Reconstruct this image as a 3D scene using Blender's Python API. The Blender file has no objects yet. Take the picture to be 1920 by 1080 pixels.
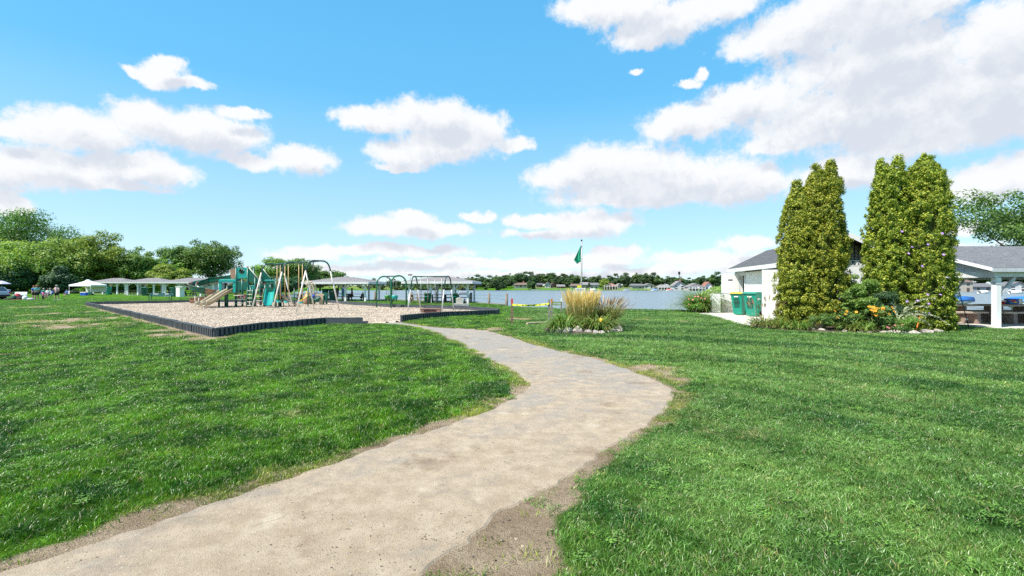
import bpy, bmesh, math, random
import numpy as np
from mathutils import Vector, Matrix, Euler

# ------------------------------------------------------------------ camera, sky, sun, exposure
S = bpy.context.scene
COL = S.collection
F_PX, EYE, HOR = 900.0, 1.6, 537.0          # focal length in photo pixels, eye height, horizon row
cam_data = bpy.data.cameras.new('camera')
cam_data.sensor_width = 36.0
cam_data.lens = F_PX / 1920.0 * 36.0
cam_data.shift_y = -3.0 / 1920.0
cam_data.clip_start = 0.05
cam_data.clip_end = 6000.0
cam = bpy.data.objects.new('camera', cam_data)
cam.location = (0, 0, EYE)
cam.rotation_euler = (math.radians(90), 0, 0)
COL.objects.link(cam)
S.camera = cam

SUN_AZ_VEC = Vector((-0.86, -0.51, 0.0)).normalized()     # horizontal direction towards the sun
SUN_EL = math.radians(55)
sun_dir = Vector((SUN_AZ_VEC.x * math.cos(SUN_EL), SUN_AZ_VEC.y * math.cos(SUN_EL), math.sin(SUN_EL)))
sun_data = bpy.data.lights.new('sun', 'SUN')
sun_data.energy = 4.6
sun_data.angle = math.radians(0.5)
sun_data.color = (1.0, 0.955, 0.88)
sun = bpy.data.objects.new('sun', sun_data)
sun.rotation_euler = sun_dir.to_track_quat('Z', 'Y').to_euler()
sun.location = (-30, -5, 40)
COL.objects.link(sun)

S.view_settings.view_transform = 'Standard'
S.view_settings.look = 'None'
S.view_settings.gamma = 1.0
S.view_settings.exposure = 0.8
S.view_settings.use_curve_mapping = False
S.render.engine = 'CYCLES'
S.cycles.max_bounces = 5
S.cycles.transparent_max_bounces = 8
S.cycles.use_denoising = False      # the fine grass keeps its bite without it

world = bpy.data.worlds.new('World')
S.world = world
world.use_nodes = True


class NT:
    """small helper round a node tree"""
    def __init__(self, tree):
        self.t = tree
        self.n = tree.nodes
        self.l = tree.links

    def node(self, typ, **kw):
        nd = self.n.new(typ)
        for k, v in kw.items():
            setattr(nd, k, v)
        return nd

    def put(self, sock, v):
        if isinstance(v, bpy.types.NodeSocket):
            self.l.new(v, sock)
        else:
            sock.default_value = v

    def math(self, op, a, b=None, c=None, clamp=False):
        nd = self.node('ShaderNodeMath', operation=op)
        nd.use_clamp = clamp
        self.put(nd.inputs[0], a)
        if b is not None:
            self.put(nd.inputs[1], b)
        if c is not None:
            self.put(nd.inputs[2], c)
        return nd.outputs[0]

    def vmath(self, op, a, b=None, c=None):
        nd = self.node('ShaderNodeVectorMath', operation=op)
        self.put(nd.inputs[0], a)
        if b is not None:
            self.put(nd.inputs[1], b)
        if c is not None:
            self.put(nd.inputs[2], c)
        return nd.outputs[1] if op in ('LENGTH', 'DOT_PRODUCT', 'DISTANCE') else nd.outputs[0]

    def ramp(self, x, lo, hi, o0=0.0, o1=1.0, smooth=True):
        nd = self.node('ShaderNodeMapRange')
        nd.interpolation_type = 'SMOOTHSTEP' if smooth else 'LINEAR'
        self.put(nd.inputs['Value'], x)
        nd.inputs['From Min'].default_value = lo
        nd.inputs['From Max'].default_value = hi
        nd.inputs['To Min'].default_value = o0
        nd.inputs['To Max'].default_value = o1
        return nd.outputs[0]

    def mix(self, f, a, b, typ='MIX'):
        nd = self.node('ShaderNodeMix')
        nd.data_type = 'RGBA'
        nd.blend_type = typ
        self.put(nd.inputs[0], f)
        self.put(nd.inputs[6], a)
        self.put(nd.inputs[7], b)
        return nd.outputs[2]

    def noise(self, vec, scale, detail=4.0, rough=0.55, dist=0.0):
        nd = self.node('ShaderNodeTexNoise')
        if vec is not None:
            self.put(nd.inputs['Vector'], vec)
        nd.inputs['Scale'].default_value = scale
        nd.inputs['Detail'].default_value = detail
        nd.inputs['Roughness'].default_value = rough
        nd.inputs['Distortion'].default_value = dist
        return nd.outputs['Fac']

    def comb(self, x, y, z):
        nd = self.node('ShaderNodeCombineXYZ')
        self.put(nd.inputs[0], x)
        self.put(nd.inputs[1], y)
        self.put(nd.inputs[2], z)
        return nd.outputs[0]


def c4(c):
    return (c[0], c[1], c[2], 1.0)


# cumulus clouds by bearing and height: centre x, y, half width, half height as they stand in the photograph's sky
CLOUDS = [
    (310, 142, 55, 27), (262, 134, 36, 13), (352, 154, 44, 13), (325, 120, 28, 18),
    (130, 245, 150, 42), (290, 232, 95, 45), (395, 252, 115, 44), (450, 215, 50, 13), (20, 238, 60, 20),
    (80, 312, 150, 42), (250, 315, 120, 34), (190, 345, 130, 14), (0, 322, 80, 40), (562, 300, 72, 30), (470, 304, 70, 15),
    (10, 384, 52, 24),
    (695, 228, 78, 24), (820, 222, 105, 42), (855, 268, 112, 36), (770, 285, 80, 24), (748, 309, 46, 9), (965, 270, 34, 16), (905, 240, 50, 30),
    (740, 425, 108, 22), (800, 431, 108, 15), (765, 407, 52, 15), (896, 405, 30, 10),
    (1000, 414, 62, 14), (1108, 419, 92, 25), (1050, 436, 112, 10),
    (1160, 315, 135, 45), (1235, 340, 220, 46), (1072, 325, 84, 26), (1385, 350, 105, 36), (1200, 372, 160, 20),
    (1150, 12, 112, 36), (1240, 45, 105, 42), (1330, 12, 95, 32), (1215, 75, 40, 20),
    (1450, 78, 112, 36), (1575, 35, 190, 75), (1640, 115, 200, 70), (1292, 230, 104, 34), (1405, 188, 110, 40),
    (1620, 212, 290, 66), (1800, 190, 200, 100), (1760, 245, 260, 46), (1870, 70, 120, 70), (1460, 270, 85, 17), (1720, 10, 130, 40),
    (1870, 335, 130, 44), (1600, 322, 110, 32), (1825, 426, 44, 18), (1405, 459, 62, 17),
    (725, 472, 200, 12), (575, 481, 80, 11), (905, 496, 260, 12), (640, 507, 160, 9), (1095, 488, 100, 17), (1160, 470, 52, 12),
    (1322, 487, 115, 18), (1230, 507, 120, 10), (1000, 515, 320, 7),
    (1191, 136, 14, 6), (1288, 158, 22, 9), (1309, 140, 15, 12), (1700, 470, 160, 16),
]


def build_world():
    nt = NT(world.node_tree)
    nt.n.clear()
    sky = nt.node('ShaderNodeTexSky')
    sky.sky_type = 'NISHITA'
    sky.sun_disc = False
    sky.sun_elevation = SUN_EL
    sky.sun_rotation = math.atan2(SUN_AZ_VEC.x, SUN_AZ_VEC.y)
    sky.altitude = 0.0
    sky.air_density = 1.0
    sky.dust_density = 0.25
    sky.ozone_density = 2.5
    tc = nt.node('ShaderNodeTexCoord')
    d = nt.vmath('NORMALIZE', tc.outputs['Generated'])
    # field group
    g = bpy.data.node_groups.new('cloud_field', 'ShaderNodeTree')
    g.interface.new_socket('Dir', in_out='INPUT', socket_type='NodeSocketVector')
    g.interface.new_socket('Fac', in_out='OUTPUT', socket_type='NodeSocketFloat')
    gt = NT(g)
    gi = gt.node('NodeGroupInput')
    go = gt.node('NodeGroupOutput')
    sep = gt.node('ShaderNodeSeparateXYZ')
    gt.l.new(gi.outputs[0], sep.inputs[0])
    x, y, z = sep.outputs
    az = gt.math('ARCTAN2', x, y)
    el = gt.math('ARCSINE', z)
    # wobble so that the outlines curl like cumulus
    w1 = gt.node('ShaderNodeTexNoise')
    gt.l.new(gi.outputs[0], w1.inputs['Vector'])
    w1.inputs['Scale'].default_value = 13.0
    w1.inputs['Detail'].default_value = 7.0
    w1.inputs['Roughness'].default_value = 0.6
    wob = gt.vmath('MULTIPLY', gt.vmath('SUBTRACT', w1.outputs['Color'], (0.5, 0.5, 0.5)), (0.075, 0.046, 0.0))
    ae = gt.vmath('ADD', gt.comb(az, el, 0.0), wob)
    cur = None
    for (px, py, rx, ry) in CLOUDS:
        u0 = (px - 960) / F_PX
        a0 = math.atan(u0)
        ra = (math.atan((px + rx - 960) / F_PX) - math.atan((px - rx - 960) / F_PX)) / 2
        cz = math.cos(a0)
        e0 = math.atan((HOR - py) / F_PX * cz)
        re = (math.atan((HOR - py + ry) / F_PX * cz) - math.atan((HOR - py - ry) / F_PX * cz)) / 2
        ra, re = ra * 1.13, re * 1.16
        v = gt.vmath('MULTIPLY_ADD', ae, (1 / ra, 1 / re, 0.0), (-a0 / ra, -e0 / re, 0.0))
        q = gt.vmath('LENGTH', v)
        cur = q if cur is None else gt.math('SMOOTH_MIN', cur, q, 0.30)
    f = gt.math('SUBTRACT', 1.0, cur)
    # the same kind of broken cumulus goes on all round the rest of the sky
    sc = gt.vmath('MULTIPLY', gi.outputs[0], (1.0, 1.0, 2.6))
    n2 = gt.noise(sc, 2.3, 6.0, 0.55)
    n2 = gt.ramp(n2, 0.47, 0.72, -0.6, 1.0, smooth=False)
    fx = gt.math('ABSOLUTE', az)
    out_a = gt.ramp(fx, 0.84, 0.95)
    out_e = gt.ramp(el, 0.52, 0.62)
    outm = gt.math('MAXIMUM', out_a, out_e)
    f2 = gt.math('SUBTRACT', gt.math('MULTIPLY', gt.math('ADD', n2, 1.0), outm), 1.0)
    f = gt.math('MAXIMUM', f, f2)
    n = gt.noise(gi.outputs[0], 24.0, 10.0, 0.70, 0.1)
    f = gt.math('MULTIPLY_ADD', gt.math('SUBTRACT', n, 0.5), 1.25, f)
    gt.l.new(f, go.inputs[0])

    def field(vec):
        nd = nt.node('ShaderNodeGroup')
        nd.node_tree = g
        nt.put(nd.inputs[0], vec)
        return nd.outputs[0]
    f0 = field(d)
    up = nt.vmath('NORMALIZE', nt.vmath('ADD', d, (-0.018, 0.0, 0.034)))
    f1 = field(up)
    dens = nt.ramp(f0, -0.05, 0.40)
    thick = nt.ramp(f1, 0.12, 0.72)
    # sky colour as the photograph shows it: light clear cyan blue, paler low down
    hs = nt.node('ShaderNodeHueSaturation')
    hs.inputs['Hue'].default_value = 0.478
    hs.inputs['Saturation'].default_value = 1.12
    nt.l.new(sky.outputs[0], hs.inputs['Color'])
    blue = nt.mix(1.0, hs.outputs[0], (0.72, 0.92, 1.08, 1), 'MULTIPLY')
    sepd = nt.node('ShaderNodeSeparateXYZ')
    nt.l.new(d, sepd.inputs[0])
    grad = nt.mix(nt.ramp(sepd.outputs[2], 0.0, 0.36, smooth=False), (3.25, 4.05, 4.42, 1), (0.80, 2.75, 4.4, 1))
    grad = nt.mix(nt.ramp(sepd.outputs[2], 0.30, 0.75, smooth=False), grad, (0.42, 2.15, 4.3, 1))
    blue = nt.mix(0.75, blue, grad)
    lit = (4.36, 4.42, 4.48, 1)
    shd = (3.22, 3.40, 3.76, 1)
    ccol = nt.mix(thick, lit, shd)
    n3 = nt.noise(d, 11.0, 7.0, 0.62)
    ccol = nt.mix(nt.ramp(n3, 0.46, 0.66, 0.0, 0.55), ccol, lit)
    col = nt.mix(nt.math('MULTIPLY', dens, 0.98), blue, ccol)
    # pale day moon
    u0, v0 = (351 - 960) / F_PX, (HOR - 341) / F_PX
    md = Vector((u0, 1.0, v0)).normalized()
    dist = nt.vmath('DISTANCE', d, tuple(md))
    disc = nt.ramp(dist, 0.0055, 0.0064, 1.0, 0.0)
    sh = Vector((u0 + 0.0075, 1.0, v0 - 0.0055)).normalized()
    dist2 = nt.vmath('DISTANCE', d, tuple(sh))
    disc = nt.math('MULTIPLY', disc, nt.ramp(dist2, 0.0050, 0.0085, 0.0, 1.0))
    col = nt.mix(nt.math('MULTIPLY', disc, 0.75), col, (4.2, 4.3, 4.4, 1))
    bg = nt.node('ShaderNodeBackground')
    nt.l.new(col, bg.inputs[0])
    bg.inputs[1].default_value = 0.13
    out = nt.node('ShaderNodeOutputWorld')
    nt.l.new(bg.outputs[0], out.inputs[0])


build_world()
world.cycles.sampling_method = 'MANUAL'
world.cycles.sample_map_resolution = 512

# ------------------------------------------------------------------ helpers
R = math.radians
rng = np.random.default_rng(7)
random.seed(7)


def G(px, py):
    """photo pixel of a point on level ground -> its place on the ground"""
    d = EYE * F_PX / (py - HOR)
    return ((px - 960) / F_PX * d, d)


def GX(px, d):
    return (px - 960) / F_PX * d


def ZZ(py, d):
    return EYE + (HOR - py) / F_PX * d


def tag(o, label=None, cat=None, group=None, kind=None):
    if label:
        o['label'] = label
    if cat:
        o['category'] = cat
    if group:
        o['group'] = group
    if kind:
        o['kind'] = kind
    return o


def link(o, parent=None):
    COL.objects.link(o)
    if parent is not None:
        o.parent = parent
    return o


def empty(name, loc=(0, 0, 0), rz=0.0, label=None, cat=None, group=None):
    o = bpy.data.objects.new(name, None)
    o.empty_display_size = 0.2
    o.location = loc
    o.rotation_euler = (0, 0, rz)
    link(o)
    tag(o, label, cat, group)
    return o


def copy_tree(o, parent=None, loc=None, rz=None, scale=None, label=None, group=None):
    c = o.copy()
    COL.objects.link(c)
    c.parent = parent
    if loc is not None:
        c.location = loc
    if rz is not None:
        c.rotation_euler = (0, 0, rz)
    if scale is not None:
        c.scale = scale if hasattr(scale, '__len__') else (scale,) * 3
    if label:
        c['label'] = label
    if group:
        c['group'] = group
    for ch in list(o.children):
        copy_tree(ch, c)
    return c


class MB:
    """collects shapes, builds one mesh object"""
    def __init__(self):
        self.v = []
        self.f = []
        self.m = []
        self.cm = 0

    def add(self, verts, faces):
        b = len(self.v)
        self.v.extend([tuple(p) for p in verts])
        for f in faces:
            self.f.append([b + i for i in f])
            self.m.append(self.cm)
        return self

    def box(self, c, s, rz=0.0, rx=0.0, ry=0.0):
        M = Matrix.Translation(c) @ Euler((rx, ry, rz)).to_matrix().to_4x4()
        x, y, z = s[0] / 2, s[1] / 2, s[2] / 2
        P = [M @ Vector(p) for p in ((-x, -y, -z), (x, -y, -z), (x, y, -z), (-x, y, -z), (-x, -y, z), (x, -y, z), (x, y, z), (-x, y, z))]
        return self.add(P, [(0, 3, 2, 1), (4, 5, 6, 7), (0, 1, 5, 4), (1, 2, 6, 5), (2, 3, 7, 6), (3, 0, 4, 7)])

    def span(self, x0, x1, y0, y1, z0, z1):
        return self.box(((x0 + x1) / 2, (y0 + y1) / 2, (z0 + z1) / 2), (abs(x1 - x0), abs(y1 - y0), abs(z1 - z0)))

    def bar(self, p0, p1, w, h=None, up=(0, 0, 1)):
        h = w if h is None else h
        p0, p1 = Vector(p0), Vector(p1)
        d = (p1 - p0).normalized()
        u = Vector(up)
        if abs(d.dot(u)) > 0.98:
            u = Vector((0, 1, 0))
        s = d.cross(u).normalized()
        t = s.cross(d).normalized()
        P = []
        for p in (p0, p1):
            for a, b in ((-1, -1), (1, -1), (1, 1), (-1, 1)):
                P.append(p + s * (a * w / 2) + t * (b * h / 2))
        return self.add(P, [(0, 3, 2, 1), (4, 5, 6, 7), (0, 1, 5, 4), (1, 2, 6, 5), (2, 3, 7, 6), (3, 0, 4, 7)])

    def tube(self, pts, r, seg=8, cap=True):
        pts = [Vector(p) for p in pts]
        n = len(pts)
        rr = r if hasattr(r, '__len__') else [r] * n
        tang = []
        for i in range(n):
            a = pts[max(0, i - 1)]
            b = pts[min(n - 1, i + 1)]
            tang.append((b - a).normalized())
        ref = Vector((0, 0, 1)) if abs(tang[0].z) < 0.9 else Vector((1, 0, 0))
        s = tang[0].cross(ref).normalized()
        V = []
        for i in range(n):
            s = (s - tang[i] * s.dot(tang[i])).normalized()
            t = tang[i].cross(s)
            for k in range(seg):
                a = 2 * math.pi * k / seg
                V.append(pts[i] + (s * math.cos(a) + t * math.sin(a)) * rr[i])
        Fc = []
        for i in range(n - 1):
            for k in range(seg):
                k2 = (k + 1) % seg
                Fc.append((i * seg + k, i * seg + k2, (i + 1) * seg + k2, (i + 1) * seg + k))
        if cap:
            Fc.append(tuple(range(seg - 1, -1, -1)))
            Fc.append(tuple((n - 1) * seg + k for k in range(seg)))
        return self.add(V, Fc)

    def lathe(self, prof, c=(0, 0, 0), seg=16, sx=1.0, sy=1.0):
        V = []
        for (r, z) in prof:
            for k in range(seg):
                a = 2 * math.pi * k / seg
                V.append((c[0] + r * math.cos(a) * sx, c[1] + r * math.sin(a) * sy, c[2] + z))
        Fc = []
        for i in range(len(prof) - 1):
            for k in range(seg):
                k2 = (k + 1) % seg
                Fc.append((i * seg + k, i * seg + k2, (i + 1) * seg + k2, (i + 1) * seg + k))
        Fc.append(tuple(range(seg - 1, -1, -1)))
        Fc.append(tuple((len(prof) - 1) * seg + k for k in range(seg)))
        return self.add(V, Fc)

    def prism(self, poly, axis, a, b):
        """polygon of 2D points extruded along axis 'x','y' or 'z' from a to b"""
        def P(p, t):
            return {'x': (t, p[0], p[1]), 'y': (p[0], t, p[1]), 'z': (p[0], p[1], t)}[axis]
        n = len(poly)
        V = [P(p, a) for p in poly] + [P(p, b) for p in poly]
        Fc = [tuple(range(n - 1, -1, -1)), tuple(range(n, 2 * n))]
        for i in range(n):
            j = (i + 1) % n
            Fc.append((i, j, n + j, n + i))
        return self.add(V, Fc)

    def sheet(self, rows, thick=0.0):
        """rows of points -> surface; with thickness it is closed below along the normal-ish z"""
        nr, nc = len(rows), len(rows[0])
        V = [p for r_ in rows for p in r_]
        Fc = []
        for i in range(nr - 1):
            for j in range(nc - 1):
                Fc.append((i * nc + j, i * nc + j + 1, (i + 1) * nc + j + 1, (i + 1) * nc + j))
        return self.add(V, Fc)

    def mesh(self, name, mats, smooth=False):
        me = bpy.data.meshes.new(name)
        me.from_pydata([tuple(p) for p in self.v], [], self.f)
        for m in (mats if isinstance(mats, (list, tuple)) else [mats]):
            me.materials.append(m)
        me.polygons.foreach_set('material_index', self.m)
        if smooth:
            me.polygons.foreach_set('use_smooth', [True] * len(me.polygons))
        bm = bmesh.new()
        bm.from_mesh(me)
        bmesh.ops.recalc_face_normals(bm, faces=bm.faces)
        bm.to_mesh(me)
        bm.free()
        me.update()
        return me

    def build(self, name, mats, parent=None, smooth=False, bevel=0.0, solid=0.0):
        o = bpy.data.objects.new(name, self.mesh(name, mats, smooth))
        link(o, parent)
        if solid:
            md = o.modifiers.new('solid', 'SOLIDIFY')
            md.thickness = solid
            md.offset = 0
        if bevel:
            md = o.modifiers.new('bevel', 'BEVEL')
            md.width = bevel
            md.segments = 1
            md.limit_method = 'ANGLE'
        return o


def np_mesh(name, verts, faces, mats, smooth=False, mat_idx=None):
    """fast mesh from numpy arrays, faces (n,3) or (n,4)"""
    me = bpy.data.meshes.new(name)
    nf, k = faces.shape
    me.vertices.add(len(verts))
    me.vertices.foreach_set('co', np.ascontiguousarray(verts, dtype=np.float32).ravel())
    me.loops.add(nf * k)
    me.loops.foreach_set('vertex_index', np.ascontiguousarray(faces, dtype=np.int32).ravel())
    me.polygons.add(nf)
    me.polygons.foreach_set('loop_start', np.arange(0, nf * k, k, dtype=np.int32))
    me.polygons.foreach_set('loop_total', np.full(nf, k, dtype=np.int32))
    for m in (mats if isinstance(mats, (list, tuple)) else [mats]):
        me.materials.append(m)
    if mat_idx is not None:
        me.polygons.foreach_set('material_index', np.ascontiguousarray(mat_idx, dtype=np.int32))
    if smooth:
        me.polygons.foreach_set('use_smooth', np.ones(nf, dtype=bool))
    me.update(calc_edges=True)
    me.validate()
    return me


# ------------------------------------------------------------------ materials
MATS = {}


def mat(name, col, rough=0.6, var=0.12, scale=6.0, bump=0.0, bscale=40.0, metal=0.0, spec=0.5, col2=None, obj=False):
    """procedural surface: base colour with two scales of noise variation, rough relief"""
    if name in MATS:
        return MATS[name]
    m = bpy.data.materials.new(name)
    m.use_nodes = True
    nt = NT(m.node_tree)
    b = nt.n['Principled BSDF']
    tc = nt.node('ShaderNodeTexCoord')
    vec = tc.outputs['Object'] if not obj else nt.node('ShaderNodeNewGeometry').outputs['Position']
    n1 = nt.noise(vec, scale, 5.0, 0.6)
    n2 = nt.noise(vec, scale * 7.3, 3.0, 0.6)
    f = nt.math('ADD', nt.math('MULTIPLY', n1, 0.65), nt.math('MULTIPLY', n2, 0.35))
    lo = tuple(max(0.0, x * (1 - var * 1.6)) for x in col)
    hi = tuple(min(1.0, x * (1 + var * 1.2)) for x in (col2 or col))
    c = nt.mix(nt.ramp(f, 0.3, 0.7), c4(lo), c4(hi))
    nt.l.new(c, b.inputs['Base Color'])
    nt.put(b.inputs['Roughness'], nt.ramp(n2, 0.2, 0.8, max(0.03, rough - 0.08), min(1.0, rough + 0.08)))
    b.inputs['Metallic'].default_value = metal
    b.inputs['Specular IOR Level'].default_value = spec
    if bump:
        bp = nt.node('ShaderNodeBump')
        bp.inputs['Strength'].default_value = 1.0
        bp.inputs['Distance'].default_value = bump
        nt.l.new(nt.noise(vec, bscale, 5.0, 0.6), bp.inputs['Height'])
        nt.l.new(bp.outputs[0], b.inputs['Normal'])
    MATS[name] = m
    return m


def leaf_mat(name, c_lo, c_hi, c_alt=None, alt=0.0, trans=0.38, rough=0.5, nscale=0.5, ovar=0.30):
    """leaves: colour varied by place and by leaf, some light passing through"""
    if name in MATS:
        return MATS[name]
    m = bpy.data.materials.new(name)
    m.use_nodes = True
    nt = NT(m.node_tree)
    b = nt.n['Principled BSDF']
    out = nt.n['Material Output']
    geo = nt.node('ShaderNodeNewGeometry')
    oi = nt.node('ShaderNodeObjectInfo')
    n1 = nt.noise(geo.outputs['Position'], nscale, 3.0, 0.6)
    f = nt.math('ADD', nt.math('MULTIPLY', n1, 0.55), nt.math('MULTIPLY', geo.outputs['Random Per Island'], 0.45))
    c = nt.mix(nt.ramp(f, 0.28, 0.72), c4(c_lo), c4(c_hi))
    if c_alt is not None:
        r2 = nt.math('FRACT', nt.math('MULTIPLY', geo.outputs['Random Per Island'], 17.31))
        c = nt.mix(nt.math('LESS_THAN', r2, alt), c, c4(c_alt))
    hs = nt.node('ShaderNodeHueSaturation')
    nt.put(hs.inputs['Hue'], nt.math('MULTIPLY_ADD', oi.outputs['Random'], 0.024, 0.488))
    nt.put(hs.inputs['Value'], nt.math('MULTIPLY_ADD', oi.outputs['Random'], ovar, 1.0 - ovar / 2))
    nt.l.new(c, hs.inputs['Color'])
    nt.l.new(hs.outputs[0], b.inputs['Base Color'])
    b.inputs['Roughness'].default_value = rough
    b.inputs['Specular IOR Level'].default_value = 0.35
    tr = nt.node('ShaderNodeBsdfTranslucent')
    t2 = nt.mix(1.0, hs.outputs[0], (1.25, 1.35, 0.55, 1), 'MULTIPLY')
    nt.l.new(t2, tr.inputs[0])
    mx = nt.node('ShaderNodeMixShader')
    mx.inputs[0].default_value = trans
    nt.l.new(b.outputs[0], mx.inputs[1])
    nt.l.new(tr.outputs[0], mx.inputs[2])
    nt.l.new(mx.outputs[0], out.inputs[0])
    MATS[name] = m
    return m
# ------------------------------------------------------------------ ground plan
def poly_sd(px, py, poly):
    """signed distance to a polygon, negative inside (numpy)"""
    P = np.asarray(poly, dtype=float)
    d2 = np.full(px.shape, 1e18)
    inside = np.zeros(px.shape, dtype=bool)
    n = len(P)
    for i in range(n):
        ax, ay = P[i]
        bx, by = P[(i + 1) % n]
        ex, ey = bx - ax, by - ay
        wx, wy = px - ax, py - ay
        t = np.clip((wx * ex + wy * ey) / (ex * ex + ey * ey + 1e-12), 0, 1)
        d2 = np.minimum(d2, (wx - ex * t) ** 2 + (wy - ey * t) ** 2)
        cond = (ay > py) != (by > py)
        xi = ax + (py - ay) / (by - ay if by != ay else 1e-12) * ex
        inside ^= cond & (px < xi)
    d = np.sqrt(d2)
    return np.where(inside, -d, d)


_tab = rng.random((256, 256))


def vnoise(x, y, s):
    x = np.asarray(x, dtype=float) * s
    y = np.asarray(y, dtype=float) * s
    xi, yi = np.floor(x).astype(int), np.floor(y).astype(int)
    fx, fy = x - xi, y - yi
    fx, fy = fx * fx * (3 - 2 * fx), fy * fy * (3 - 2 * fy)
    a = _tab[xi & 255, yi & 255]
    b = _tab[(xi + 1) & 255, yi & 255]
    c = _tab[xi & 255, (yi + 1) & 255]
    d = _tab[(xi + 1) & 255, (yi + 1) & 255]
    return (a * (1 - fx) + b * fx) * (1 - fy) + (c * (1 - fx) + d * fx) * fy


def fbm(x, y, s, o=4):
    v, a, t = 0.0, 1.0, 0.0
    for k in range(o):
        v = v + a * vnoise(x + 17.3 * k, y + 9.1 * k, s)
        t += a
        a *= 0.5
        s *= 2.1
    return v / t


def sstep(a, b, x):
    t = np.clip((x - a) / (b - a), 0, 1)
    return t * t * (3 - 2 * t)


PATH_L = [(-6.5, -2.2), (-4.3, 0.8)] + [G(*p) for p in ((0, 1078), (185, 1017), (333, 965), (463, 924), (556, 891), (700, 843), (757, 821), (842, 798), (912, 770.5), (960, 748), (984, 731), (986, 720), (974, 710), (951, 693), (912, 671), (858, 642), (811, 622), (760, 611), (704, 607))]
PATH_R = [G(*p) for p in ((740, 604), (757, 605.6), (815, 614), (908, 619.5), (951, 630.5), (1029, 654), (1107, 671), (1184, 695), (1247, 722), (1266, 739), (1262, 759), (1235, 786), (1192, 813), (1142, 844.5), (1079, 887), (1029, 918), (982, 947), (928, 973), (900, 1006), (803, 1078))] + [(-1.7, 0.9), (-3.6, -2.6)]


def smooth_line(pts, n=4):
    """Catmull-Rom"""
    P = [np.array(p, float) for p in pts]
    out = []
    for i in range(len(P) - 1):
        p0, p1, p2, p3 = P[max(0, i - 1)], P[i], P[i + 1], P[min(len(P) - 1, i + 2)]
        for k in range(n):
            t = k / n
            out.append(tuple(0.5 * ((2 * p1) + (-p0 + p2) * t + (2 * p0 - 5 * p1 + 4 * p2 - p3) * t * t + (-p0 + 3 * p1 - 3 * p2 + p3) * t ** 3)))
    out.append(tuple(P[-1]))
    return out


PL = smooth_line(PATH_L)
PR = smooth_line(PATH_R)
PATH = PL + PR
MULCH = [(-35.5, 40.0), G(402, 634), (-8.93, 17.35), (-7.67, 19.7), (-6.2, 19.8), (-4.95, 21.4), (-4.3, 23.2), (-3.3, 24.7), (-1.9, 25.7), (-0.95, 26.4), (-0.75, 27.6), (-1.4, 29.3), (-3.0, 31.6), (-4.9, 33.0), (-7.3, 33.8), (-9.8, 36.0), (-14.2, 41.0), (-17.0, 45.0), (-24.0, 46.5), (-30.5, 45.5)]
LAKE = [(700, -40), (250, 12), (60, 30), (36, 31.5), (20, 33.2), (11.5, 33.4), (8.4, 34.2), (1.6, 36.0), (-0.2, 39.0), (-0.4, 41.2), (-4.8, 48.0), (-16.0, 57.0), (-30, 68), (-48, 100), (-90, 200), (-122, 288), (-60, 322), (0, 303), (60, 292), (100, 286), (135, 262), (200, 240), (330, 205), (480, 160), (760, 60)]
WATER_Z = -0.9
DIRT_POLY = [G(*p) for p in ((1150, 846), (1142, 844), (1029, 918), (928, 973), (803, 1078), (700, 1200), (1010, 1200), (1062, 1085), (1048, 1055), (1015, 1018), (1040, 985), (1083, 945), (1083, 905), (1136, 880))]


def ell(px, py, rx, ry):
    """ellipse on the ground from its photo outline"""
    x, y = G(px, py)
    x1 = G(px + rx, py)[0] - x
    y1 = (G(px, py - ry)[1] - G(px, py + ry)[1]) / 2
    return (x, y, abs(x1), abs(y1))


BARE = [ell(1238, 703, 44, 12), ell(1205, 692, 22, 6), ell(1272, 716, 24, 8), ell(110, 604, 62, 7), ell(150, 612, 70, 6), ell(90, 590, 30, 4), ell(60, 577, 36, 4),
        ell(130, 618, 44, 4), ell(345, 629, 55, 8), ell(385, 636, 36, 6), ell(300, 622, 40, 4), ell(5, 690, 22, 5), ell(12, 668, 16, 3),
        ell(975, 599.5, 26, 2.2), ell(1218, 602, 24, 1.8), ell(1280, 604, 16, 1.8), ell(922, 619.5, 16, 3), ell(166, 586, 16, 4), ell(190, 600, 16, 4), ell(215, 616, 15, 4), ell(232, 628, 12, 3),
        ell(945, 752, 34, 13), ell(905, 772, 26, 8), ell(1040, 591, 30, 1.6)]
DRY = [ell(275, 728, 40, 14), ell(120, 640, 60, 8), ell(10, 720, 50, 20), ell(480, 760, 60, 12), ell(30, 610, 60, 8), ell(60, 655, 60, 9), ell(1330, 780, 60, 25), ell(1660, 735, 90, 16), ell(1370, 1060, 40, 20)]
BORDER_STRIP = [(-35.5, 40.0), G(402, 634)]


def seg_d(x, y, a, b):
    ex, ey = b[0] - a[0], b[1] - a[1]
    t = np.clip(((x - a[0]) * ex + (y - a[1]) * ey) / (ex * ex + ey * ey), 0, 1)
    return np.hypot(x - a[0] - ex * t, y - a[1] - ey * t)


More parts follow.
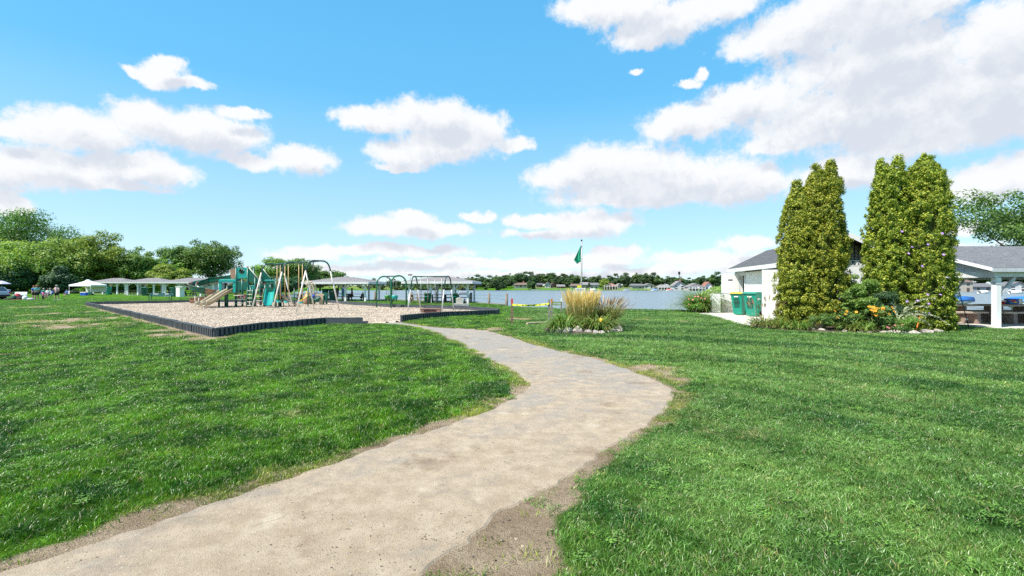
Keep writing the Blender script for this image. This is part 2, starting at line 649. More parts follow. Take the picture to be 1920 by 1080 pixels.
def bare_of(x, y, dp=None):
    """0..1 bare soil, from the worn spots the photograph shows"""
    x = np.asarray(x, float)
    y = np.asarray(y, float)
    if dp is None:
        dp = poly_sd(x, y, PATH)
    n = fbm(x, y, 1.3, 4) - 0.5
    nf = fbm(x + 31, y + 7, 5.0, 3) - 0.5
    b = np.zeros(x.shape)
    for (cx, cy, rx, ry) in BARE:
        q = np.hypot((x - cx) / rx, (y - cy) / ry)
        b = np.maximum(b, 0.96 * sstep(1.35, 0.6, q + n * 1.8 + nf * 1.5))
    w = 0.05 + 0.15 * fbm(x, y, 0.7, 2) + 0.03 * (x < -0.5) * (y < 4.2)
    b = np.maximum(b, sstep(w + 0.14, w - 0.07, dp + nf * 0.45))
    dd = poly_sd(x, y, DIRT_POLY)
    b = np.maximum(b, sstep(0.10, -0.06, dd + nf * 0.35))
    ds = seg_d(x, y, *BORDER_STRIP)
    b = np.maximum(b, sstep(0.55, 0.25, ds + n * 0.7 + nf * 0.4))
    return b


def gz(x, y):
    """height of the ground"""
    x = np.asarray(x, float)
    y = np.asarray(y, float)
    dp = poly_sd(x, y, PATH)
    near = y < 26
    z = 0.035 * np.ones(x.shape)
    z = np.where(near, -0.06 + 0.062 * sstep(-0.42, -0.20, dp) + 0.04 * sstep(0.05, 0.6, dp), z)
    z = z + 0.02 * (fbm(x, y, 0.45, 3) - 0.5) * sstep(0.0, 0.5, dp) + 0.035 * (fbm(x, y, 3.2, 2) - 0.5) * sstep(0.0, 0.4, dp) * sstep(14, 8, y)
    dd = poly_sd(x, y, DIRT_POLY)
    z = z - 0.018 * sstep(-0.05, -0.35, dd) * sstep(0.05, 0.3, dp) + 0.05 * (fbm(x, y, 6.0, 3) - 0.5) * (dd < 0.1) * sstep(0.02, 0.2, dp)
    dm = poly_sd(x, y, MULCH)
    z = np.where(dm < 0.1, 0.0, z)
    dl = poly_sd(x, y, LAKE)
    wid = np.where(y > 120, 14.0, np.where(x > 3, 2.2, 0.9))
    t = sstep(0.0, 1.0, dl / wid)
    far = np.where((y > 120) | (x > 150), 2.2 * sstep(6, 60, dl), 0.0)
    z = z * t + (1 - t) * (-1.4) + far
    z = np.where(dl < 0, -1.4 - 1.0 * sstep(0, 12, -dl), z)
    return z


def gz1(x, y):
    return float(gz(np.array([x]), np.array([y]))[0])


def axis_lines(lo, hi, a, b, step, growth):
    mid = list(np.arange(a, b + 1e-6, step))
    up, s = [], step
    v = b
    while v < hi:
        s *= growth
        v += s
        up.append(v)
    dn, s, v = [], step, a
    while v > lo:
        s *= growth
        v -= s
        dn.append(v)
    return np.array(dn[::-1] + mid + up)


def lawn_group():
    """lawn colour by place: deep green, fresh green, dull and straw patches, sheen of mower-bent blades painted in on the right"""
    g = bpy.data.node_groups.new('lawn_colour', 'ShaderNodeTree')
    g.interface.new_socket('Position', in_out='INPUT', socket_type='NodeSocketVector')
    g.interface.new_socket('Color', in_out='OUTPUT', socket_type='NodeSocketColor')
    t = NT(g)
    gi = t.node('NodeGroupInput')
    go = t.node('NodeGroupOutput')
    p = gi.outputs[0]
    sep = t.node('ShaderNodeSeparateXYZ')
    t.l.new(p, sep.inputs[0])
    X, Y, _ = sep.outputs
    big = t.noise(p, 0.33, 4.0, 0.6)
    midn = t.noise(p, 1.15, 4.0, 0.65)
    fine = t.noise(p, 5.0, 3.0, 0.6)
    deep, fresh = (0.015, 0.064, 0.003, 1), (0.090, 0.215, 0.009, 1)
    left = t.mix(t.ramp(t.math('ADD', t.math('MULTIPLY', midn, 0.7), t.math('MULTIPLY', fine, 0.3)), 0.38, 0.62), deep, fresh)
    deep_r, fresh_r = (0.024, 0.084, 0.011, 1), (0.112, 0.218, 0.042, 1)
    wob = t.math('MULTIPLY', t.math('SUBTRACT', big, 0.5), 14.0)
    # mowing rings round the path's bend: sheen of leaning blades put into colour
    ring = t.vmath('LENGTH', t.vmath('SUBTRACT', p, (-2.0, 1.0, 0.0)))
    st = t.math('SINE', t.math('ADD', t.math('MULTIPLY', ring, 2.9), wob))
    ang = t.math('ARCTAN2', t.math('SUBTRACT', Y, 1.0), t.math('ADD', X, 2.0))
    strk = t.noise(t.comb(t.math('MULTIPLY', ring, 1.05), t.math('MULTIPLY', ang, 1.3), 0.0), 1.0, 4.0, 0.6)
    st = t.math('ADD', t.math('ADD', t.math('MULTIPLY', st, 0.035), t.math('MULTIPLY', midn, 0.32)), t.math('MULTIPLY', strk, 0.68))
    right = t.mix(t.ramp(st, 0.38, 0.62), deep_r, fresh_r)
    # side of the path: the right-hand lawn is duller and bluer
    side = t.ramp(t.math('ADD', X, t.math('MULTIPLY', big, 1.2)), -0.6, 2.4)
    c = t.mix(side, left, right)
    straw = t.math('MULTIPLY', t.ramp(t.noise(p, 0.62, 5.0, 0.7), 0.56, 0.74), t.ramp(fine, 0.42, 0.62))
    c = t.mix(t.math('MULTIPLY', straw, 0.7), c, (0.25, 0.25, 0.10, 1))
    t.l.new(c, go.inputs[0])
    return g


LAWN = lawn_group()


def ground_material():
    m = bpy.data.materials.new('ground')
    m.use_nodes = True
    nt = NT(m.node_tree)
    b = nt.n['Principled BSDF']
    geo = nt.node('ShaderNodeNewGeometry')
    p = geo.outputs['Position']
    lg = nt.node('ShaderNodeGroup')
    lg.node_tree = LAWN
    nt.l.new(p, lg.inputs[0])
    fine = nt.noise(p, 60.0, 4.0, 0.7)
    lawn = nt.mix(nt.ramp(fine, 0.3, 0.75), lg.outputs[0], nt.mix(1.0, lg.outputs[0], (1.5, 1.35, 1.5, 1), 'MULTIPLY'))
    n = nt.noise(p, 1.7, 5.0, 0.65)
    n2 = nt.noise(p, 26.0, 5.0, 0.7)
    soil = nt.mix(nt.ramp(n, 0.3, 0.7), (0.34, 0.24, 0.15, 1), (0.56, 0.43, 0.29, 1))
    soil = nt.mix(nt.ramp(n2, 0.48, 0.72, 0.0, 0.7), soil, (0.17, 0.115, 0.07, 1))
    at = nt.node('ShaderNodeAttribute')
    at.attribute_name = 'bare'
    c = nt.mix(nt.ramp(at.outputs['Fac'], 0.2, 0.7), lawn, soil)
    at2 = nt.node('ShaderNodeAttribute')
    at2.attribute_name = 'dry'
    c = nt.mix(nt.math('MULTIPLY', at2.outputs['Fac'], 0.55), c, (0.26, 0.24, 0.10, 1))
    at3 = nt.node('ShaderNodeAttribute')
    at3.attribute_name = 'sand'
    c = nt.mix(at3.outputs['Fac'], c, (0.38, 0.33, 0.27, 1))
    nt.l.new(c, b.inputs['Base Color'])
    b.inputs['Roughness'].default_value = 0.95
    b.inputs['Specular IOR Level'].default_value = 0.1
    bp = nt.node('ShaderNodeBump')
    bp.inputs['Distance'].default_value = 0.05
    nt.l.new(nt.math('ADD', nt.math('MULTIPLY', n2, 0.7), nt.noise(p, 90.0, 3.0, 0.7)), bp.inputs['Height'])
    nt.l.new(bp.outputs[0], b.inputs['Normal'])
    return m


def build_ground():
    xs = axis_lines(-900, 900, -13, 15, 0.15, 1.035)
    ys = axis_lines(-25, 1500, 1.2, 15, 0.13, 1.03)
    Xg, Yg = np.meshgrid(xs, ys)
    x, y = Xg.ravel(), Yg.ravel()
    z = gz(x, y)
    nx, ny = len(xs), len(ys)
    i = np.arange((ny - 1) * (nx - 1))
    r_, c_ = i // (nx - 1), i % (nx - 1)
    a = r_ * nx + c_
    faces = np.stack([a, a + 1, a + nx + 1, a + nx], 1)
    me = np_mesh('ground', np.stack([x, y, z], 1), faces, ground_material(), smooth=True)
    dl = poly_sd(x, y, LAKE)
    bare = bare_of(x, y)
    bare[y > 60] = 0
    dry = np.zeros(x.shape)
    nn = fbm(x, y, 1.1, 4) - 0.5
    for (cx, cy, rx, ry) in DRY:
        q = np.hypot((x - cx) / rx, (y - cy) / ry)
        dry = np.maximum(dry, sstep(1.3, 0.4, q + nn * 1.6))
    farmask = (y > 120) | (x > 150)
    dry = np.maximum(dry, farmask * 0.75 * sstep(0.52, 0.60, fbm(x, y, 0.03, 3)))
    sand = sstep(0.35, 0.0, dl) * (y < 120) * (x > -1)
    for nm, arr in (('bare', bare), ('dry', dry), ('sand', sand)):
        at = me.attributes.new(nm, 'FLOAT', 'POINT')
        at.data.foreach_set('value', arr.astype(np.float32))
    o = bpy.data.objects.new('ground', me)
    link(o)
    tag(o, 'green park lawn with worn patches of bare soil', None, None, 'structure')


build_ground()


def build_path():
    m = bpy.data.materials.new('asphalt')
    m.use_nodes = True
    nt = NT(m.node_tree)
    b = nt.n['Principled BSDF']
    p = nt.node('ShaderNodeNewGeometry').outputs['Position']
    sep = nt.node('ShaderNodeSeparateXYZ')
    nt.l.new(p, sep.inputs[0])
    n1 = nt.noise(p, 0.8, 5.0, 0.65)
    n2 = nt.noise(p, 5.0, 5.0, 0.65)
    vo = nt.node('ShaderNodeTexVoronoi')
    nt.l.new(p, vo.inputs['Vector'])
    vo.inputs['Scale'].default_value = 110.0
    g = nt.mix(nt.ramp(vo.outputs['Distance'], 0.1, 0.6), (0.29, 0.262, 0.228, 1), (0.20, 0.18, 0.157, 1))
    g = nt.mix(nt.ramp(nt.noise(p, 140.0, 3.0, 0.7), 0.35, 0.7), g, (0.335, 0.31, 0.275, 1))
    # sand trodden over the near stretch, thinner higher up
    bias = nt.ramp(sep.outputs[1], 3.0, 12.0, 0.30, 0.05, smooth=False)
    s = nt.math('ADD', nt.math('ADD', nt.math('MULTIPLY', n1, 0.5), nt.math('MULTIPLY', n2, 0.5)), bias)
    # traffic streaks run with the near stretch; its left margin stays swept grey
    al = nt.math('ADD', nt.math('MULTIPLY', sep.outputs[0], 0.60), nt.math('MULTIPLY', sep.outputs[1], 0.80))
    ac = nt.math('SUBTRACT', nt.math('MULTIPLY', sep.outputs[0], 0.80), nt.math('MULTIPLY', sep.outputs[1], 0.60))
    stk = nt.noise(nt.comb(nt.math('MULTIPLY', al, 0.45), nt.math('MULTIPLY', ac, 2.4), 0.0), 1.0, 5.0, 0.65)
    s = nt.math('ADD', s, nt.math('MULTIPLY', nt.math('SUBTRACT', stk, 0.5), 0.45))
    s = nt.math('ADD', s, nt.math('MULTIPLY', nt.ramp(ac, -4.1, -2.9, -0.09, 0.03), nt.ramp(sep.outputs[1], 4.0, 8.0, 1.0, 0.0)))
    sand = nt.mix(nt.ramp(n2, 0.3, 0.7), (0.33, 0.245, 0.16, 1), (0.43, 0.335, 0.235, 1))
    c = nt.mix(nt.ramp(s, 0.46, 0.80, 0.0, 0.95), g, sand)
    n4 = nt.noise(p, 2.6, 3.0, 0.5)
    c = nt.mix(nt.ramp(n4, 0.62, 0.72, 0.0, 0.55), c, (0.52, 0.44, 0.32, 1))
    n5 = nt.noise(nt.vmath('ADD', p, (9.0, 3.0, 0.0)), 1.4, 5.0, 0.7)
    c = nt.mix(nt.ramp(n5, 0.54, 0.74, 0.0, 0.75), c, (0.19, 0.128, 0.078, 1))
    # coarse grain: dark and pale specks of stone
    sp1 = nt.noise(p, 210.0, 2.0, 0.9)
    c = nt.mix(nt.ramp(sp1, 0.56, 0.70, 0.0, 0.55), c, (0.10, 0.085, 0.07, 1))
    c = nt.mix(nt.ramp(sp1, 0.44, 0.30, 0.0, 0.5), c, (0.52, 0.46, 0.38, 1))
    sp2 = nt.noise(p, 38.0, 4.0, 0.75)
    c = nt.mix(nt.ramp(sp2, 0.55, 0.72, 0.0, 0.45), c, (0.16, 0.125, 0.09, 1))
    # crumbs and small stones pressed into the surface
    for sc_, lim, dark, seed_ in ((17.0, 0.085, (0.055, 0.045, 0.035, 1), 0.0), (31.0, 0.11, (0.10, 0.08, 0.06, 1), 5.0), (23.0, 0.10, (0.60, 0.54, 0.45, 1), 11.0)):
        vd = nt.node('ShaderNodeTexVoronoi')
        nt.l.new(nt.vmath('ADD', p, (seed_, seed_ * 0.7, 0.0)), vd.inputs['Vector'])
        vd.inputs['Scale'].default_value = sc_
        sd_ = nt.node('ShaderNodeSeparateXYZ')
        nt.l.new(vd.outputs['Color'], sd_.inputs[0])
        gate = nt.math('LESS_THAN', sd_.outputs[0], nt.ramp(nt.noise(p, 1.3 + 0.1 * seed_, 3.0, 0.6), 0.42, 0.64, 0.06, 0.75))
        dot_ = nt.ramp(vd.outputs['Distance'], lim * 0.6, lim * 1.5, 1.0, 0.0)
        c = nt.mix(nt.math('MULTIPLY', nt.math('MULTIPLY', dot_, gate), 0.85), c, dark)
    # hairline cracks
    wv = nt.node('ShaderNodeTexVoronoi')
    wv.feature = 'DISTANCE_TO_EDGE'
    wn = nt.node('ShaderNodeTexNoise')
    nt.l.new(p, wn.inputs['Vector'])
    wn.inputs['Scale'].default_value = 3.0
    nt.l.new(nt.vmath('ADD', p, nt.vmath('MULTIPLY', wn.outputs['Color'], (0.5, 0.5, 0.0))), wv.inputs['Vector'])
    wv.inputs['Scale'].default_value = 0.42
    crack = nt.ramp(wv.outputs['Distance'], 0.0015, 0.005, 1.0, 0.0)
    c = nt.mix(nt.math('MULTIPLY', crack, nt.ramp(n1, 0.55, 0.65, 0.0, 0.25)), c, (0.06, 0.05, 0.045, 1))
    nt.l.new(c, b.inputs['Base Color'])
    b.inputs['Roughness'].default_value = 0.93
    b.inputs['Specular IOR Level'].default_value = 0.15
    bp = nt.node('ShaderNodeBump')
    bp.inputs['Distance'].default_value = 0.007
    nt.l.new(nt.math('ADD', nt.noise(p, 130.0, 4.0, 0.8), nt.math('ADD', nt.math('MULTIPLY', vo.outputs['Distance'], 0.35), nt.math('MULTIPLY', nt.noise(p, 9.0, 3.0, 0.6), 2.0))), bp.inputs['Height'])
    nt.l.new(bp.outputs[0], b.inputs['Normal'])
    # rows across the path between its two ragged edges
    n = 420

    def resample(line, n):
        P = np.array(line)
        s_ = np.concatenate([[0], np.cumsum(np.hypot(*np.diff(P, axis=0).T))])
        t_ = np.linspace(0, s_[-1], n)
        return np.stack([np.interp(t_, s_, P[:, 0]), np.interp(t_, s_, P[:, 1])], 1)
    # triangulate the polygon itself so that the plan is exact
    L = resample(PL, n)
    Rr = resample(PR, n)
    ring = np.concatenate([L, Rr])
    jit = (fbm(ring[:, 0], ring[:, 1], 5.0, 4) - 0.5) * 0.16
    bm = bmesh.new()
    cen = np.roll(ring, -1, 0) - np.roll(ring, 1, 0)
    nrm = np.stack([cen[:, 1], -cen[:, 0]], 1)
    nrm /= np.linalg.norm(nrm, axis=1)[:, None] + 1e-9
    ring = ring + nrm * jit[:, None]
    ring = ring + nrm * 0.035
    top = [bm.verts.new((q[0], q[1], 0.012)) for q in ring]
    rim = [bm.verts.new((q[0] - m_[0] * w_, q[1] - m_[1] * w_, -0.012)) for q, m_, w_ in zip(ring, nrm, 0.015 + 0.05 * fbm(ring[:, 0], ring[:, 1], 6.0, 2))]
    for i in range(len(top)):
        bm.faces.new((top[i], top[(i + 1) % len(top)], rim[(i + 1) % len(top)], rim[i]))
    face = bm.faces.new(top)
    bmesh.ops.recalc_face_normals(bm, faces=bm.faces)
    bmesh.ops.triangulate(bm, faces=bm.faces)
    me = bpy.data.meshes.new('path')
    bm.to_mesh(me)
    bm.free()
    me.materials.append(m)
    o = bpy.data.objects.new('path', me)
    link(o)
    tag(o, 'grey asphalt footpath dusted with sand, bending to the playground', None, None, 'structure')


build_path()


def build_water():
    m = bpy.data.materials.new('lake_water')
    m.use_nodes = True
    nt = NT(m.node_tree)
    b = nt.n['Principled BSDF']
    p = nt.node('ShaderNodeNewGeometry').outputs['Position']
    b.inputs['Base Color'].default_value = (0.155, 0.195, 0.215, 1)
    b.inputs['Roughness'].default_value = 0.24
    b.inputs['IOR'].default_value = 1.33
    st = nt.vmath('MULTIPLY', p, (0.6, 1.6, 1.0))
    h = nt.math('ADD', nt.noise(st, 1.1, 4.0, 0.6), nt.math('MULTIPLY', nt.noise(st, 0.22, 3.0, 0.6), 1.5))
    bp = nt.node('ShaderNodeBump')
    bp.inputs['Distance'].default_value = 0.35
    bp.inputs['Strength'].default_value = 1.0
    nt.l.new(h, bp.inputs['Height'])
    nt.l.new(bp.outputs[0], b.inputs['Normal'])
    mb = MB()
    mb.add([(-300, 20, WATER_Z), (900, 20, WATER_Z), (900, 420, WATER_Z), (-300, 420, WATER_Z)], [(0, 1, 2, 3)])
    # the sheet is cut to the lake outline (a little wider, so that the banks dip into it)
    bm = bmesh.new()
    vs = [bm.verts.new((x, y, WATER_Z)) for (x, y) in LAKE]
    bm.faces.new(vs)
    bmesh.ops.triangulate(bm, faces=bm.faces)
    bmesh.ops.recalc_face_normals(bm, faces=bm.faces)
    me = bpy.data.meshes.new('lake')
    bm.to_mesh(me)
    bm.free()
    me.materials.append(m)
    o = bpy.data.objects.new('lake', me)
    link(o)
    tag(o, 'rippled blue grey lake water', None, None, 'structure')
    if me.polygons[0].normal.z < 0:
        me.flip_normals()


build_water()


def build_mulch():
    m = bpy.data.materials.new('wood_chips')
    m.use_nodes = True
    nt = NT(m.node_tree)
    b = nt.n['Principled BSDF']
    p = nt.node('ShaderNodeNewGeometry').outputs['Position']
    vo = nt.node('ShaderNodeTexVoronoi')
    nt.l.new(nt.vmath('MULTIPLY', p, (1.0, 0.6, 1.0)), vo.inputs['Vector'])
    vo.inputs['Scale'].default_value = 24.0
    sp = nt.node('ShaderNodeSeparateXYZ')
    nt.l.new(vo.outputs['Color'], sp.inputs[0])
    n = nt.noise(p, 1.1, 5.0, 0.65)
    c = nt.mix(sp.outputs[0], (0.42, 0.325, 0.24, 1), (0.64, 0.54, 0.43, 1))
    c = nt.mix(nt.ramp(n, 0.35, 0.7, 0.0, 0.55), c, (0.56, 0.46, 0.36, 1))
    c = nt.mix(nt.ramp(nt.noise(p, 9.0, 4.0, 0.7), 0.56, 0.74, 0.0, 0.7), c, (0.16, 0.11, 0.075, 1))
    nt.l.new(c, b.inputs['Base Color'])
    b.inputs['Roughness'].default_value = 0.95
    b.inputs['Specular IOR Level'].default_value = 0.1
    bp = nt.node('ShaderNodeBump')
    bp.inputs['Distance'].default_value = 0.015
    nt.l.new(nt.math('ADD', vo.outputs['Distance'], nt.noise(p, 12.0, 4.0, 0.7)), bp.inputs['Height'])
    nt.l.new(bp.outputs[0], b.inputs['Normal'])
    xs = np.arange(-37, 1, 0.35)
    ys = np.arange(14, 48, 0.35)
    Xg, Yg = np.meshgrid(xs, ys)
    x, y = Xg.ravel(), Yg.ravel()
    sd = poly_sd(x, y, MULCH)
    z = 0.075 + 0.05 * (fbm(x, y, 0.6, 4) - 0.5) * 2
    nx = len(xs)
    i = np.arange((len(ys) - 1) * (nx - 1))
    a = (i // (nx - 1)) * nx + i % (nx - 1)
    fc = np.stack([a, a + 1, a + nx + 1, a + nx], 1)
    ok = (sd[fc] < 0.25).all(1)
    z = np.where(sd > -0.05, -0.05, z)
    # pull the outermost row onto the outline
    me = np_mesh('mulch_bed', np.stack([x, y, z], 1), fc[ok], m, smooth=True)
    o = bpy.data.objects.new('mulch_bed', me)
    link(o)
    tag(o, 'pale wood chip surface of the playground', None, None, 'structure')


build_mulch()


# ------------------------------------------------------------------ scattering of grass, chips and pebbles
SRC = bpy.data.collections.new('scatter_source')     # never linked to the scene


def src_obj(name, verts, faces, m):
    me = np_mesh(name, np.array(verts), np.array(faces), m)
    o = bpy.data.objects.new(name, me)
    return o


def scatter(name, pts, rot, scl, idx, objs, label):
    coll = bpy.data.collections.new(name + '_source')
    for o in objs:
        coll.objects.link(o)
    me = bpy.data.meshes.new(name)
    me.vertices.add(len(pts))
    me.vertices.foreach_set('co', np.ascontiguousarray(pts, dtype=np.float32).ravel())
    a = me.attributes.new('rot', 'FLOAT_VECTOR', 'POINT')
    a.data.foreach_set('vector', np.ascontiguousarray(rot, dtype=np.float32).ravel())
    a = me.attributes.new('scl', 'FLOAT_VECTOR', 'POINT')
    a.data.foreach_set('vector', np.ascontiguousarray(scl, dtype=np.float32).ravel())
    a = me.attributes.new('pick', 'INT', 'POINT')
    a.data.foreach_set('value', np.ascontiguousarray(idx, dtype=np.int32))
    o = bpy.data.objects.new(name, me)
    link(o)
    tag(o, label, None, None, 'stuff')
    g = bpy.data.node_groups.new(name + '_scatter', 'GeometryNodeTree')
    g.interface.new_socket('Geometry', in_out='INPUT', socket_type='NodeSocketGeometry')
    g.interface.new_socket('Geometry', in_out='OUTPUT', socket_type='NodeSocketGeometry')
    gi = g.nodes.new('NodeGroupInput')
    go = g.nodes.new('NodeGroupOutput')
    ip = g.nodes.new('GeometryNodeInstanceOnPoints')
    ci = g.nodes.new('GeometryNodeCollectionInfo')
    ci.inputs[0].default_value = coll
    ci.inputs['Separate Children'].default_value = True
    ci.inputs['Reset Children'].default_value = True
    ip.inputs['Pick Instance'].default_value = True

    def attr(nm, typ):
        n = g.nodes.new('GeometryNodeInputNamedAttribute')
        n.data_type = typ
        n.inputs[0].default_value = nm
        return next(s for s in n.outputs if s.enabled and s.name == 'Attribute')
    g.links.new(gi.outputs[0], ip.inputs['Points'])
    g.links.new(ci.outputs[0], ip.inputs['Instance'])
    g.links.new(attr('pick', 'INT'), ip.inputs['Instance Index'])
    e2r = g.nodes.new('FunctionNodeEulerToRotation')
    g.links.new(attr('rot', 'FLOAT_VECTOR'), e2r.inputs[0])
    g.links.new(e2r.outputs[0], ip.inputs['Rotation'])
    g.links.new(attr('scl', 'FLOAT_VECTOR'), ip.inputs['Scale'])
    g.links.new(ip.outputs[0], go.inputs[0])
    md = o.modifiers.new('scatter', 'NODES')
    md.node_group = g
    return o


def blade_material(name, mul, straw=0.0):
    m = bpy.data.materials.new(name)
    m.use_nodes = True
    nt = NT(m.node_tree)
    b = nt.n['Principled BSDF']
    out = nt.n['Material Output']
    geo = nt.node('ShaderNodeNewGeometry')
    lg = nt.node('ShaderNodeGroup')
    lg.node_tree = LAWN
    nt.l.new(geo.outputs['Position'], lg.inputs[0])
    oi = nt.node('ShaderNodeObjectInfo')
    c = nt.mix(1.0, lg.outputs[0], c4(mul), 'MULTIPLY')
    r1 = geo.outputs['Random Per Island']
    c = nt.mix(nt.ramp(r1, 0.40, 1.0, 0.0, 0.7), c, nt.mix(1.0, c, (3.0, 2.3, 3.4, 1), 'MULTIPLY'))  # some blades paler at random: pale highlights put into the colour
    c = nt.mix(nt.math('LESS_THAN', nt.math('FRACT', nt.math('MULTIPLY', r1, 13.7)), 0.06 + straw), c, (0.33, 0.29, 0.14, 1))
    hs = nt.node('ShaderNodeHueSaturation')
    nt.put(hs.inputs['Value'], nt.math('MULTIPLY_ADD', oi.outputs['Random'], 0.55, 0.72))
    nt.put(hs.inputs['Hue'], nt.math('MULTIPLY_ADD', oi.outputs['Random'], 0.02, 0.49))
    nt.l.new(c, hs.inputs['Color'])
    nt.l.new(hs.outputs[0], b.inputs['Base Color'])
    b.inputs['Roughness'].default_value = 0.36
    b.inputs['Specular IOR Level'].default_value = 0.45
    tr = nt.node('ShaderNodeBsdfTranslucent')
    nt.l.new(nt.mix(1.0, hs.outputs[0], (1.1, 1.2, 0.6, 1), 'MULTIPLY'), tr.inputs[0])
    mx = nt.node('ShaderNodeMixShader')
    mx.inputs[0].default_value = 0.28
    nt.l.new(b.outputs[0], mx.inputs[1])
    nt.l.new(tr.outputs[0], mx.inputs[2])
    nt.l.new(mx.outputs[0], out.inputs[0])
    return m


def tuft(name, seed, nb, rad, h, w, m, lean=0.5):
    r = np.random.default_rng(seed)
    V, Fq = [], []
    for k in range(nb):
        a, q = r.random() * 6.283, math.sqrt(r.random()) * rad
        x, y = q * math.cos(a), q * math.sin(a)
        hh = h * (0.55 + 0.6 * r.random())
        ta = r.random() * 6.283
        tl = lean * (0.3 + r.random()) * hh
        dx, dy = math.cos(ta) * tl, math.sin(ta) * tl
        fa = r.random() * 3.1416
        sx, sy = math.cos(fa) * w / 2, math.sin(fa) * w / 2
        b = len(V)
        V += [(x - sx, y - sy, -0.012), (x + sx, y + sy, -0.012),
              (x + dx * 0.35 + sx * 0.85, y + dy * 0.35 + sy * 0.85, hh * 0.55), (x + dx * 0.35 - sx * 0.85, y + dy * 0.35 - sy * 0.85, hh * 0.55),
              (x + dx + sx * 0.15, y + dy + sy * 0.15, hh * 0.95), (x + dx - sx * 0.15, y + dy - sy * 0.15, hh * 0.95)]
        Fq += [(b, b + 1, b + 2, b + 3), (b + 3, b + 2, b + 4, b + 5)]
    return src_obj(name, V, Fq, m)


def build_grass():
    ma = blade_material('grass_blade', (1.25, 1.25, 1.2))
    mw = blade_material('grass_worn', (2.6, 1.6, 1.2), 0.30)
    objs = []
    for k in range(5):
        objs.append(tuft('grass_a%d' % k, 20 + k, 44, 0.085, 0.033, 0.0048, ma, 1.2))
    for k in range(2):
        objs.append(tuft('grass_b%d' % k, 40 + k, 22, 0.075, 0.036, 0.005, mw, 1.2))
    mc = mat('clover', (0.10, 0.21, 0.02), 0.6, 0.3, 9.0)
    V, Fq = [], []
    rc = np.random.default_rng(77)
    for q in range(46):
        a_, r_ = rc.random() * 6.28, 0.11 * math.sqrt(rc.random())
        cx_, cy_, cz_, w_ = r_ * math.cos(a_), r_ * math.sin(a_), 0.022 + 0.02 * rc.random(), 0.010 + 0.006 * rc.random()
        b_ = len(V)
        tx, ty = (rc.random() - 0.5) * 0.5, (rc.random() - 0.5) * 0.5
        V += [(cx_ + sx * w_, cy_ + sy * w_, cz_ + (sx * tx + sy * ty) * w_) for sx, sy in ((-1, -0.4), (0.4, -1), (1, 0.4), (-0.4, 1))]
        Fq.append((b_, b_ + 1, b_ + 2, b_ + 3))
    objs.append(src_obj('grass_c0', V, Fq, mc))
    n = 250000
    dmin, dmax = 1.7, 66.0
    # density per square metre falls with distance, tufts grow a little to cover
    u = rng.random(n)
    dd = np.linspace(dmin, dmax, 4000)
    dens = np.minimum(1.0, (5.0 / dd) ** 1.15) * dd
    cdf = np.cumsum(dens)
    cdf /= cdf[-1]
    y = np.interp(u, cdf, dd)
    x = (rng.random(n) * 2 - 1) * (y * 1.22 + 0.6)
    dp = poly_sd(x, y, PATH)
    bare = bare_of(x, y, dp)
    keep = (dp > -0.03) & (poly_sd(x, y, MULCH) > 0.12) & (poly_sd(x, y, LAKE) > 0.25)
    keep &= rng.random(n) > np.clip(bare * 1.15 - 0.12, 0, 0.92 + 0.07 * (fbm(x, y, 2.2, 2) > 0.5))
    keep &= rng.random(n) < sstep(66, 30, y) + 0.05
    for poly in NO_GRASS:
        keep &= poly_sd(x, y, poly) > 0.02
    x, y, dp, bare = x[keep], y[keep], dp[keep], bare[keep]
    # yellowish weeds creeping over the edges of the path
    ex, ey = [], []
    for ln in (PL, PR):
        P_ = np.array(ln)
        sl = np.concatenate([[0], np.cumsum(np.hypot(*np.diff(P_, axis=0).T))])
        t_ = rng.random(9000) * sl[-1]
        ex.append(np.interp(t_, sl, P_[:, 0]) + rng.normal(0, 0.16, 9000))
        ey.append(np.interp(t_, sl, P_[:, 1]) + rng.normal(0, 0.16, 9000))
    ex, ey = np.concatenate(ex), np.concatenate(ey)
    ed = poly_sd(ex, ey, PATH)
    ek = (ed > -0.02) & ((np.arange(len(ex)) < 9000) | (ey > 4.6)) & (ed < 0.42) & (fbm(ex, ey, 1.6, 3) + 0.10 * rng.random(len(ex)) > 0.54) & (ey > 1.8) & (ey < 22)
    ex, ey, ed = ex[ek], ey[ek], ed[ek]
    n_edge = len(ex)
    x, y, dp, bare = np.concatenate([x, ex]), np.concatenate([y, ey]), np.concatenate([dp, ed]), np.concatenate([bare, np.ones(n_edge)])
    z = gz(x, y)
    n = len(x)
    s = np.clip((y / 5.0) ** 0.52, 0.92, 3.2) * (0.75 + 0.5 * rng.random(n))
    hgt = np.minimum(s, 1.5) * (0.45 + 0.9 * fbm(x, y, 0.8, 3)) * np.interp(y, [2, 8, 20, 60], [0.95, 0.9, 0.8, 0.6])
    hgt *= np.where(dp < 0.25, 0.75, 1.0)
    fringe = np.clip(np.maximum(bare * 1.2, sstep(0.22, 0.02, dp)), 0, 1)
    idx = np.where(rng.random(n) < 0.05 + 0.75 * fringe, 5 + rng.integers(0, 2, n), rng.integers(0, 5, n))
    idx[n - n_edge:] = 5 + rng.integers(0, 2, n_edge)
    s[n - n_edge:] *= 0.75
    clov = (fbm(x + 50, y + 20, 0.9, 3) > 0.5) & (rng.random(n) < 0.035) & (y < 20)
    idx[clov] = 7
    s[clov] *= 0.55
    rot = np.zeros((n, 3))
    rot[:, 2] = rng.random(n) * 6.283
    # blades lie with the mower's pass on the right-hand lawn
    tilt = 0.2 * np.sin(np.hypot(x + 2.0, y - 1.0) * 2.9 + 14.0 * (fbm(x, y, 0.33, 3) - 0.5))
    rot[:, 0] = (rng.random(n) - 0.5) * 0.5
    rot[:, 1] = (rng.random(n) - 0.5) * 0.5
    wmask = sstep(0.0, 2.0, x)
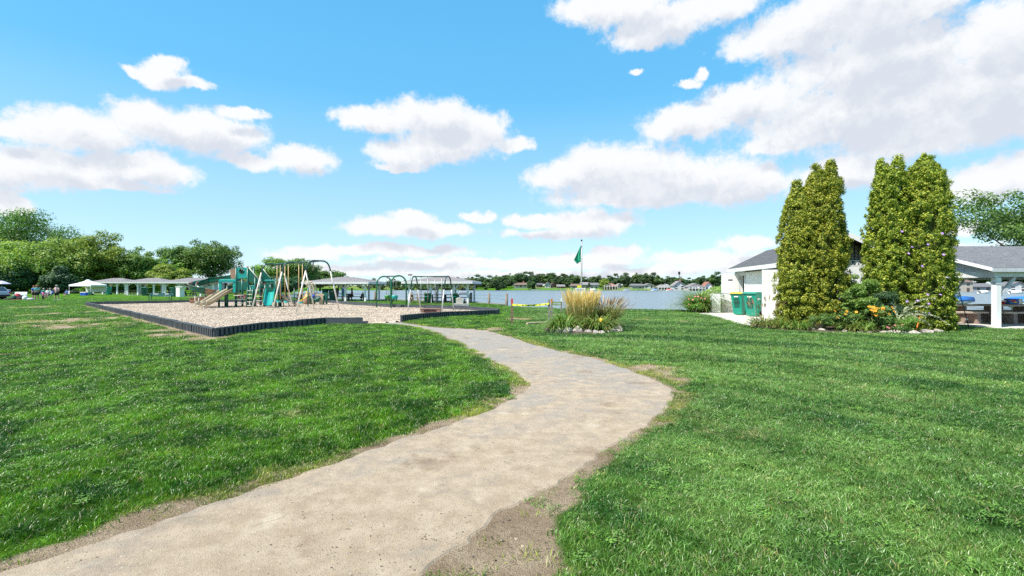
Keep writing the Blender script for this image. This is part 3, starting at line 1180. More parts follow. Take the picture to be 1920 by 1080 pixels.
    rot[:, 2] = np.where(rng.random(n) < 0.6 * wmask, rng.normal(0, 0.3, n), rot[:, 2])
    rot[:, 0] += tilt * wmask
    scatter('lawn_grass', np.stack([x, y, z], 1), rot, np.stack([s, s, hgt], 1), idx, objs, 'short mown green grass blades covering the lawn')


def build_chips():
    ms = [mat('chip_pale', (0.66, 0.55, 0.43), 0.9, 0.15), mat('chip_tan', (0.58, 0.465, 0.35), 0.9, 0.15), mat('chip_grey', (0.46, 0.37, 0.285), 0.9, 0.15)]
    objs = []
    for k, m in enumerate(ms):
        V, Fq = [], []
        r = np.random.default_rng(k)
        for q in range(12):
            mb = MB()
            mb.box(tuple((r.random(3) - 0.5) * np.array((0.5, 0.5, 0.012))), (0.06 * (0.5 + r.random()), 0.014 + 0.012 * r.random(), 0.006), r.random() * 6.28, (r.random() - 0.5) * 0.3, (r.random() - 0.5) * 0.3)
            b = len(V)
            V += mb.v
            Fq += [[b + i for i in f] for f in mb.f]
        objs.append(src_obj('chips_%d' % k, V, Fq, m))
    n = 52000
    x = -37 + 38 * rng.random(n)
    y = 14.5 + 33 * rng.random(n) ** 1.4
    k = poly_sd(x, y, MULCH) < -0.35
    x, y = x[k], y[k]
    n = len(x)
    z = 0.085 + 0.05 * (fbm(x, y, 0.6, 4) - 0.5) * 2
    rot = np.zeros((n, 3))
    rot[:, 2] = rng.random(n) * 6.28
    s = 0.8 + 0.7 * rng.random(n)
    scatter('loose_wood_chips', np.stack([x, y, z], 1), rot, np.stack([s, s, s], 1), rng.integers(0, 3, n), objs, 'loose pale wood chips spread over the playground')


def build_pebbles():
    objs = []
    ms = [mat('grit_dark', (0.10, 0.08, 0.065), 0.9, 0.3), mat('grit_grey', (0.33, 0.31, 0.29), 0.9, 0.3), mat('grit_tan', (0.42, 0.33, 0.23), 0.9, 0.3), mat('twig', (0.16, 0.11, 0.07), 0.9, 0.3)]
    for k in range(3):
        bm = bmesh.new()
        bmesh.ops.create_icosphere(bm, subdivisions=1, radius=0.5)
        for v in bm.verts:
            v.co *= 0.7 + 0.6 * random.random()
            v.co.z *= 0.6
        me = bpy.data.meshes.new('grit_%d' % k)
        bm.to_mesh(me)
        bm.free()
        me.materials.append(ms[k])
        objs.append(bpy.data.objects.new('grit_%d' % k, me))
    mb = MB()
    mb.tube([(-1.6, 0, 0.1), (-0.4, 0.3, 0.15), (0.6, 0.0, 0.12), (1.7, 0.35, 0.1)], 0.13, 5)
    objs.append(bpy.data.objects.new('grit_twig', mb.mesh('grit_twig', ms[3])))
    n = 42000
    y = 2.0 + 12.0 * rng.random(n) ** 1.7
    x = (rng.random(n) * 2 - 1) * (y * 1.15 + 0.3)
    dp = poly_sd(x, y, PATH)
    dd = poly_sd(x, y, DIRT_POLY)
    bare = bare_of(x, y, dp)
    clump = fbm(x, y, 1.6, 4)
    on = (dp < -0.05) & (rng.random(n) < 0.05 + 0.6 * sstep(0.5, 0.66, clump))
    off = (dp > 0.03) & (bare > 0.6) & (rng.random(n) < 0.16)
    k = on | off
    x, y, dp = x[k], y[k], dp[k]
    n = len(x)
    z = np.where(dp < -0.03, 0.013, gz(x, y) + 0.003)
    s = (0.004 + 0.012 * rng.random(n) ** 4.0) * np.where(dp < 0, 0.9, 1.4)
    rot = np.zeros((n, 3))
    rot[:, 2] = rng.random(n) * 6.28
    idx = rng.choice([0, 1, 2, 3], n, p=[0.62, 0.06, 0.29, 0.03])
    scatter('path_grit', np.stack([x, y, z], 1), rot, np.stack([s, s, s * 0.8], 1), idx, objs, 'dark crumbs, grit and twigs strewn on the path and bare soil')
# ------------------------------------------------------------------ trees and plants
BARK = mat('bark', (0.10, 0.078, 0.06), 0.9, 0.3, 3.0, 0.03, 18.0)
BARK_PALE = mat('bark_pale', (0.19, 0.16, 0.13), 0.9, 0.3, 3.0, 0.03, 18.0)


def rand_unit(r, n):
    v = r.normal(size=(n, 3))
    return v / np.linalg.norm(v, axis=1)[:, None]


def leaf_quads(r, centres, normals, size, aspect=1.7):
    """leaf cards: centre, facing, length; every one its own island"""
    n = len(centres)
    t = rand_unit(r, n)
    t = t - normals * np.sum(t * normals, 1)[:, None]
    t /= np.linalg.norm(t, axis=1)[:, None] + 1e-9
    s = np.cross(normals, t)
    L = (size * (0.6 + 0.8 * r.random(n)))[:, None] if np.ndim(size) == 0 else (size * (0.6 + 0.8 * r.random(n)))[:, None]
    Wd = L / aspect
    bend = normals * L * 0.12
    a = centres - t * L * 0.5
    b = centres + s * Wd * 0.5 + bend
    c = centres + t * L * 0.5
    d = centres - s * Wd * 0.5 + bend
    V = np.stack([a, b, c, d], 1).reshape(-1, 3)
    Fq = np.arange(4 * n).reshape(-1, 4)
    return V, Fq


def crown_points(r, H, base, rx, ry, nclump, nleaf, clump_r, shape='round'):
    """clump centres through an uneven crown, then leaves over the clumps"""
    C = []
    lob = rand_unit(r, 9)
    lw = 0.10 + 0.28 * r.random(9)
    while len(C) < nclump:
        u = rand_unit(r, 1)[0]
        q = r.random() ** 0.42
        k = 1.0 + float(np.sum(lw * np.maximum(0, lob @ u) ** 6)) - 0.12
        p = u * q * k
        h = (p[2] + 1) / 2
        if shape == 'round':
            w = 1.0
        elif shape == 'vase':
            w = 0.55 + 0.55 * h
        elif shape == 'cone':
            w = 1.25 - 0.95 * h
        else:
            w = 1.0
        C.append((p[0] * rx * w, p[1] * ry * w, base + (H - base) * h))
    C = np.array(C)
    cr = clump_r * (0.55 + 0.9 * r.random(nclump))
    wts = cr ** 2 / np.sum(cr ** 2)
    pick = r.choice(nclump, nleaf, p=wts)
    u = rand_unit(r, nleaf)
    rad = cr[pick] * (0.45 + 0.6 * r.random(nleaf))
    P = C[pick] + u * rad[:, None] * np.array((1.15, 1.15, 0.72))
    nrm = u + rand_unit(r, nleaf) * 0.75 + np.array((0, 0, 0.55))
    nrm /= np.linalg.norm(nrm, axis=1)[:, None]
    return C, P, nrm


def tree_meshes(name, seed, H, base, rx, nclump, nleaf, leaf, m_leaf, shape='round', clump=0.22, trunk_r=0.25, bark=None, ry=None, stems=1):
    r = np.random.default_rng(seed)
    C, P, nrm = crown_points(r, H, base, rx, ry or rx, nclump, nleaf, clump * rx, shape)
    V, Fq = leaf_quads(r, P, nrm, leaf)
    crown = np_mesh(name + '_crown', V, Fq, m_leaf)
    mb = MB()
    top = base + (H - base) * 0.62
    forks = []
    for sidx in range(stems):
        a = 6.28 * sidx / max(1, stems) + r.random()
        off = 0.0 if stems == 1 else rx * 0.30
        pts = [(0.15 * off * math.cos(a), 0.15 * off * math.sin(a), -0.3)]
        for k in range(1, 6):
            t = k / 5
            pts.append((off * t * math.cos(a) + r.normal() * 0.05 * rx * t, off * t * math.sin(a) + r.normal() * 0.05 * rx * t, top * t))
        rr = [trunk_r * (1.25 if k == 0 else 1) * (1 - 0.75 * k / 5) for k in range(6)]
        mb.tube(pts, rr, 7)
        forks.append((pts, rr))
    for k in range(min(16, nclump)):
        pts, rr = forks[k % stems]
        c = C[r.integers(nclump)]
        j = 2 + r.integers(3)
        p0 = Vector(pts[j])
        p1 = Vector(c)
        midp = p0.lerp(p1, 0.5) + Vector((0, 0, -0.06 * (p1 - p0).length))
        mb.tube([p0, midp, p1], [rr[j] * 0.6, rr[j] * 0.38, 0.02], 5)
    trunk = mb.mesh(name + '_trunk', bark or BARK, True)
    return trunk, crown


def place_tree(meshes, x, y, label, cat='tree', group=None, scale=1.0, rz=0.0, name='tree', z=None, leaf=None):
    o = empty(name, (x, y, gz1(x, y) if z is None else z), rz, label, cat, group)
    o.scale = (scale,) * 3 if np.ndim(scale) == 0 else scale
    for nm, me in zip(('trunk', 'crown'), meshes):
        c = bpy.data.objects.new(nm, me)
        link(c, o)
    return o


LF_DARK = leaf_mat('leaf_dark', (0.065, 0.14, 0.032), (0.18, 0.30, 0.075), nscale=0.35)
LF_MID = leaf_mat('leaf_mid', (0.10, 0.195, 0.036), (0.25, 0.38, 0.085), nscale=0.35)
LF_LIGHT = leaf_mat('leaf_light', (0.16, 0.27, 0.05), (0.38, 0.50, 0.13), nscale=0.35)
LF_YELLOW = leaf_mat('leaf_yellow', (0.14, 0.21, 0.026), (0.32, 0.37, 0.07), nscale=0.35)
LF_FAR = leaf_mat('leaf_far', (0.034, 0.075, 0.030), (0.10, 0.165, 0.060), nscale=0.12)
LF_FAR2 = leaf_mat('leaf_far_light', (0.05, 0.10, 0.032), (0.14, 0.21, 0.068), nscale=0.12)
LF_BLUE = leaf_mat('leaf_blue', (0.038, 0.095, 0.045), (0.095, 0.18, 0.08), nscale=0.35)


def build_left_trees():
    # (photo x of the middle, distance, photo y of the top, half width in photo px, leaf, shape, label)
    T = [
        (36, 128, 400, 84, LF_DARK, 'round', 'tall dark feathery tree, highest on the left edge of the park'),
        (-12, 112, 448, 66, LF_LIGHT, 'round', 'pale green bushy tree cut by the left edge of the photo'),
        (48, 108, 450, 56, LF_LIGHT, 'round', 'pale green rounded tree behind the people on the lawn'),
        (122, 114, 448, 56, LF_LIGHT, 'round', 'light green wide tree behind the seated group left of the white canopy'),
        (188, 118, 442, 44, LF_YELLOW, 'vase', 'yellowish open-topped tree above the white canopy tent'),
        (240, 122, 462, 46, LF_MID, 'round', 'mid green tree behind the first picnic shelter roof'),
        (288, 126, 476, 38, LF_MID, 'round', 'low mid green tree right of the canopy, behind the second shelter roof'),
        (318, 106, 496, 34, LF_YELLOW, 'round', 'short yellow green tree left of the big spreading tree'),
        (352, 132, 455, 42, LF_DARK, 'vase', 'left half of the big dark spreading tree pair behind the shelters'),
        (400, 130, 450, 46, LF_DARK, 'vase', 'big dark spreading tree left of the play tower'),
        (112, 104, 506, 36, LF_BLUE, 'cone', 'dark blue green spruce behind the seated people'),
        (18, 105, 500, 46, LF_BLUE, 'round', 'dark shrubby tree low behind the parked car'),
        (70, 140, 498, 60, LF_BLUE, 'round', 'dark undergrowth tree in the gap left of the spruce'),
        (170, 142, 502, 60, LF_BLUE, 'round', 'dark undergrowth tree behind the white canopy tent'),
        (262, 146, 508, 60, LF_DARK, 'round', 'dark undergrowth tree behind the middle shelter'),
    ]
    for i, (px, d, py, hw, m, shp, label) in enumerate(T):
        H = ZZ(py, d)
        rx = hw / F_PX * d
        base = 0.16 * H if shp != 'cone' else 0.3
        if i >= 12:
            base = 0.02 * H
        if i in (8, 9):
            base = 0.30 * H
        me = tree_meshes('park_tree_%d' % i, 100 + i, H * 0.97, base, rx, (150 if i == 0 else 110) if i < 12 else 60, (34000 if i == 0 else 15000) if i < 12 else 6000, 0.46 if i < 12 else 0.7, m, shp, 0.22 if shp != 'cone' else 0.2, 0.34, BARK)
        place_tree(me, GX(px, d), d, label, 'tree', 'trees along the left side of the park', name='park_tree', z=0.0)
    # trees beyond the playground on the near arm of land
    T2 = [
        (490, 165, 498, 32, LF_MID, 'pale topped tree beyond the slides of the play tower'),
        (528, 168, 488, 34, LF_MID, 'broad mid green tree behind the left frame of the big swing'),
        (566, 172, 484, 30, LF_DARK, 'tall dark tree behind the right frame of the big swing'),
        (600, 185, 504, 26, LF_DARK, 'dark tree seen through the right frame of the big swing'),
        (634, 190, 508, 20, LF_DARK, 'dark ragged tree above the roof of the lakeside picnic shelter'),
        (458, 150, 512, 26, LF_MID, 'lower mid green tree left of the play tower top'),
        (545, 150, 520, 26, LF_BLUE, 'low dark bush-like tree behind the swing chains'),
        (510, 150, 520, 26, LF_BLUE, 'low dark tree between the play towers'),
    ]
    for i, (px, d, py, hw, m, label) in enumerate(T2):
        H = ZZ(py, d)
        rx = hw / F_PX * d
        me = tree_meshes('bank_tree_%d' % i, 150 + i, H * 0.97, 0.16 * H, rx, 80, 9000, 0.6, m, 'round', 0.24, 0.35, BARK)
        place_tree(me, GX(px, d), d, label, 'tree', 'trees on the near arm of land left of the lake', name='bank_tree', z=0.0)
    # big tree behind the right-hand shelter: long sweeping limbs
    me = tree_meshes('shelter_tree', 201, 12.2, 3.4, 9.0, 60, 24000, 0.27, LF_DARK, 'vase', 0.17, 0.42, BARK)
    place_tree(me, 53.0, 47.0, 'large green tree with sweeping boughs above the right-hand shelter roof', 'tree', name='shade_tree', z=-0.5)


build_left_trees()


def far_tree_mesh(name, seed, H, base, rx, nleaf, leaf, m, shape='round'):
    r = np.random.default_rng(seed)
    C, P, nrm = crown_points(r, H, base, rx, rx, 40, nleaf, 0.32 * rx, shape)
    V, Fq = leaf_quads(r, P, nrm, leaf)
    # a plain tapered trunk
    k = 6
    a = np.arange(k) / k * 6.283
    tr = 0.03 * H
    b0 = len(V)
    V = np.concatenate([V, np.stack([tr * np.cos(a), tr * np.sin(a), np.full(k, -1.0)], 1), np.stack([tr * 0.4 * np.cos(a), tr * 0.4 * np.sin(a), np.full(k, H * 0.7)], 1)])
    tf = np.stack([b0 + np.arange(k), b0 + (np.arange(k) + 1) % k, b0 + k + (np.arange(k) + 1) % k, b0 + k + np.arange(k)], 1)
    mi = np.concatenate([np.zeros(len(Fq)), np.ones(k)])
    return np_mesh(name, V, np.concatenate([Fq, tf]), [m, BARK], mat_idx=mi)


def build_far_trees():
    kinds = [far_tree_mesh('far_tree_%d' % i, 300 + i, 10, 1.2, w, 3600, 0.95, m, s) for i, (w, m, s) in enumerate(
        [(4.6, LF_FAR, 'round'), (4.0, LF_FAR2, 'round'), (5.4, LF_FAR, 'round'), (3.8, LF_FAR2, 'vase'), (4.4, LF_BLUE, 'round'), (4.2, LF_YELLOW, 'round'), (2.6, LF_BLUE, 'cone')])]

    def put(px, d, py_top, k, label, group, rz=None, wide=1.0):
        x = GX(px, d)
        zb = gz1(x, d)
        H = ZZ(py_top, d) - zb
        o = bpy.data.objects.new('shore_tree', kinds[k])
        s = H / 10.0
        o.location = (x, d, zb)
        o.scale = (s * wide, s * wide, s)
        o.rotation_euler = (0, 0, random.random() * 6.28 if rz is None else rz)
        link(o)
        tag(o, label, 'tree', group)
    # top line of the wood along the far shore: photo x -> photo y
    prof = [(600, 524), (640, 526), (690, 524), (720, 526), (760, 525), (800, 528), (840, 522), (880, 520), (900, 518), (930, 517), (965, 514), (1000, 513), (1040, 514), (1075, 516), (1100, 519), (1130, 520), (1180, 519), (1240, 520), (1290, 523), (1360, 520)]
    pxs = [p[0] for p in prof]
    pys = [p[1] for p in prof]
    px = 560.0
    i = 0
    while px < 1365:
        top = float(np.interp(px, pxs, pys)) + random.uniform(-1.5, 3.0)
        d = 345 + random.uniform(-8, 20) - 0.0 * px
        put(px, d, top, random.choice([0, 0, 1, 2, 2, 3, 4]), 'dark green tree merging into the wood along the far lake shore', 'wood along the far lake shore', wide=1.35)
        px += random.uniform(6, 10) if px < 1120 else random.uniform(9, 14)
        i += 1
    px = 575.0
    while px < 960:
        top = float(np.interp(px, pxs, pys)) + random.uniform(6, 10)
        put(px, 328 + random.uniform(-4, 6) + max(0, (750 - px) * 0.02), top, random.choice([0, 1, 2, 4, 4, 1]), 'low leafy tree at the foot of the wood on the far shore', 'low trees at the foot of the far wood', wide=1.3)
        px += random.uniform(11, 17)
    for (px, d, top, k, w, label) in [
        (933, 305, 523, 2, 1.15, 'rounded tree at the water on the far shore, left of the cream house'),
        (997, 312, 524, 0, 1.0, 'round tree right of the cream house on the far shore'),
        (1064, 324, 522, 1, 1.1, 'light topped tree left of the flagpole on the far shore'),
        (1050, 332, 516, 0, 1.1, 'taller tree between the red house and the flagpole across the lake'),
        (1104.5, 310, 530, 6, 1.0, 'narrow dark conifer right of the flagpole across the lake'),
        (1127, 316, 528, 4, 1.1, 'blue green tree left of the tan house across the lake'),
        (1133, 306, 524, 5, 1.15, 'yellow green tree behind the tan house across the lake'),
        (1150, 325, 516, 0, 1.0, 'round dark tree above the tan house across the lake'),
        (1176, 322, 515, 0, 1.1, 'dark tree, left end of the tall clump across the lake'),
        (1196, 330, 511, 3, 1.15, 'tallest tree of the clump behind the far houses'),
        (1214, 322, 515, 2, 1.0, 'dark tree in the middle of the tall clump across the lake'),
        (1232, 320, 516, 1, 1.0, 'lighter tree, right end of the tall clump across the lake'),
        (1222, 334, 514, 0, 1.1, 'tree behind the tall clump across the lake, right of its top'),
        (1259, 312, 528, 4, 1.0, 'small dark tree left of the big white house across the lake'),
        (1275, 310, 519, 3, 1.2, 'ragged tree by the radio mast behind the big white house'),
        (1288, 292, 524, 6, 1.0, 'pointed conifer between the two large far houses'),
        (1303, 330, 524, 0, 1.2, 'distant tree above the grey roofed house at the right of the lake'),
        (1318, 320, 519, 2, 1.2, 'tree on the hillside behind the red roofed far house'),
        (1335, 318, 515, 1, 1.2, 'hillside tree right of the red roofed far house'),
        (1350, 316, 513, 0, 1.2, 'hillside tree half hidden by the white restroom door'),
    ]:
        put(px, d, top, k, label, 'single trees among the houses across the lake', wide=w)
    # shore bushes far left of the lake
    for q in range(16):
        px = 575 + q * 24 + random.uniform(-6, 6)
        put(px, 318 + max(0, (700 - px) * 0.03), random.uniform(535, 538), random.choice([5, 1, 5, 1]), 'low bright bush on the far bank of the lake', 'bushes on the far bank', wide=2.2)
    # right of the shelter
    for (px, d, top, k, w, label) in [
        (1782, 268, 505, 0, 1.3, 'dark tree across the lake seen left of the white shelter post'),
        (1835, 262, 508, 1, 1.3, 'green tree above the far house behind the shelter post'),
        (1870, 258, 510, 2, 1.3, 'tree across the lake right behind the shelter post'),
        (1905, 250, 506, 3, 1.3, 'tree above the far house at the right edge of the photo'),
        (1816, 236, 530, 6, 1.0, 'small dark conifer beside the beige far house under the shelter'),
        (1950, 246, 508, 0, 1.3, 'tree across the lake just past the right edge of the photo'),
    ]:
        put(px, d, top, k, label, 'trees across the lake behind the shelter', wide=w)


build_far_trees()


# ---- the four columnar arborvitae by the white building
AV_LEAF = leaf_mat('arborvitae_leaf', (0.215, 0.265, 0.02), (0.57, 0.57, 0.085), (0.085, 0.155, 0.018), 0.30, 0.36, 0.55, 1.6, 0.06)
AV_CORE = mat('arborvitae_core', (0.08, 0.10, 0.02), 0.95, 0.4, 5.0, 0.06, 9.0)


def arborvitae(x, y, H, rad, seed, label, knob=False, tips=()):
    r = np.random.default_rng(seed)
    o = empty('arborvitae', (x, y, 0.0), 0.0, label, 'tree', 'columnar evergreens by the white building')

    def prof(t):
        """radius along the height: full body, slow taper, blunt narrow top"""
        return rad * np.interp(t, [0, 0.06, 0.25, 0.5, 0.7, 0.85, 0.93, 0.98, 1.0], [0.84, 0.98, 1.0, 0.95, 0.86, 0.75, 0.62, 0.44, 0.12])
    n = int(1600 * rad * H / 5)
    t = r.random(n) ** 0.95 * 0.995 + 0.004
    th = r.random(n) * 6.2832
    wob = 1 + 0.10 * np.sin(th * 3 + seed) * np.sin(t * 9 + seed * 1.7) + 0.07 * np.sin(th * 7 + t * 23 + seed) + 0.07 * (r.random(n) - 0.5) * 2
    rr = (prof(t) * wob - 0.10) * np.where(r.random(n) < 0.22, 0.86, 1.0)
    C = np.stack([rr * np.cos(th), rr * np.sin(th), t * H], 1)
    for (tx, ty, th_, tr) in tips:
        # extra leaders breaking the top outline
        kk = int(60 * tr / 0.3)
        tt = r.random(kk)
        ta = r.random(kk) * 6.283
        q_ = tr * (1 - 0.85 * tt) * (0.7 + 0.4 * r.random(kk))
        C = np.concatenate([C, np.stack([tx + q_ * np.cos(ta), ty + q_ * np.sin(ta), H * 0.88 + (th_ - H * 0.88) * tt], 1)])
        th = np.concatenate([th, ta])
    # stray shoots
    kk = 70
    tt = 0.1 + 0.85 * r.random(kk)
    ta = r.random(kk) * 6.283
    q_ = prof(tt) * (1.02 + 0.10 * r.random(kk))
    C = np.concatenate([C, np.stack([q_ * np.cos(ta), q_ * np.sin(ta), tt * H], 1)])
    th = np.concatenate([th, ta])
    if knob:
        kk = 16
        C = np.concatenate([C, np.stack([0.08 * r.normal(size=kk) + 0.02, 0.08 * r.normal(size=kk), H + 0.02 + 0.22 * r.random(kk)], 1)])
        th = np.concatenate([th, r.random(kk) * 6.28])
    n = len(C)
    per = 60
    cr = 0.085 + 0.085 * r.random(n)
    idx = np.repeat(np.arange(n), per)
    u = rand_unit(r, n * per)
    out = np.stack([np.cos(th), np.sin(th), np.full(n, 0.35)], 1)
    out /= np.linalg.norm(out, axis=1)[:, None]
    # leaflets gather on the outer and upper side of each spray
    u = u + out[idx] * 0.75
    u /= np.linalg.norm(u, axis=1)[:, None]
    P = C[idx] + u * (cr[idx] * (0.35 + 0.7 * r.random(n * per)))[:, None]
    P[:, 2] = np.maximum(P[:, 2], 0.05)
    nrm = u + rand_unit(r, n * per) * 0.7
    nrm /= np.linalg.norm(nrm, axis=1)[:, None]
    V, Fq = leaf_quads(r, P, nrm, 0.058, 1.6)
    c = bpy.data.objects.new('crown', np_mesh('arborvitae_crown', V, Fq, AV_LEAF))
    link(c, o)
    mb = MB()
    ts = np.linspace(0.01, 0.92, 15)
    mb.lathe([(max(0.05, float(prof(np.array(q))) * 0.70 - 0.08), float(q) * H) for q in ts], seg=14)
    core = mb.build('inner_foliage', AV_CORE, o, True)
    mb = MB()
    mb.tube([(0, 0, -0.2), (0, 0, 0.8), (0, 0, H * 0.7)], [0.11, 0.09, 0.03], 7)
    mb.build('trunk', BARK, o, True)
    return o


arborvitae(GX(1540, 17.9), 17.9, 5.85, 0.83, 11, 'tall arborvitae with two blunt tips beside the green bins', tips=((-0.25, -0.1, 6.1, 0.26), (0.30, -0.1, 6.2, 0.34)))
arborvitae(GX(1502, 18.0), 18.1, 5.2, 0.74, 12, 'shorter arborvitae forming the left shoulder of the left evergreen', tips=((-0.16, -0.1, 5.55, 0.26), (0.2, 0, 5.3, 0.3)))
arborvitae(GX(1665, 17.3), 17.3, 5.85, 0.72, 13, 'left stem of the twin arborvitae right of the gable', tips=((-0.26, -0.1, 6.1, 0.26), (0.26, -0.1, 6.2, 0.26)))
arborvitae(GX(1733, 17.0), 17.0, 6.0, 0.83, 14, 'right stem of the twin arborvitae, topped by a small knob', knob=True, tips=((0.33, 0, 5.9, 0.26),))


# ---- bed plants
def strap_clump(name, x, y, n, L, w, mats, label, cat='plant', group=None, spread=0.9, seed=0, rad=0.15, parent=None, droop=1.0, z=None, part='leaf_blades'):
    """clump of arching strap leaves"""
    r = np.random.default_rng(seed)
    o = parent or empty(name, (x, y, gz1(x, y) if z is None else z), 0.0, label, cat, group)
    V, Fq, mi = [], [], []
    for k in range(n):
        a = r.random() * 6.283
        q = rad * math.sqrt(r.random())
        bx, by = q * math.cos(a), q * math.sin(a)
        ll = L * (0.55 + 0.6 * r.random())
        el = R(88 - 55 * spread * r.random() ** 0.8)
        aa = a + r.normal() * 0.5
        ww = w * (0.7 + 0.6 * r.random())
        p = np.array((bx, by, 0.0))
        seg = 5
        b0 = len(V)
        for s_ in range(seg + 1):
            wd = ww * (1.0 if s_ < 3 else (1 - (s_ - 2) / (seg - 1.6))) * (0.7 if s_ == 0 else 1)
            wd = max(wd, 0.0015)
            sx, sy = -math.sin(aa) * wd / 2, math.cos(aa) * wd / 2
            V += [(p[0] - sx, p[1] - sy, p[2]), (p[0] + sx, p[1] + sy, p[2])]
            st = ll / seg
            p = p + st * np.array((math.cos(aa) * math.cos(el), math.sin(aa) * math.cos(el), math.sin(el)))
            p[2] = max(p[2], 0.01)
            el -= R(17 + 16 * r.random()) * droop * spread
        mk = r.integers(len(mats))
        for s_ in range(seg):
            Fq.append((b0 + 2 * s_, b0 + 2 * s_ + 1, b0 + 2 * s_ + 3, b0 + 2 * s_ + 2))
            mi.append(mk)
    c = bpy.data.objects.new(part, np_mesh(name, np.array(V), np.array(Fq), mats, mat_idx=np.array(mi)))
    link(c, o)
    c['kind'] = 'stuff'
    return o


def plume_clump(o, n, L, h_top, mats, seed, rad, spread, part='seed_heads', plume=0.32, pw=0.02):
    """stems with feathery seed heads on top of a grass clump"""
    r = np.random.default_rng(seed)
    V, Fq, mi = [], [], []
    for k in range(n):
        a = r.random() * 6.283
        q = rad * math.sqrt(r.random())
        tilt = spread * (0.25 + 0.75 * r.random())
        ll = L * (0.78 + 0.3 * r.random())
        d = np.array((math.cos(a) * math.sin(tilt), math.sin(a) * math.sin(tilt), math.cos(tilt)))
        b = np.array((q * math.cos(a), q * math.sin(a), 0.0))
        tip = b + d * ll
        mk = r.integers(len(mats))
        # stem
        for (p0, p1, w0, w1) in ((b + d * ll * 0.3, b + d * ll * (1 - plume), 0.004, 0.004),):
            fa = r.random() * 3.14
            s = np.array((math.cos(fa), math.sin(fa), 0))
            i = len(V)
            V += [tuple(p0 - s * w0), tuple(p0 + s * w0), tuple(p1 + s * w1), tuple(p1 - s * w1)]
            Fq.append((i, i + 1, i + 2, i + 3))
            mi.append(mk)
        # head: two crossed spindles with nodding tip
        p0 = b + d * ll * (1 - plume)
        nod = np.array((math.cos(a), math.sin(a), -0.4)) * 0.04 * ll
        p1 = b + d * ll * (1 - plume * 0.45) + nod * 0.3
        p2 = tip + nod
        for fa in (r.random() * 3.14, r.random() * 3.14):
            s = np.array((math.cos(fa), math.sin(fa), 0.0))
            i = len(V)
            V += [tuple(p0 - s * 0.004), tuple(p0 + s * 0.004), tuple(p1 + s * pw), tuple(p1 - s * pw), tuple(p2 + s * 0.003), tuple(p2 - s * 0.003)]
            Fq += [(i, i + 1, i + 2, i + 3), (i + 3, i + 2, i + 4, i + 5)]
            mi += [mk, mk]
    c = bpy.data.objects.new(part, np_mesh(part, np.array(V), np.array(Fq), mats, mat_idx=np.array(mi)))
    link(c, o)
    c['kind'] = 'stuff'


def leafy_bush(name, x, y, H, rx, n, leaf, m, label, seed, nclump=40, group=None, z=None, cat='plant', clump=0.26):
    r = np.random.default_rng(seed)
    o = empty(name, (x, y, gz1(x, y) if z is None else z), 0.0, label, cat, group)
    C, P, nrm = crown_points(r, H, 0.0, rx, rx, nclump, n, clump * rx, 'round')
    P[:, 2] = np.abs(P[:, 2]) + 0.01
    V, Fq = leaf_quads(r, P, nrm, leaf, 2.2)
    c = bpy.data.objects.new('foliage', np_mesh(name, V, Fq, m))
    link(c, o)
    mb = MB()
    for k in range(12):
        q = C[r.integers(nclump)]
        mb.tube([(q[0] * 0.2, q[1] * 0.2, 0.0), (q[0] * 0.6, q[1] * 0.6, q[2] * 0.5), tuple(q)], [0.02, 0.014, 0.006], 5)
    mb.build('stem', BARK, o)
    return o


def flowers(o, pts, size, m_petal, m_eye, part='flower', seed=0):
    """each flower: ring of petals and a raised eye, one part each"""
    r = np.random.default_rng(seed)
    for p in pts:
        mb = MB()
        k = 9
        for i in range(k):
            a = 6.283 * i / k
            d = Vector((math.cos(a), math.sin(a), 0.15))
            s = Vector((-math.sin(a), math.cos(a), 0))
            mb.add([Vector((0, 0, 0)), d * size * 0.6 + s * size * 0.2, d * size, d * size * 0.6 - s * size * 0.2], [(0, 1, 2, 3)])
        mb.cm = 1
        mb.lathe([(size * 0.28, -0.005), (size * 0.24, size * 0.16), (size * 0.05, size * 0.26)], seg=7)
        f = mb.build(part, [m_petal, m_eye], o)
        f.location = p
        f.rotation_euler = (R(25 + 50 * r.random()), 0, R(-30 + 60 * r.random()))


ST_A = leaf_mat('strap_leaf', (0.085, 0.18, 0.026), (0.21, 0.32, 0.065), (0.30, 0.28, 0.08), 0.08, 0.25, 0.42, 3.0)
ST_B = leaf_mat('strap_leaf_dry', (0.20, 0.19, 0.06), (0.38, 0.31, 0.11), None, 0.0, 0.25, 0.5, 3.0)
RG = leaf_mat('reed_leaf', (0.075, 0.125, 0.025), (0.170, 0.205, 0.050), (0.34, 0.28, 0.10), 0.15, 0.25, 0.5, 3.0)
PLUME = leaf_mat('reed_plume', (0.64, 0.45, 0.22), (0.82, 0.65, 0.40), None, 0.0, 0.35, 0.7, 4.0)
PLUME_R = leaf_mat('red_plume', (0.26, 0.13, 0.10), (0.46, 0.29, 0.21), (0.42, 0.34, 0.2), 0.25, 0.35, 0.7, 4.0)
STONE = mat('field_stone', (0.36, 0.30, 0.26), 0.85, 0.35, 5.0, 0.02, 22.0, col2=(0.52, 0.45, 0.39))
SOIL = mat('bed_soil', (0.085, 0.06, 0.042), 0.95, 0.3, 6.0, 0.03, 30.0)
YEL = mat('yellow_petal', (0.85, 0.52, 0.02), 0.6, 0.1)
GOLD = mat('golden_petal', (0.85, 0.38, 0.015), 0.6, 0.12)
EYE_BROWN = mat('brown_eye', (0.06, 0.025, 0.012), 0.8, 0.1)
PINK = mat('pink_petal', (0.75, 0.22, 0.24), 0.6, 0.15)
PURPLE = mat('violet_petal', (0.38, 0.16, 0.60), 0.6, 0.15)
ORANGE = mat('orange_petal', (0.80, 0.25, 0.04), 0.6, 0.15)


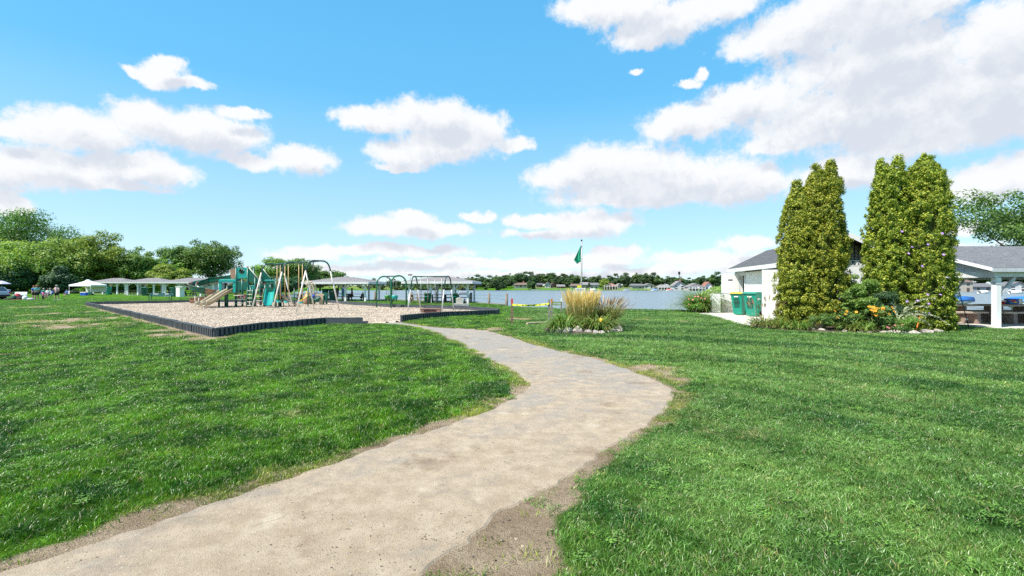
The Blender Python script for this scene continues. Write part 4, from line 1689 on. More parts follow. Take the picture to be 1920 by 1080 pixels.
def stone_mesh(seed, m):
    bm = bmesh.new()
    bmesh.ops.create_icosphere(bm, subdivisions=2, radius=0.5)
    r = random.Random(seed)
    ph = [r.uniform(0, 6) for _ in range(6)]
    for v in bm.verts:
        c = v.co.copy()
        k = 1 + 0.16 * math.sin(5 * c.x + ph[0]) + 0.14 * math.sin(6 * c.y + ph[1]) + 0.12 * math.sin(7 * c.z + ph[2]) + r.uniform(-0.05, 0.05)
        v.co = c * k
    # a few knocked-off facets
    for _ in range(5):
        n = Vector((r.uniform(-1, 1), r.uniform(-1, 1), r.uniform(-0.2, 1))).normalized()
        lim = r.uniform(0.30, 0.42)
        for v in bm.verts:
            dd = v.co.dot(n) - lim
            if dd > 0:
                v.co -= n * dd * 0.9
    me = bpy.data.meshes.new('stone')
    bm.to_mesh(me)
    bm.free()
    me.materials.append(m)
    return me


STONES = [stone_mesh(s, STONE) for s in range(6)]


def put_stone(parent, x, y, z, sx, sy, sz, k, rz, name='stone'):
    o = bpy.data.objects.new(name, STONES[k % 6])
    link(o, parent)
    o.location = (x, y, z)
    o.scale = (sx, sy, sz)
    o.rotation_euler = (0, 0, rz)
    return o


# island bed in the lawn
IX, IY = 2.35, 16.9
ISLAND = [(IX + 1.35 * math.cos(a) * (1 + 0.06 * math.sin(3 * a)), IY + 1.45 * math.sin(a)) for a in np.linspace(0, 6.283, 24, endpoint=False)]
RBED = [G(*p) for p in ((1392, 614), (1440, 620), (1520, 626), (1600, 628), (1680, 629), (1740, 628), (1800, 620))] + [(16.3, 19.4), (15.8, 20.1), (12.3, 20.8), (11.4, 21.6)]
NO_GRASS = [ISLAND, RBED]


def soil_sheet(poly, parent, z=0.075):
    P = np.array(poly)
    c = P.mean(0)
    rows = [[(c[0] + (p[0] - c[0]) * k, c[1] + (p[1] - c[1]) * k, zz) for p in list(poly) + [poly[0]]] for k, zz in ((0.02, z + 0.10), (0.5, z + 0.09), (0.86, z + 0.03), (1.0, z - 0.11))]
    mb = MB()
    mb.sheet(rows)
    return mb.build('soil', SOIL, parent, True)


def build_island():
    bed = empty('flower_bed', (0, 0, 0), 0, 'round island flower bed ringed with field stones beside the path', 'flower bed')
    soil_sheet(ISLAND, bed)
    # front stones left to right, as they stand
    for i, (px, py, w, h) in enumerate([(1039, 626, 13, 8), (1048, 627, 12, 10), (1065, 627.5, 16, 13), (1083, 627.5, 17, 14), (1101, 628, 15, 8), (1117, 629, 13, 8), (1128, 629, 13, 8), (1141, 627.5, 8, 5), (1150, 626, 15, 11), (1161, 626, 13, 13), (1155, 621, 10, 9), (1056, 627, 8, 5)]):
        x, y = G(px, py)
        k = y / F_PX
        put_stone(bed, x, y - 0.02, h * k * 0.36 + 0.05, w * k * 1.25, w * k * 1.05, h * k * 1.35, i, i * 1.3)
    for i, (px, d, w, h) in enumerate([(1057, 18.4, 10, 9), (1110, 18.6, 10, 7), (1117, 18.8, 10, 8), (1126, 18.6, 10, 9), (1132, 18.4, 10, 9)]):
        k = d / F_PX
        put_stone(bed, GX(px, d), d, h * k * 0.35 + 0.02, w * k * 1.2, w * k, h * k * 1.3, i + 2, i * 0.9)
    z = 0.14
    o = strap_clump('feather_reed_grass', GX(1090, 17.6), 17.6, 950, 1.0, 0.012, [RG, RG, RG, ST_B], 'tall feathery reed grass with pale gold plumes in the island bed', 'plant', None, 0.30, 31, 0.46, z=z, droop=0.35)
    plume_clump(o, 380, 1.34, 1.5, [PLUME], 32, 0.46, R(13), 'seed_heads', 0.36, 0.016)
    o = strap_clump('fountain_grass', GX(1135, 18.1), 18.1, 1000, 0.98, 0.012, [RG, RG, ST_A], 'spreading fountain grass with reddish seed heads behind the reed grass', 'plant', None, 0.66, 33, 0.36, z=z, droop=0.6)
    plume_clump(o, 260, 1.14, 1.3, [PLUME_R, PLUME_R, PLUME], 34, 0.36, R(46), 'seed_heads', 0.22, 0.012)
    strap_clump('daylily', GX(1056, 16.5), 16.5, 330, 1.0, 0.028, [ST_A], 'dark green daylily clump at the left of the island bed', 'plant', 'daylilies in the island bed', 0.95, 35, 0.28, z=z)
    strap_clump('daylily', GX(1040, 16.2), 16.2, 130, 0.75, 0.026, [ST_A], 'small daylily clump at the left rim of the island bed', 'plant', 'daylilies in the island bed', 1.0, 38, 0.16, z=z)
    o = strap_clump('daylily', GX(1119, 16.4), 16.4, 360, 1.0, 0.028, [ST_A, ST_A, ST_A, ST_B], 'daylily clump with one yellow flower in the island bed', 'plant', 'daylilies in the island bed', 0.95, 36, 0.30, z=z)
    flowers(o, [(GX(1124, 16.2) - GX(1119, 16.4), -0.42, 0.34)], 0.075, YEL, GOLD)
    strap_clump('daylily', GX(1144, 16.6), 16.6, 140, 0.8, 0.024, [ST_A, ST_B], 'thin daylily clump at the right rim of the island bed', 'plant', 'daylilies in the island bed', 1.0, 39, 0.18, z=z)


build_island()


def build_right_bed():
    bed = empty('flower_border', (0, 0, 0), 0, 'flower border with stone edging at the foot of the columnar evergreens', 'flower bed')
    soil_sheet(RBED, bed)
    for i, (px, py, w, h) in enumerate([(1656, 627, 17, 5), (1675, 628, 22, 6), (1693, 629, 22, 5), (1711, 628.5, 19, 6), (1736, 627, 28, 7), (1757, 625, 20, 6), (1475, 619, 10, 5), (1492, 620.5, 10, 5), (1508, 622, 10, 5), (1525, 623, 11, 5), (1540, 624, 14, 6), (1582, 626, 10, 5), (1455, 617, 10, 4), (1630, 627, 12, 4), (1610, 627, 10, 4)]):
        x, y = G(px, py)
        k = y / F_PX
        put_stone(bed, x, y - 0.05, h * k * 0.25 + 0.06, w * k * 1.15, w * k * 0.9, h * k * 1.6, i, i * 2.1 if w < 16 else 0.1)
    z = 0.12
    gp = 'plants in the border under the evergreens'
    o = strap_clump('daylily', GX(1434, 17.9), 17.9, 230, 0.85, 0.026, [ST_A, ST_A, ST_B], 'sprawling yellowing daylily clump in front of the green bins', 'plant', gp, 1.0, 51, 0.45, z=z)
    plume_clump(o, 18, 1.15, 1.1, [PLUME_R], 52, 0.4, R(30), 'flower_stalk', 0.25, 0.03)
    strap_clump('daylily', GX(1462, 17.4), 17.3, 130, 0.65, 0.026, [ST_A, ST_B], 'yellow green daylily clump at the foot of the left evergreen', 'plant', gp, 1.0, 53, 0.3, z=z)
    o = leafy_bush('coneflower', GX(1572, 16.6), 16.5, 0.62, 0.42, 800, 0.09, LF_DARK, 'black-eyed flower clump with few orange blooms right of the left evergreen', 54, 20, gp, z=z)
    flowers(o, [(random.uniform(-0.32, 0.3), random.uniform(-0.4, -0.1), random.uniform(0.42, 0.66)) for _ in range(9)], 0.055, GOLD, EYE_BROWN, seed=1)
    strap_clump('daylily', GX(1592, 16.3), 16.2, 90, 0.72, 0.024, [ST_A, ST_B], 'striped strap-leaved clump between the two groups of orange flowers', 'plant', gp, 1.0, 55, 0.14, z=z)
    o = leafy_bush('coneflower', GX(1640, 16.4), 16.4, 0.75, 0.55, 1500, 0.09, LF_DARK, 'black-eyed flower clump with many golden blooms left of the pale spiky plant', 56, 26, gp, z=z)
    flowers(o, [(random.uniform(-0.42, 0.42), random.uniform(-0.5, -0.15), random.uniform(0.48, 0.80)) for _ in range(24)], 0.062, GOLD, EYE_BROWN, seed=2)
    leafy_bush('feathery_shrub', GX(1612, 17.0), 16.95, 1.72, 0.66, 15000, 0.075, LF_MID, 'tall feathery blue green shrub in front of the white gable', 57, 60, gp, z=z)
    leafy_bush('feathery_shrub', GX(1650, 16.8), 16.75, 1.35, 0.60, 11000, 0.075, LF_BLUE, 'mid green shrub behind the golden flowers', 58, 50, gp, z=z)
    strap_clump('daylily', GX(1496, 16.9), 16.85, 120, 0.6, 0.026, [ST_A], 'green daylily clump under the left evergreen, nearest the stones', 'plant', gp, 1.0, 63, 0.25, z=z)
    leafy_bush('low_shrub', GX(1532, 16.7), 16.65, 0.5, 0.5, 1400, 0.07, LF_DARK, 'low dark green shrub at the foot of the left evergreen', 64, 22, gp, z=z)
    strap_clump('daylily', GX(1615, 16.2), 16.1, 110, 0.6, 0.024, [ST_A], 'green daylily clump left of the golden flowers', 'plant', gp, 1.0, 65, 0.2, z=z)
    leafy_bush('low_shrub', GX(1700, 16.1), 16.05, 0.55, 0.45, 1300, 0.06, LF_MID, 'low green shrub at the foot of the twin evergreen', 66, 22, gp, z=z)
    # pale spiky plant: arching wands set with short leaves
    w = empty('spiky_plant', (GX(1678, 16.3), 16.2, z), 0, 'pale grey green plant with long arching wands before the twin evergreen', 'plant', gp)
    pale = leaf_mat('pale_leaf', (0.36, 0.40, 0.25), (0.62, 0.63, 0.45), None, 0.0, 0.2, 0.6, 3.0)
    r = np.random.default_rng(59)
    for k in range(15):
        a = r.uniform(-0.9, 0.9) if k > 3 else r.uniform(1.3, 1.9)
        L = 1.5 * (0.6 + 0.5 * r.random())
        el0 = R(r.uniform(25, 80)) if k > 3 else R(85)
        p = np.array((0.0, -0.05 * k / 8, 0.25))
        pts = [tuple(p)]
        el = el0
        for s_ in range(8):
            p = p + L / 8 * np.array((math.cos(a) * math.cos(el), math.sin(a) * 0.6 * math.cos(el) - 0.02, math.sin(el)))
            el -= R(9 + 5 * r.random())
            pts.append(tuple(p))
        P, N = [], []
        for s_ in range(1, 9):
            for _ in range(16):
                f = r.random()
                q = np.array(pts[s_ - 1]) * (1 - f) + np.array(pts[s_]) * f
                u = rand_unit(r, 1)[0]
                P.append(q + u * 0.025)
                N.append(u)
        V, Fq = leaf_quads(r, np.array(P), np.array(N), 0.066, 2.4)
        me = np_mesh('wand', V, Fq, pale)
        link(bpy.data.objects.new('wand', me), w)
    mb = MB()
    mb.tube([(0, 0, -0.05), (0.0, 0, 0.4)], [0.03, 0.02], 6)
    mb.build('stem', BARK, w)
    o = strap_clump('red_stalk_plant', GX(1709, 16.2), 16.0, 40, 0.45, 0.02, [ST_A], 'small strap-leaved plant with one red stalk at the stone edging', 'plant', gp, 1.0, 60, 0.08, z=z)
    mb = MB()
    mb.tube([(0, 0, 0), (0.05, 0, 0.25), (0.16, 0, 0.66)], [0.02, 0.018, 0.01], 6)
    mb.build('stalk', ORANGE, o)
    o = leafy_bush('low_flower', GX(1672, 15.9), 15.85, 0.22, 0.42, 500, 0.06, LF_DARK, 'low dusky pink flower clump by the stone edging', 61, 14, gp, z=z)
    flowers(o, [(random.uniform(-0.4, 0.4), random.uniform(-0.25, 0.1), random.uniform(0.12, 0.24)) for _ in range(10)], 0.04, PINK, EYE_BROWN, seed=3)
    # morning glory climbing the evergreens
    v = empty('morning_glory', (GX(1732, 16.0), 16.1, 0), 0, 'sprinkle of pale violet climber flowers on the twin evergreen', 'climber')
    rr = random.Random(5)
    mb = MB()
    last = None
    pts = []
    for k in range(15):
        pts.append((rr.uniform(-0.75, 0.75), -0.12 + rr.uniform(0, 0.10), rr.uniform(0.7, 3.6)))
    flowers(v, pts, 0.05, PURPLE, mat('white_petal', (0.8, 0.78, 0.82), 0.6, 0.05), seed=4)
    pts.sort(key=lambda q: q[2])
    mb.tube([(0, 0.15, 0.05)] + [(p[0], p[1] + 0.06, p[2]) for p in pts], 0.006, 4)
    mb.build('vine', LF_MID, v)


build_right_bed()


def build_door_plants():
    # ornamental grass mound and roses left of the white pier
    o = strap_clump('silver_grass', GX(1312, 29.5), 29.4, 1300, 2.2, 0.035, [ST_A, leaf_mat('silver_leaf', (0.22, 0.27, 0.13), (0.42, 0.45, 0.26), None, 0, 0.25, 0.5, 3.0), ST_A], 'big arching silver grass mound left of the white brick pier', 'plant', None, 0.9, 71, 0.5, z=0.0, droop=0.8)
    b = leafy_bush('rose_bush', GX(1299, 28.3), 28.1, 0.95, 0.5, 2000, 0.09, LF_MID, 'rose bush with coral blooms before the arching grass mound', 72, 36, z=0.0)
    flowers(b, [(random.uniform(-0.5, 0.5), random.uniform(-0.6, -0.3), random.uniform(0.5, 1.05)) for _ in range(8)], 0.055, PINK, ORANGE, seed=6)
    leafy_bush('garden_shrub', GX(1340, 32.5), 32.0, 1.9, 0.9, 3200, 0.13, LF_LIGHT, 'light green shrub showing behind the open restroom door', 73, 40, z=-0.2)


build_door_plants()
# ------------------------------------------------------------------ building materials
WHITE = mat('white_paint', (0.78, 0.77, 0.74), 0.55, 0.05, 1.5, 0.002, 60.0)
WHITE_OLD = mat('white_paint_weathered', (0.66, 0.655, 0.64), 0.65, 0.10, 2.5, 0.003, 40.0)
GREY_TRIM = mat('grey_trim', (0.50, 0.51, 0.53), 0.6, 0.08)
BLACK = mat('black_metal', (0.02, 0.02, 0.022), 0.5, 0.2)
CONC = mat('concrete', (0.56, 0.51, 0.44), 0.9, 0.12, 1.2, 0.006, 50.0)
CONC_GREY = mat('concrete_grey', (0.36, 0.34, 0.33), 0.9, 0.15, 1.2, 0.008, 40.0)
WOOD_GREY = mat('weathered_wood', (0.26, 0.225, 0.19), 0.85, 0.25, 4.0, 0.006, 30.0)
WOOD_TAN = mat('tan_wood', (0.42, 0.31, 0.20), 0.8, 0.2, 4.0, 0.004, 30.0)
WOOD_DARK = mat('dark_wood', (0.11, 0.085, 0.065), 0.85, 0.25, 4.0, 0.005, 30.0)
GREEN = mat('green_plastic', (0.004, 0.105, 0.066), 0.38, 0.08, 3.0)
TEAL = mat('teal_plastic', (0.010, 0.30, 0.255), 0.35, 0.08, 3.0)
CART = mat('cart_green', (0.006, 0.25, 0.165), 0.45, 0.08, 3.0, 0.001, 80.0)
CART_DARK = mat('bin_dark_green', (0.006, 0.10, 0.065), 0.5, 0.10, 3.0)
LID_Y = mat('lid_orange_yellow', (0.72, 0.40, 0.02), 0.45, 0.06)
TAN = mat('tan_plastic', (0.46, 0.36, 0.23), 0.45, 0.08, 3.0)
BROWN_P = mat('brown_plastic', (0.30, 0.175, 0.11), 0.5, 0.10, 3.0)
MAROON = mat('maroon_steel', (0.17, 0.035, 0.045), 0.4, 0.10)
PIPE_PALE = mat('galvanised_pipe', (0.72, 0.655, 0.565), 0.5, 0.10, 6.0)
PIPE_GREEN = mat('green_pipe', (0.012, 0.062, 0.05), 0.4, 0.15, 6.0)
YELLOW_P = mat('yellow_plastic', (0.80, 0.47, 0.01), 0.4, 0.06)
BLUE_P = mat('blue_plastic', (0.02, 0.09, 0.50), 0.4, 0.08)
RED_P = mat('red_plastic', (0.50, 0.025, 0.02), 0.45, 0.08)
RUBBER = mat('rubber', (0.018, 0.018, 0.018), 0.8, 0.2)
CHAIN = mat('chain_steel', (0.30, 0.29, 0.27), 0.45, 0.2, metal=0.7)
SLEEVE = mat('chain_sleeve', (0.50, 0.34, 0.14), 0.6, 0.12)
GLASS = mat('window_glass', (0.030, 0.040, 0.050), 0.08, 0.2, spec=0.8)
BORDERP = mat('border_plastic', (0.062, 0.070, 0.080), 0.55, 0.15, 4.0)
CANVAS = mat('white_canvas', (0.80, 0.79, 0.77), 0.8, 0.04)
BLUE_COVER = mat('blue_tarpaulin', (0.03, 0.17, 0.50), 0.55, 0.12, 4.0, 0.01, 12.0)
FLAG = mat('green_flag', (0.01, 0.36, 0.19), 0.7, 0.06)
TAPE_Y = mat('yellow_tape', (0.80, 0.74, 0.02), 0.4, 0.05)


def shingle(name, ca, cb, sx=3.2, sy=7.5):
    """asphalt shingles: staggered tabs of slightly different shade with shadow-line relief"""
    m = bpy.data.materials.new(name)
    m.use_nodes = True
    nt = NT(m.node_tree)
    b = nt.n['Principled BSDF']
    p = nt.node('ShaderNodeTexCoord').outputs['Object']
    sep = nt.node('ShaderNodeSeparateXYZ')
    nt.l.new(p, sep.inputs[0])
    br = nt.node('ShaderNodeTexBrick')
    br.offset = 0.5
    nt.l.new(nt.comb(nt.math('ADD', sep.outputs[0], sep.outputs[1]), nt.math('MULTIPLY', sep.outputs[2], 2.2), 0.0), br.inputs['Vector'])
    br.inputs['Scale'].default_value = 2.6
    br.inputs['Mortar Size'].default_value = 0.03
    br.inputs['Mortar Smooth'].default_value = 0.4
    br.inputs['Color1'].default_value = c4(ca)
    br.inputs['Color2'].default_value = c4(cb)
    br.inputs['Mortar'].default_value = c4(tuple(x * 0.45 for x in ca))
    n = nt.noise(p, 9.0, 5.0, 0.7)
    c = nt.mix(nt.ramp(n, 0.3, 0.72, 0.0, 0.65), br.outputs['Color'], c4(tuple(min(1, x * 1.5) for x in cb)))
    nt.l.new(c, b.inputs['Base Color'])
    b.inputs['Roughness'].default_value = 0.92
    b.inputs['Specular IOR Level'].default_value = 0.2
    bp = nt.node('ShaderNodeBump')
    bp.inputs['Distance'].default_value = 0.03
    nt.l.new(nt.math('SUBTRACT', nt.noise(p, 30.0, 4.0, 0.7), br.outputs['Fac']), bp.inputs['Height'])
    nt.l.new(bp.outputs[0], b.inputs['Normal'])
    return m


ROOF_DARK = shingle('roof_dark_grey', (0.08, 0.08, 0.085), (0.125, 0.125, 0.13))
ROOF_GREY = shingle('roof_grey', (0.13, 0.13, 0.136), (0.19, 0.187, 0.194))
ROOF_PALE = shingle('roof_pale', (0.20, 0.18, 0.178), (0.26, 0.235, 0.232))
ROOF_BROWN = shingle('roof_brown', (0.15, 0.10, 0.08), (0.21, 0.15, 0.12))
ROOF_RED = shingle('roof_red', (0.24, 0.11, 0.08), (0.30, 0.15, 0.115))


# ------------------------------------------------------------------ white restroom building
def build_restroom():
    o = empty('restroom_building', (12.35, 20.9, 0.0), R(-9.44), 'low white building with grey shingle roof and open doors behind the evergreens', 'building')
    W, D, Hw = 3.9, 9.0, 2.5
    t = 0.15
    mb = MB()
    # walls with the two door openings on the left side: y 7.0..7.9 and y 1.0..1.9
    mb.span(0, t, 0, 1.0, 0, Hw)
    mb.span(0, t, 1.9, 7.0, 0, Hw)
    mb.span(0, t, 7.9, D, 0, Hw)
    mb.span(0, t, 1.0, 1.9, 2.25, Hw)
    mb.span(0, t, 7.0, 7.9, 2.25, Hw)
    mb.span(t, W, D - t, D, 0, Hw)
    mb.span(W - t, W, 0, D - t, 0, Hw)
    mb.span(t, W - t, 0, t, 0, Hw - 0.02)
    mb.build('wall', WHITE, o)
    # dim inside: partition wall
    MB().span(1.4, 1.5, t, D - t, 0, Hw - 0.03).build('partition', WHITE_OLD, o)
    sl = 0.5
    oh = 0.38
    zr = 2.58 + (W / 2 + oh) * sl
    ze = 2.58
    y0, y1 = -0.42, D + 0.35
    mb = MB()
    th = 0.09
    mb.prism([(-oh, ze), (W / 2, zr), (W / 2, zr + th), (-oh, ze + th)], 'y', y0, y1)
    mb.prism([(W / 2, zr), (W + oh, ze), (W + oh, ze + th), (W / 2, zr + th)], 'y', y0, y1)
    mb.build('roof', ROOF_DARK, o)
    # fascias
    MB().span(-oh - 0.035, -oh - 0.002, y0, y1, ze - 0.10, ze + 0.085).build('fascia', WHITE, o)
    MB().span(W + oh + 0.002, W + oh + 0.035, y0, y1, ze - 0.10, ze + 0.085).build('fascia', WHITE, o)
    for yy, s in ((y0 - 0.035, 1), (y1 + 0.003, 1)):
        mb = MB()
        mb.prism([(-oh - 0.03, ze - 0.13), (W / 2, zr - 0.11), (W / 2, zr + th + 0.01), (-oh - 0.03, ze + th - 0.02)], 'y', yy, yy + 0.032)
        mb.prism([(W / 2, zr - 0.11), (W + oh + 0.03, ze - 0.13), (W + oh + 0.03, ze + th - 0.02), (W / 2, zr + th + 0.01)], 'y', yy, yy + 0.032)
        mb.build('bargeboard', WHITE, o)
    MB().span(-oh, -0.002, y0 + 0.01, y1 - 0.01, ze - 0.045, ze - 0.02).build('soffit', WHITE_OLD, o)
    # rafter-tail teeth under the eave
    mb = MB()
    teeth = mb.span(-0.06, -0.004, 0, 0.10, 0, 0.07).mesh('eave_block', WOOD_DARK)
    for k in range(20):
        c = bpy.data.objects.new('eave_block', teeth)
        link(c, o)
        c.location = (0, 2.0 + k * 0.25, Hw - 0.08)
    # gable: dark vertical slats over a band of pierced blocks over the wall
    mb = MB()
    mb.prism([(0.0, 2.72), (W, 2.72), (W / 2, zr - 0.12)], 'y', 0.10, 0.14)
    mb.build('gable_backing', WOOD_DARK, o)
    for k in range(26):
        x = 0.15 + k * 0.142
        top = zr - 0.12 - abs(x - W / 2) * sl - 0.05
        if top < 2.85:
            continue
        MB().span(x - 0.05, x + 0.05, 0.05, 0.095, 2.73, top).build('gable_slat', WOOD_GREY, o)
    # pierced decorative blocks
    for k in range(13):
        x = 0.02 + k * 0.30
        mb = MB()
        z0, z1 = Hw - 0.018, 2.715
        mb.span(x, x + 0.035, -0.01, 0.09, z0, z1)
        mb.span(x + 0.265, x + 0.297, -0.01, 0.09, z0, z1)
        mb.span(x + 0.035, x + 0.265, -0.01, 0.09, z0, z0 + 0.03)
        mb.span(x + 0.035, x + 0.265, -0.01, 0.09, z1 - 0.03, z1)
        mb.bar((x + 0.05, 0.04, z1 - 0.04), (x + 0.15, 0.04, z0 + 0.03), 0.03, 0.08, up=(0, 1, 0))
        mb.bar((x + 0.25, 0.04, z1 - 0.04), (x + 0.15, 0.04, z0 + 0.03), 0.03, 0.08, up=(0, 1, 0))
        mb.build('screen_block', WHITE, o)
    # door leaves standing open, square to the wall
    for yy, lab, sign in ((7.95, 'open white door with a small dark sign', True), (0.95, None, False)):
        d = MB().span(-1.06, -0.03, yy - 0.045, yy, 0.05, 2.36).build('door', WHITE, o, bevel=0.004)
        if lab:
            d['label'] = lab
        MB().span(-0.98, -0.95, yy - 0.10, yy - 0.047, 1.02, 1.10).build('handle', BLACK, d)
        if sign:
            MB().span(-0.68, -0.44, yy - 0.056, yy - 0.047, 1.95, 2.02).build('sign', BLACK, d)
        for hz in (0.35, 1.2, 2.05):
            MB().span(-0.03, 0.0, yy - 0.05, yy - 0.01, hz, hz + 0.12).build('hinge', BLACK, d)
    mb = MB()
    mb.span(-0.05, -0.003, 6.9, 6.98, 0.02, 2.32)
    mb.span(-0.05, -0.003, 6.9, 7.92, 2.322, 2.40)
    mb.build('door_frame', WHITE_OLD, o)
    # bricks of the low pier: its own thing
    p = empty('brick_pier', (GX(1341, 28.5), 28.5, 0.06), R(-9.44), 'low white painted brick pier beside the open door', 'pier')
    bm_ = MB().box((0, 0, 0), (0.24, 0.23, 0.142)).mesh('brick', WHITE)
    MB().span(-0.235, 0.235, -0.225, 0.225, 0, 1.10).build('mortar_core', WHITE_OLD, p)
    for row in range(7):
        for i in (-1, 1):
            for j in (-1, 1):
                c = bpy.data.objects.new('brick', bm_)
                link(c, p)
                c.location = (i * 0.123, j * 0.118, 0.078 + row * 0.152)
    # pad of pale concrete
    poly = [G(*q) for q in ((1297, 588.5), (1336, 594), (1380, 609), (1398, 612))] + [(11.6, 19.6), (12.6, 20.7), (13.9, 29.6), (13.0, 30.2), (11.3, 29.0)]
    mb = MB()
    mb.prism(poly, 'z', -0.05, 0.055)
    pad = mb.build('concrete_pad', CONC)
    tag(pad, 'pale concrete pad beside the white building', None, None, 'structure')
    NO_GRASS.append(poly)


build_restroom()


# ------------------------------------------------------------------ wheeled bins
def wheeled_cart(x, y, rz, lidm, label, s=1.0, body=None, group='wheeled refuse carts', z=0.055, mark=True):
    o = empty('wheeled_cart', (x, y, z), rz, label, 'bin', group)
    o.scale = (s,) * 3
    body = body or CART
    mb = MB()
    # tapered body, front is -y
    def ring(w, d0, d1, zz):
        return [(-w, d0, zz), (w, d0, zz), (w, d1, zz), (-w, d1, zz)]
    rs = [ring(0.22, -0.20, 0.27, 0.03), ring(0.24, -0.24, 0.29, 0.35), ring(0.285, -0.34, 0.33, 1.0), ring(0.31, -0.37, 0.35, 1.02), ring(0.31, -0.37, 0.35, 1.08)]
    V = [p for r_ in rs for p in r_]
    Fc = [(3, 2, 1, 0), (16, 17, 18, 19)]
    for i in range(4):
        for k in range(4):
            k2 = (k + 1) % 4
            Fc.append((i * 4 + k, i * 4 + k2, (i + 1) * 4 + k2, (i + 1) * 4 + k))
    mb.add(V, Fc)
    mb.build('body', body, o, bevel=0.012)
    mb = MB()
    mb.prism([(-0.42, 1.085), (0.36, 1.085), (0.36, 1.12), (0.2, 1.165), (-0.25, 1.165), (-0.40, 1.13)], 'x', -0.325, 0.325)
    mb.build('lid', lidm, o, bevel=0.01)
    MB().tube([(-0.26, 0.36, 1.02), (-0.26, 0.43, 1.03), (0.26, 0.43, 1.03), (0.26, 0.36, 1.02)], 0.016, 6).build('handle', body, o, True)
    for sx in (-1, 1):
        mb = MB()
        mb.tube([(sx * 0.24, 0.30, 0.12), (sx * 0.30, 0.30, 0.12)], 0.13, 14)
        mb.build('wheel', RUBBER, o)
    # catch bar over a flat plate, recess shade put into its darker green
    mb = MB()
    mb.add([(-0.13, -0.262, 0.40), (0.13, -0.262, 0.40), (0.15, -0.325, 0.86), (-0.15, -0.325, 0.86)], [(0, 1, 2, 3)])
    mb.build('front_recess_shade', CART_DARK, o, solid=0.004)
    MB().tube([(-0.16, -0.315, 0.66), (0.16, -0.315, 0.66)], 0.016, 6).build('catch_bar', BLACK, o)
    if mark:
        MB().box((0, -0.352, 0.94), (0.20, 0.006, 0.05), rx=R(-6)).build('front_mark', WHITE, o)
        m = MB()
        m.box((-0.297, -0.05, 0.82), (0.008, 0.32, 0.035), ry=R(-4))
        m.box((-0.299, -0.05, 0.86), (0.008, 0.16, 0.03), ry=R(-4))
        m.build('side_mark', WHITE, o)
        m = MB()
        m.box((0.297, -0.05, 0.82), (0.008, 0.32, 0.035), ry=R(4))
        m.box((0.299, -0.05, 0.86), (0.008, 0.16, 0.03), ry=R(4))
        m.build('side_mark', WHITE, o)
    return o


wheeled_cart(12.42, 24.75, R(-52), CART, 'dark green wheeled cart with green lid, nearer of the pair by the wall', 1.08)
wheeled_cart(12.30, 25.95, R(-52), LID_Y, 'green wheeled cart with orange yellow lid by the white wall', 1.06)


# ------------------------------------------------------------------ open shelters
def shelter(name, cx, cy, rz, L, D, eave, ridge, posts, label, roofm, group=None, hip=True, trim=None, postm=None, post_w=0.16, slab=True, brace=True, z0=0.0):
    o = empty(name, (cx, cy, z0), rz, label, 'shelter', group)
    trim = trim or WHITE_OLD
    postm = postm or WHITE
    x, y = L / 2, D / 2
    mb = MB()
    rx = (L - D) / 2 * 0.9 if hip else x
    rx = max(rx, 0.25)
    V = [(-x, -y, eave), (x, -y, eave), (x, y, eave), (-x, y, eave), (-rx, 0, ridge), (rx, 0, ridge)]
    up = 0.07
    V2 = [(a, b, c + up) for a, b, c in V]
    Fc = [(0, 1, 5, 4), (1, 2, 5), (2, 3, 4, 5), (3, 0, 4)]
    mb.add(V2, Fc)
    mb.add(V, [tuple(reversed(f)) for f in Fc])
    roof = mb.build('roof', roofm, o)
    for (a, b) in (((-x, -y), (x, -y)), ((x, -y), (x, y)), ((x, y), (-x, y)), ((-x, y), (-x, -y))):
        m = MB()
        nx, ny = (b[1] - a[1]), -(b[0] - a[0])
        ln = math.hypot(nx, ny)
        nx, ny = nx / ln * 0.02, ny / ln * 0.02
        m.bar((a[0] + nx, a[1] + ny, eave - 0.04), (b[0] + nx, b[1] + ny, eave - 0.04), 0.035, 0.22)
        m.build('fascia', trim, o)
    zb = eave - 0.20
    for yy in (-y + 0.45, y - 0.45):
        MB().span(-x + 0.3, x - 0.3, yy - 0.05, yy + 0.05, zb, zb + 0.15).build('beam', trim, o)
    for (pxx, pyy) in posts:
        p = MB().span(pxx - post_w / 2, pxx + post_w / 2, pyy - post_w / 2, pyy + post_w / 2, 0.0, zb).build('post', postm, o)
        if brace:
            for s in (-1, 1):
                if abs(pxx + s * 0.5) < x - 0.2:
                    MB().bar((pxx + s * (post_w / 2 - 0.02), pyy, zb - 0.52), (pxx + s * 0.50, pyy, zb - 0.015), 0.08, 0.09).build('brace', postm, p)
    if slab:
        MB().span(-x + 0.2, x - 0.2, -y + 0.2, y - 0.2, -0.06, 0.055).build('slab', CONC_GREY, o)
    return o


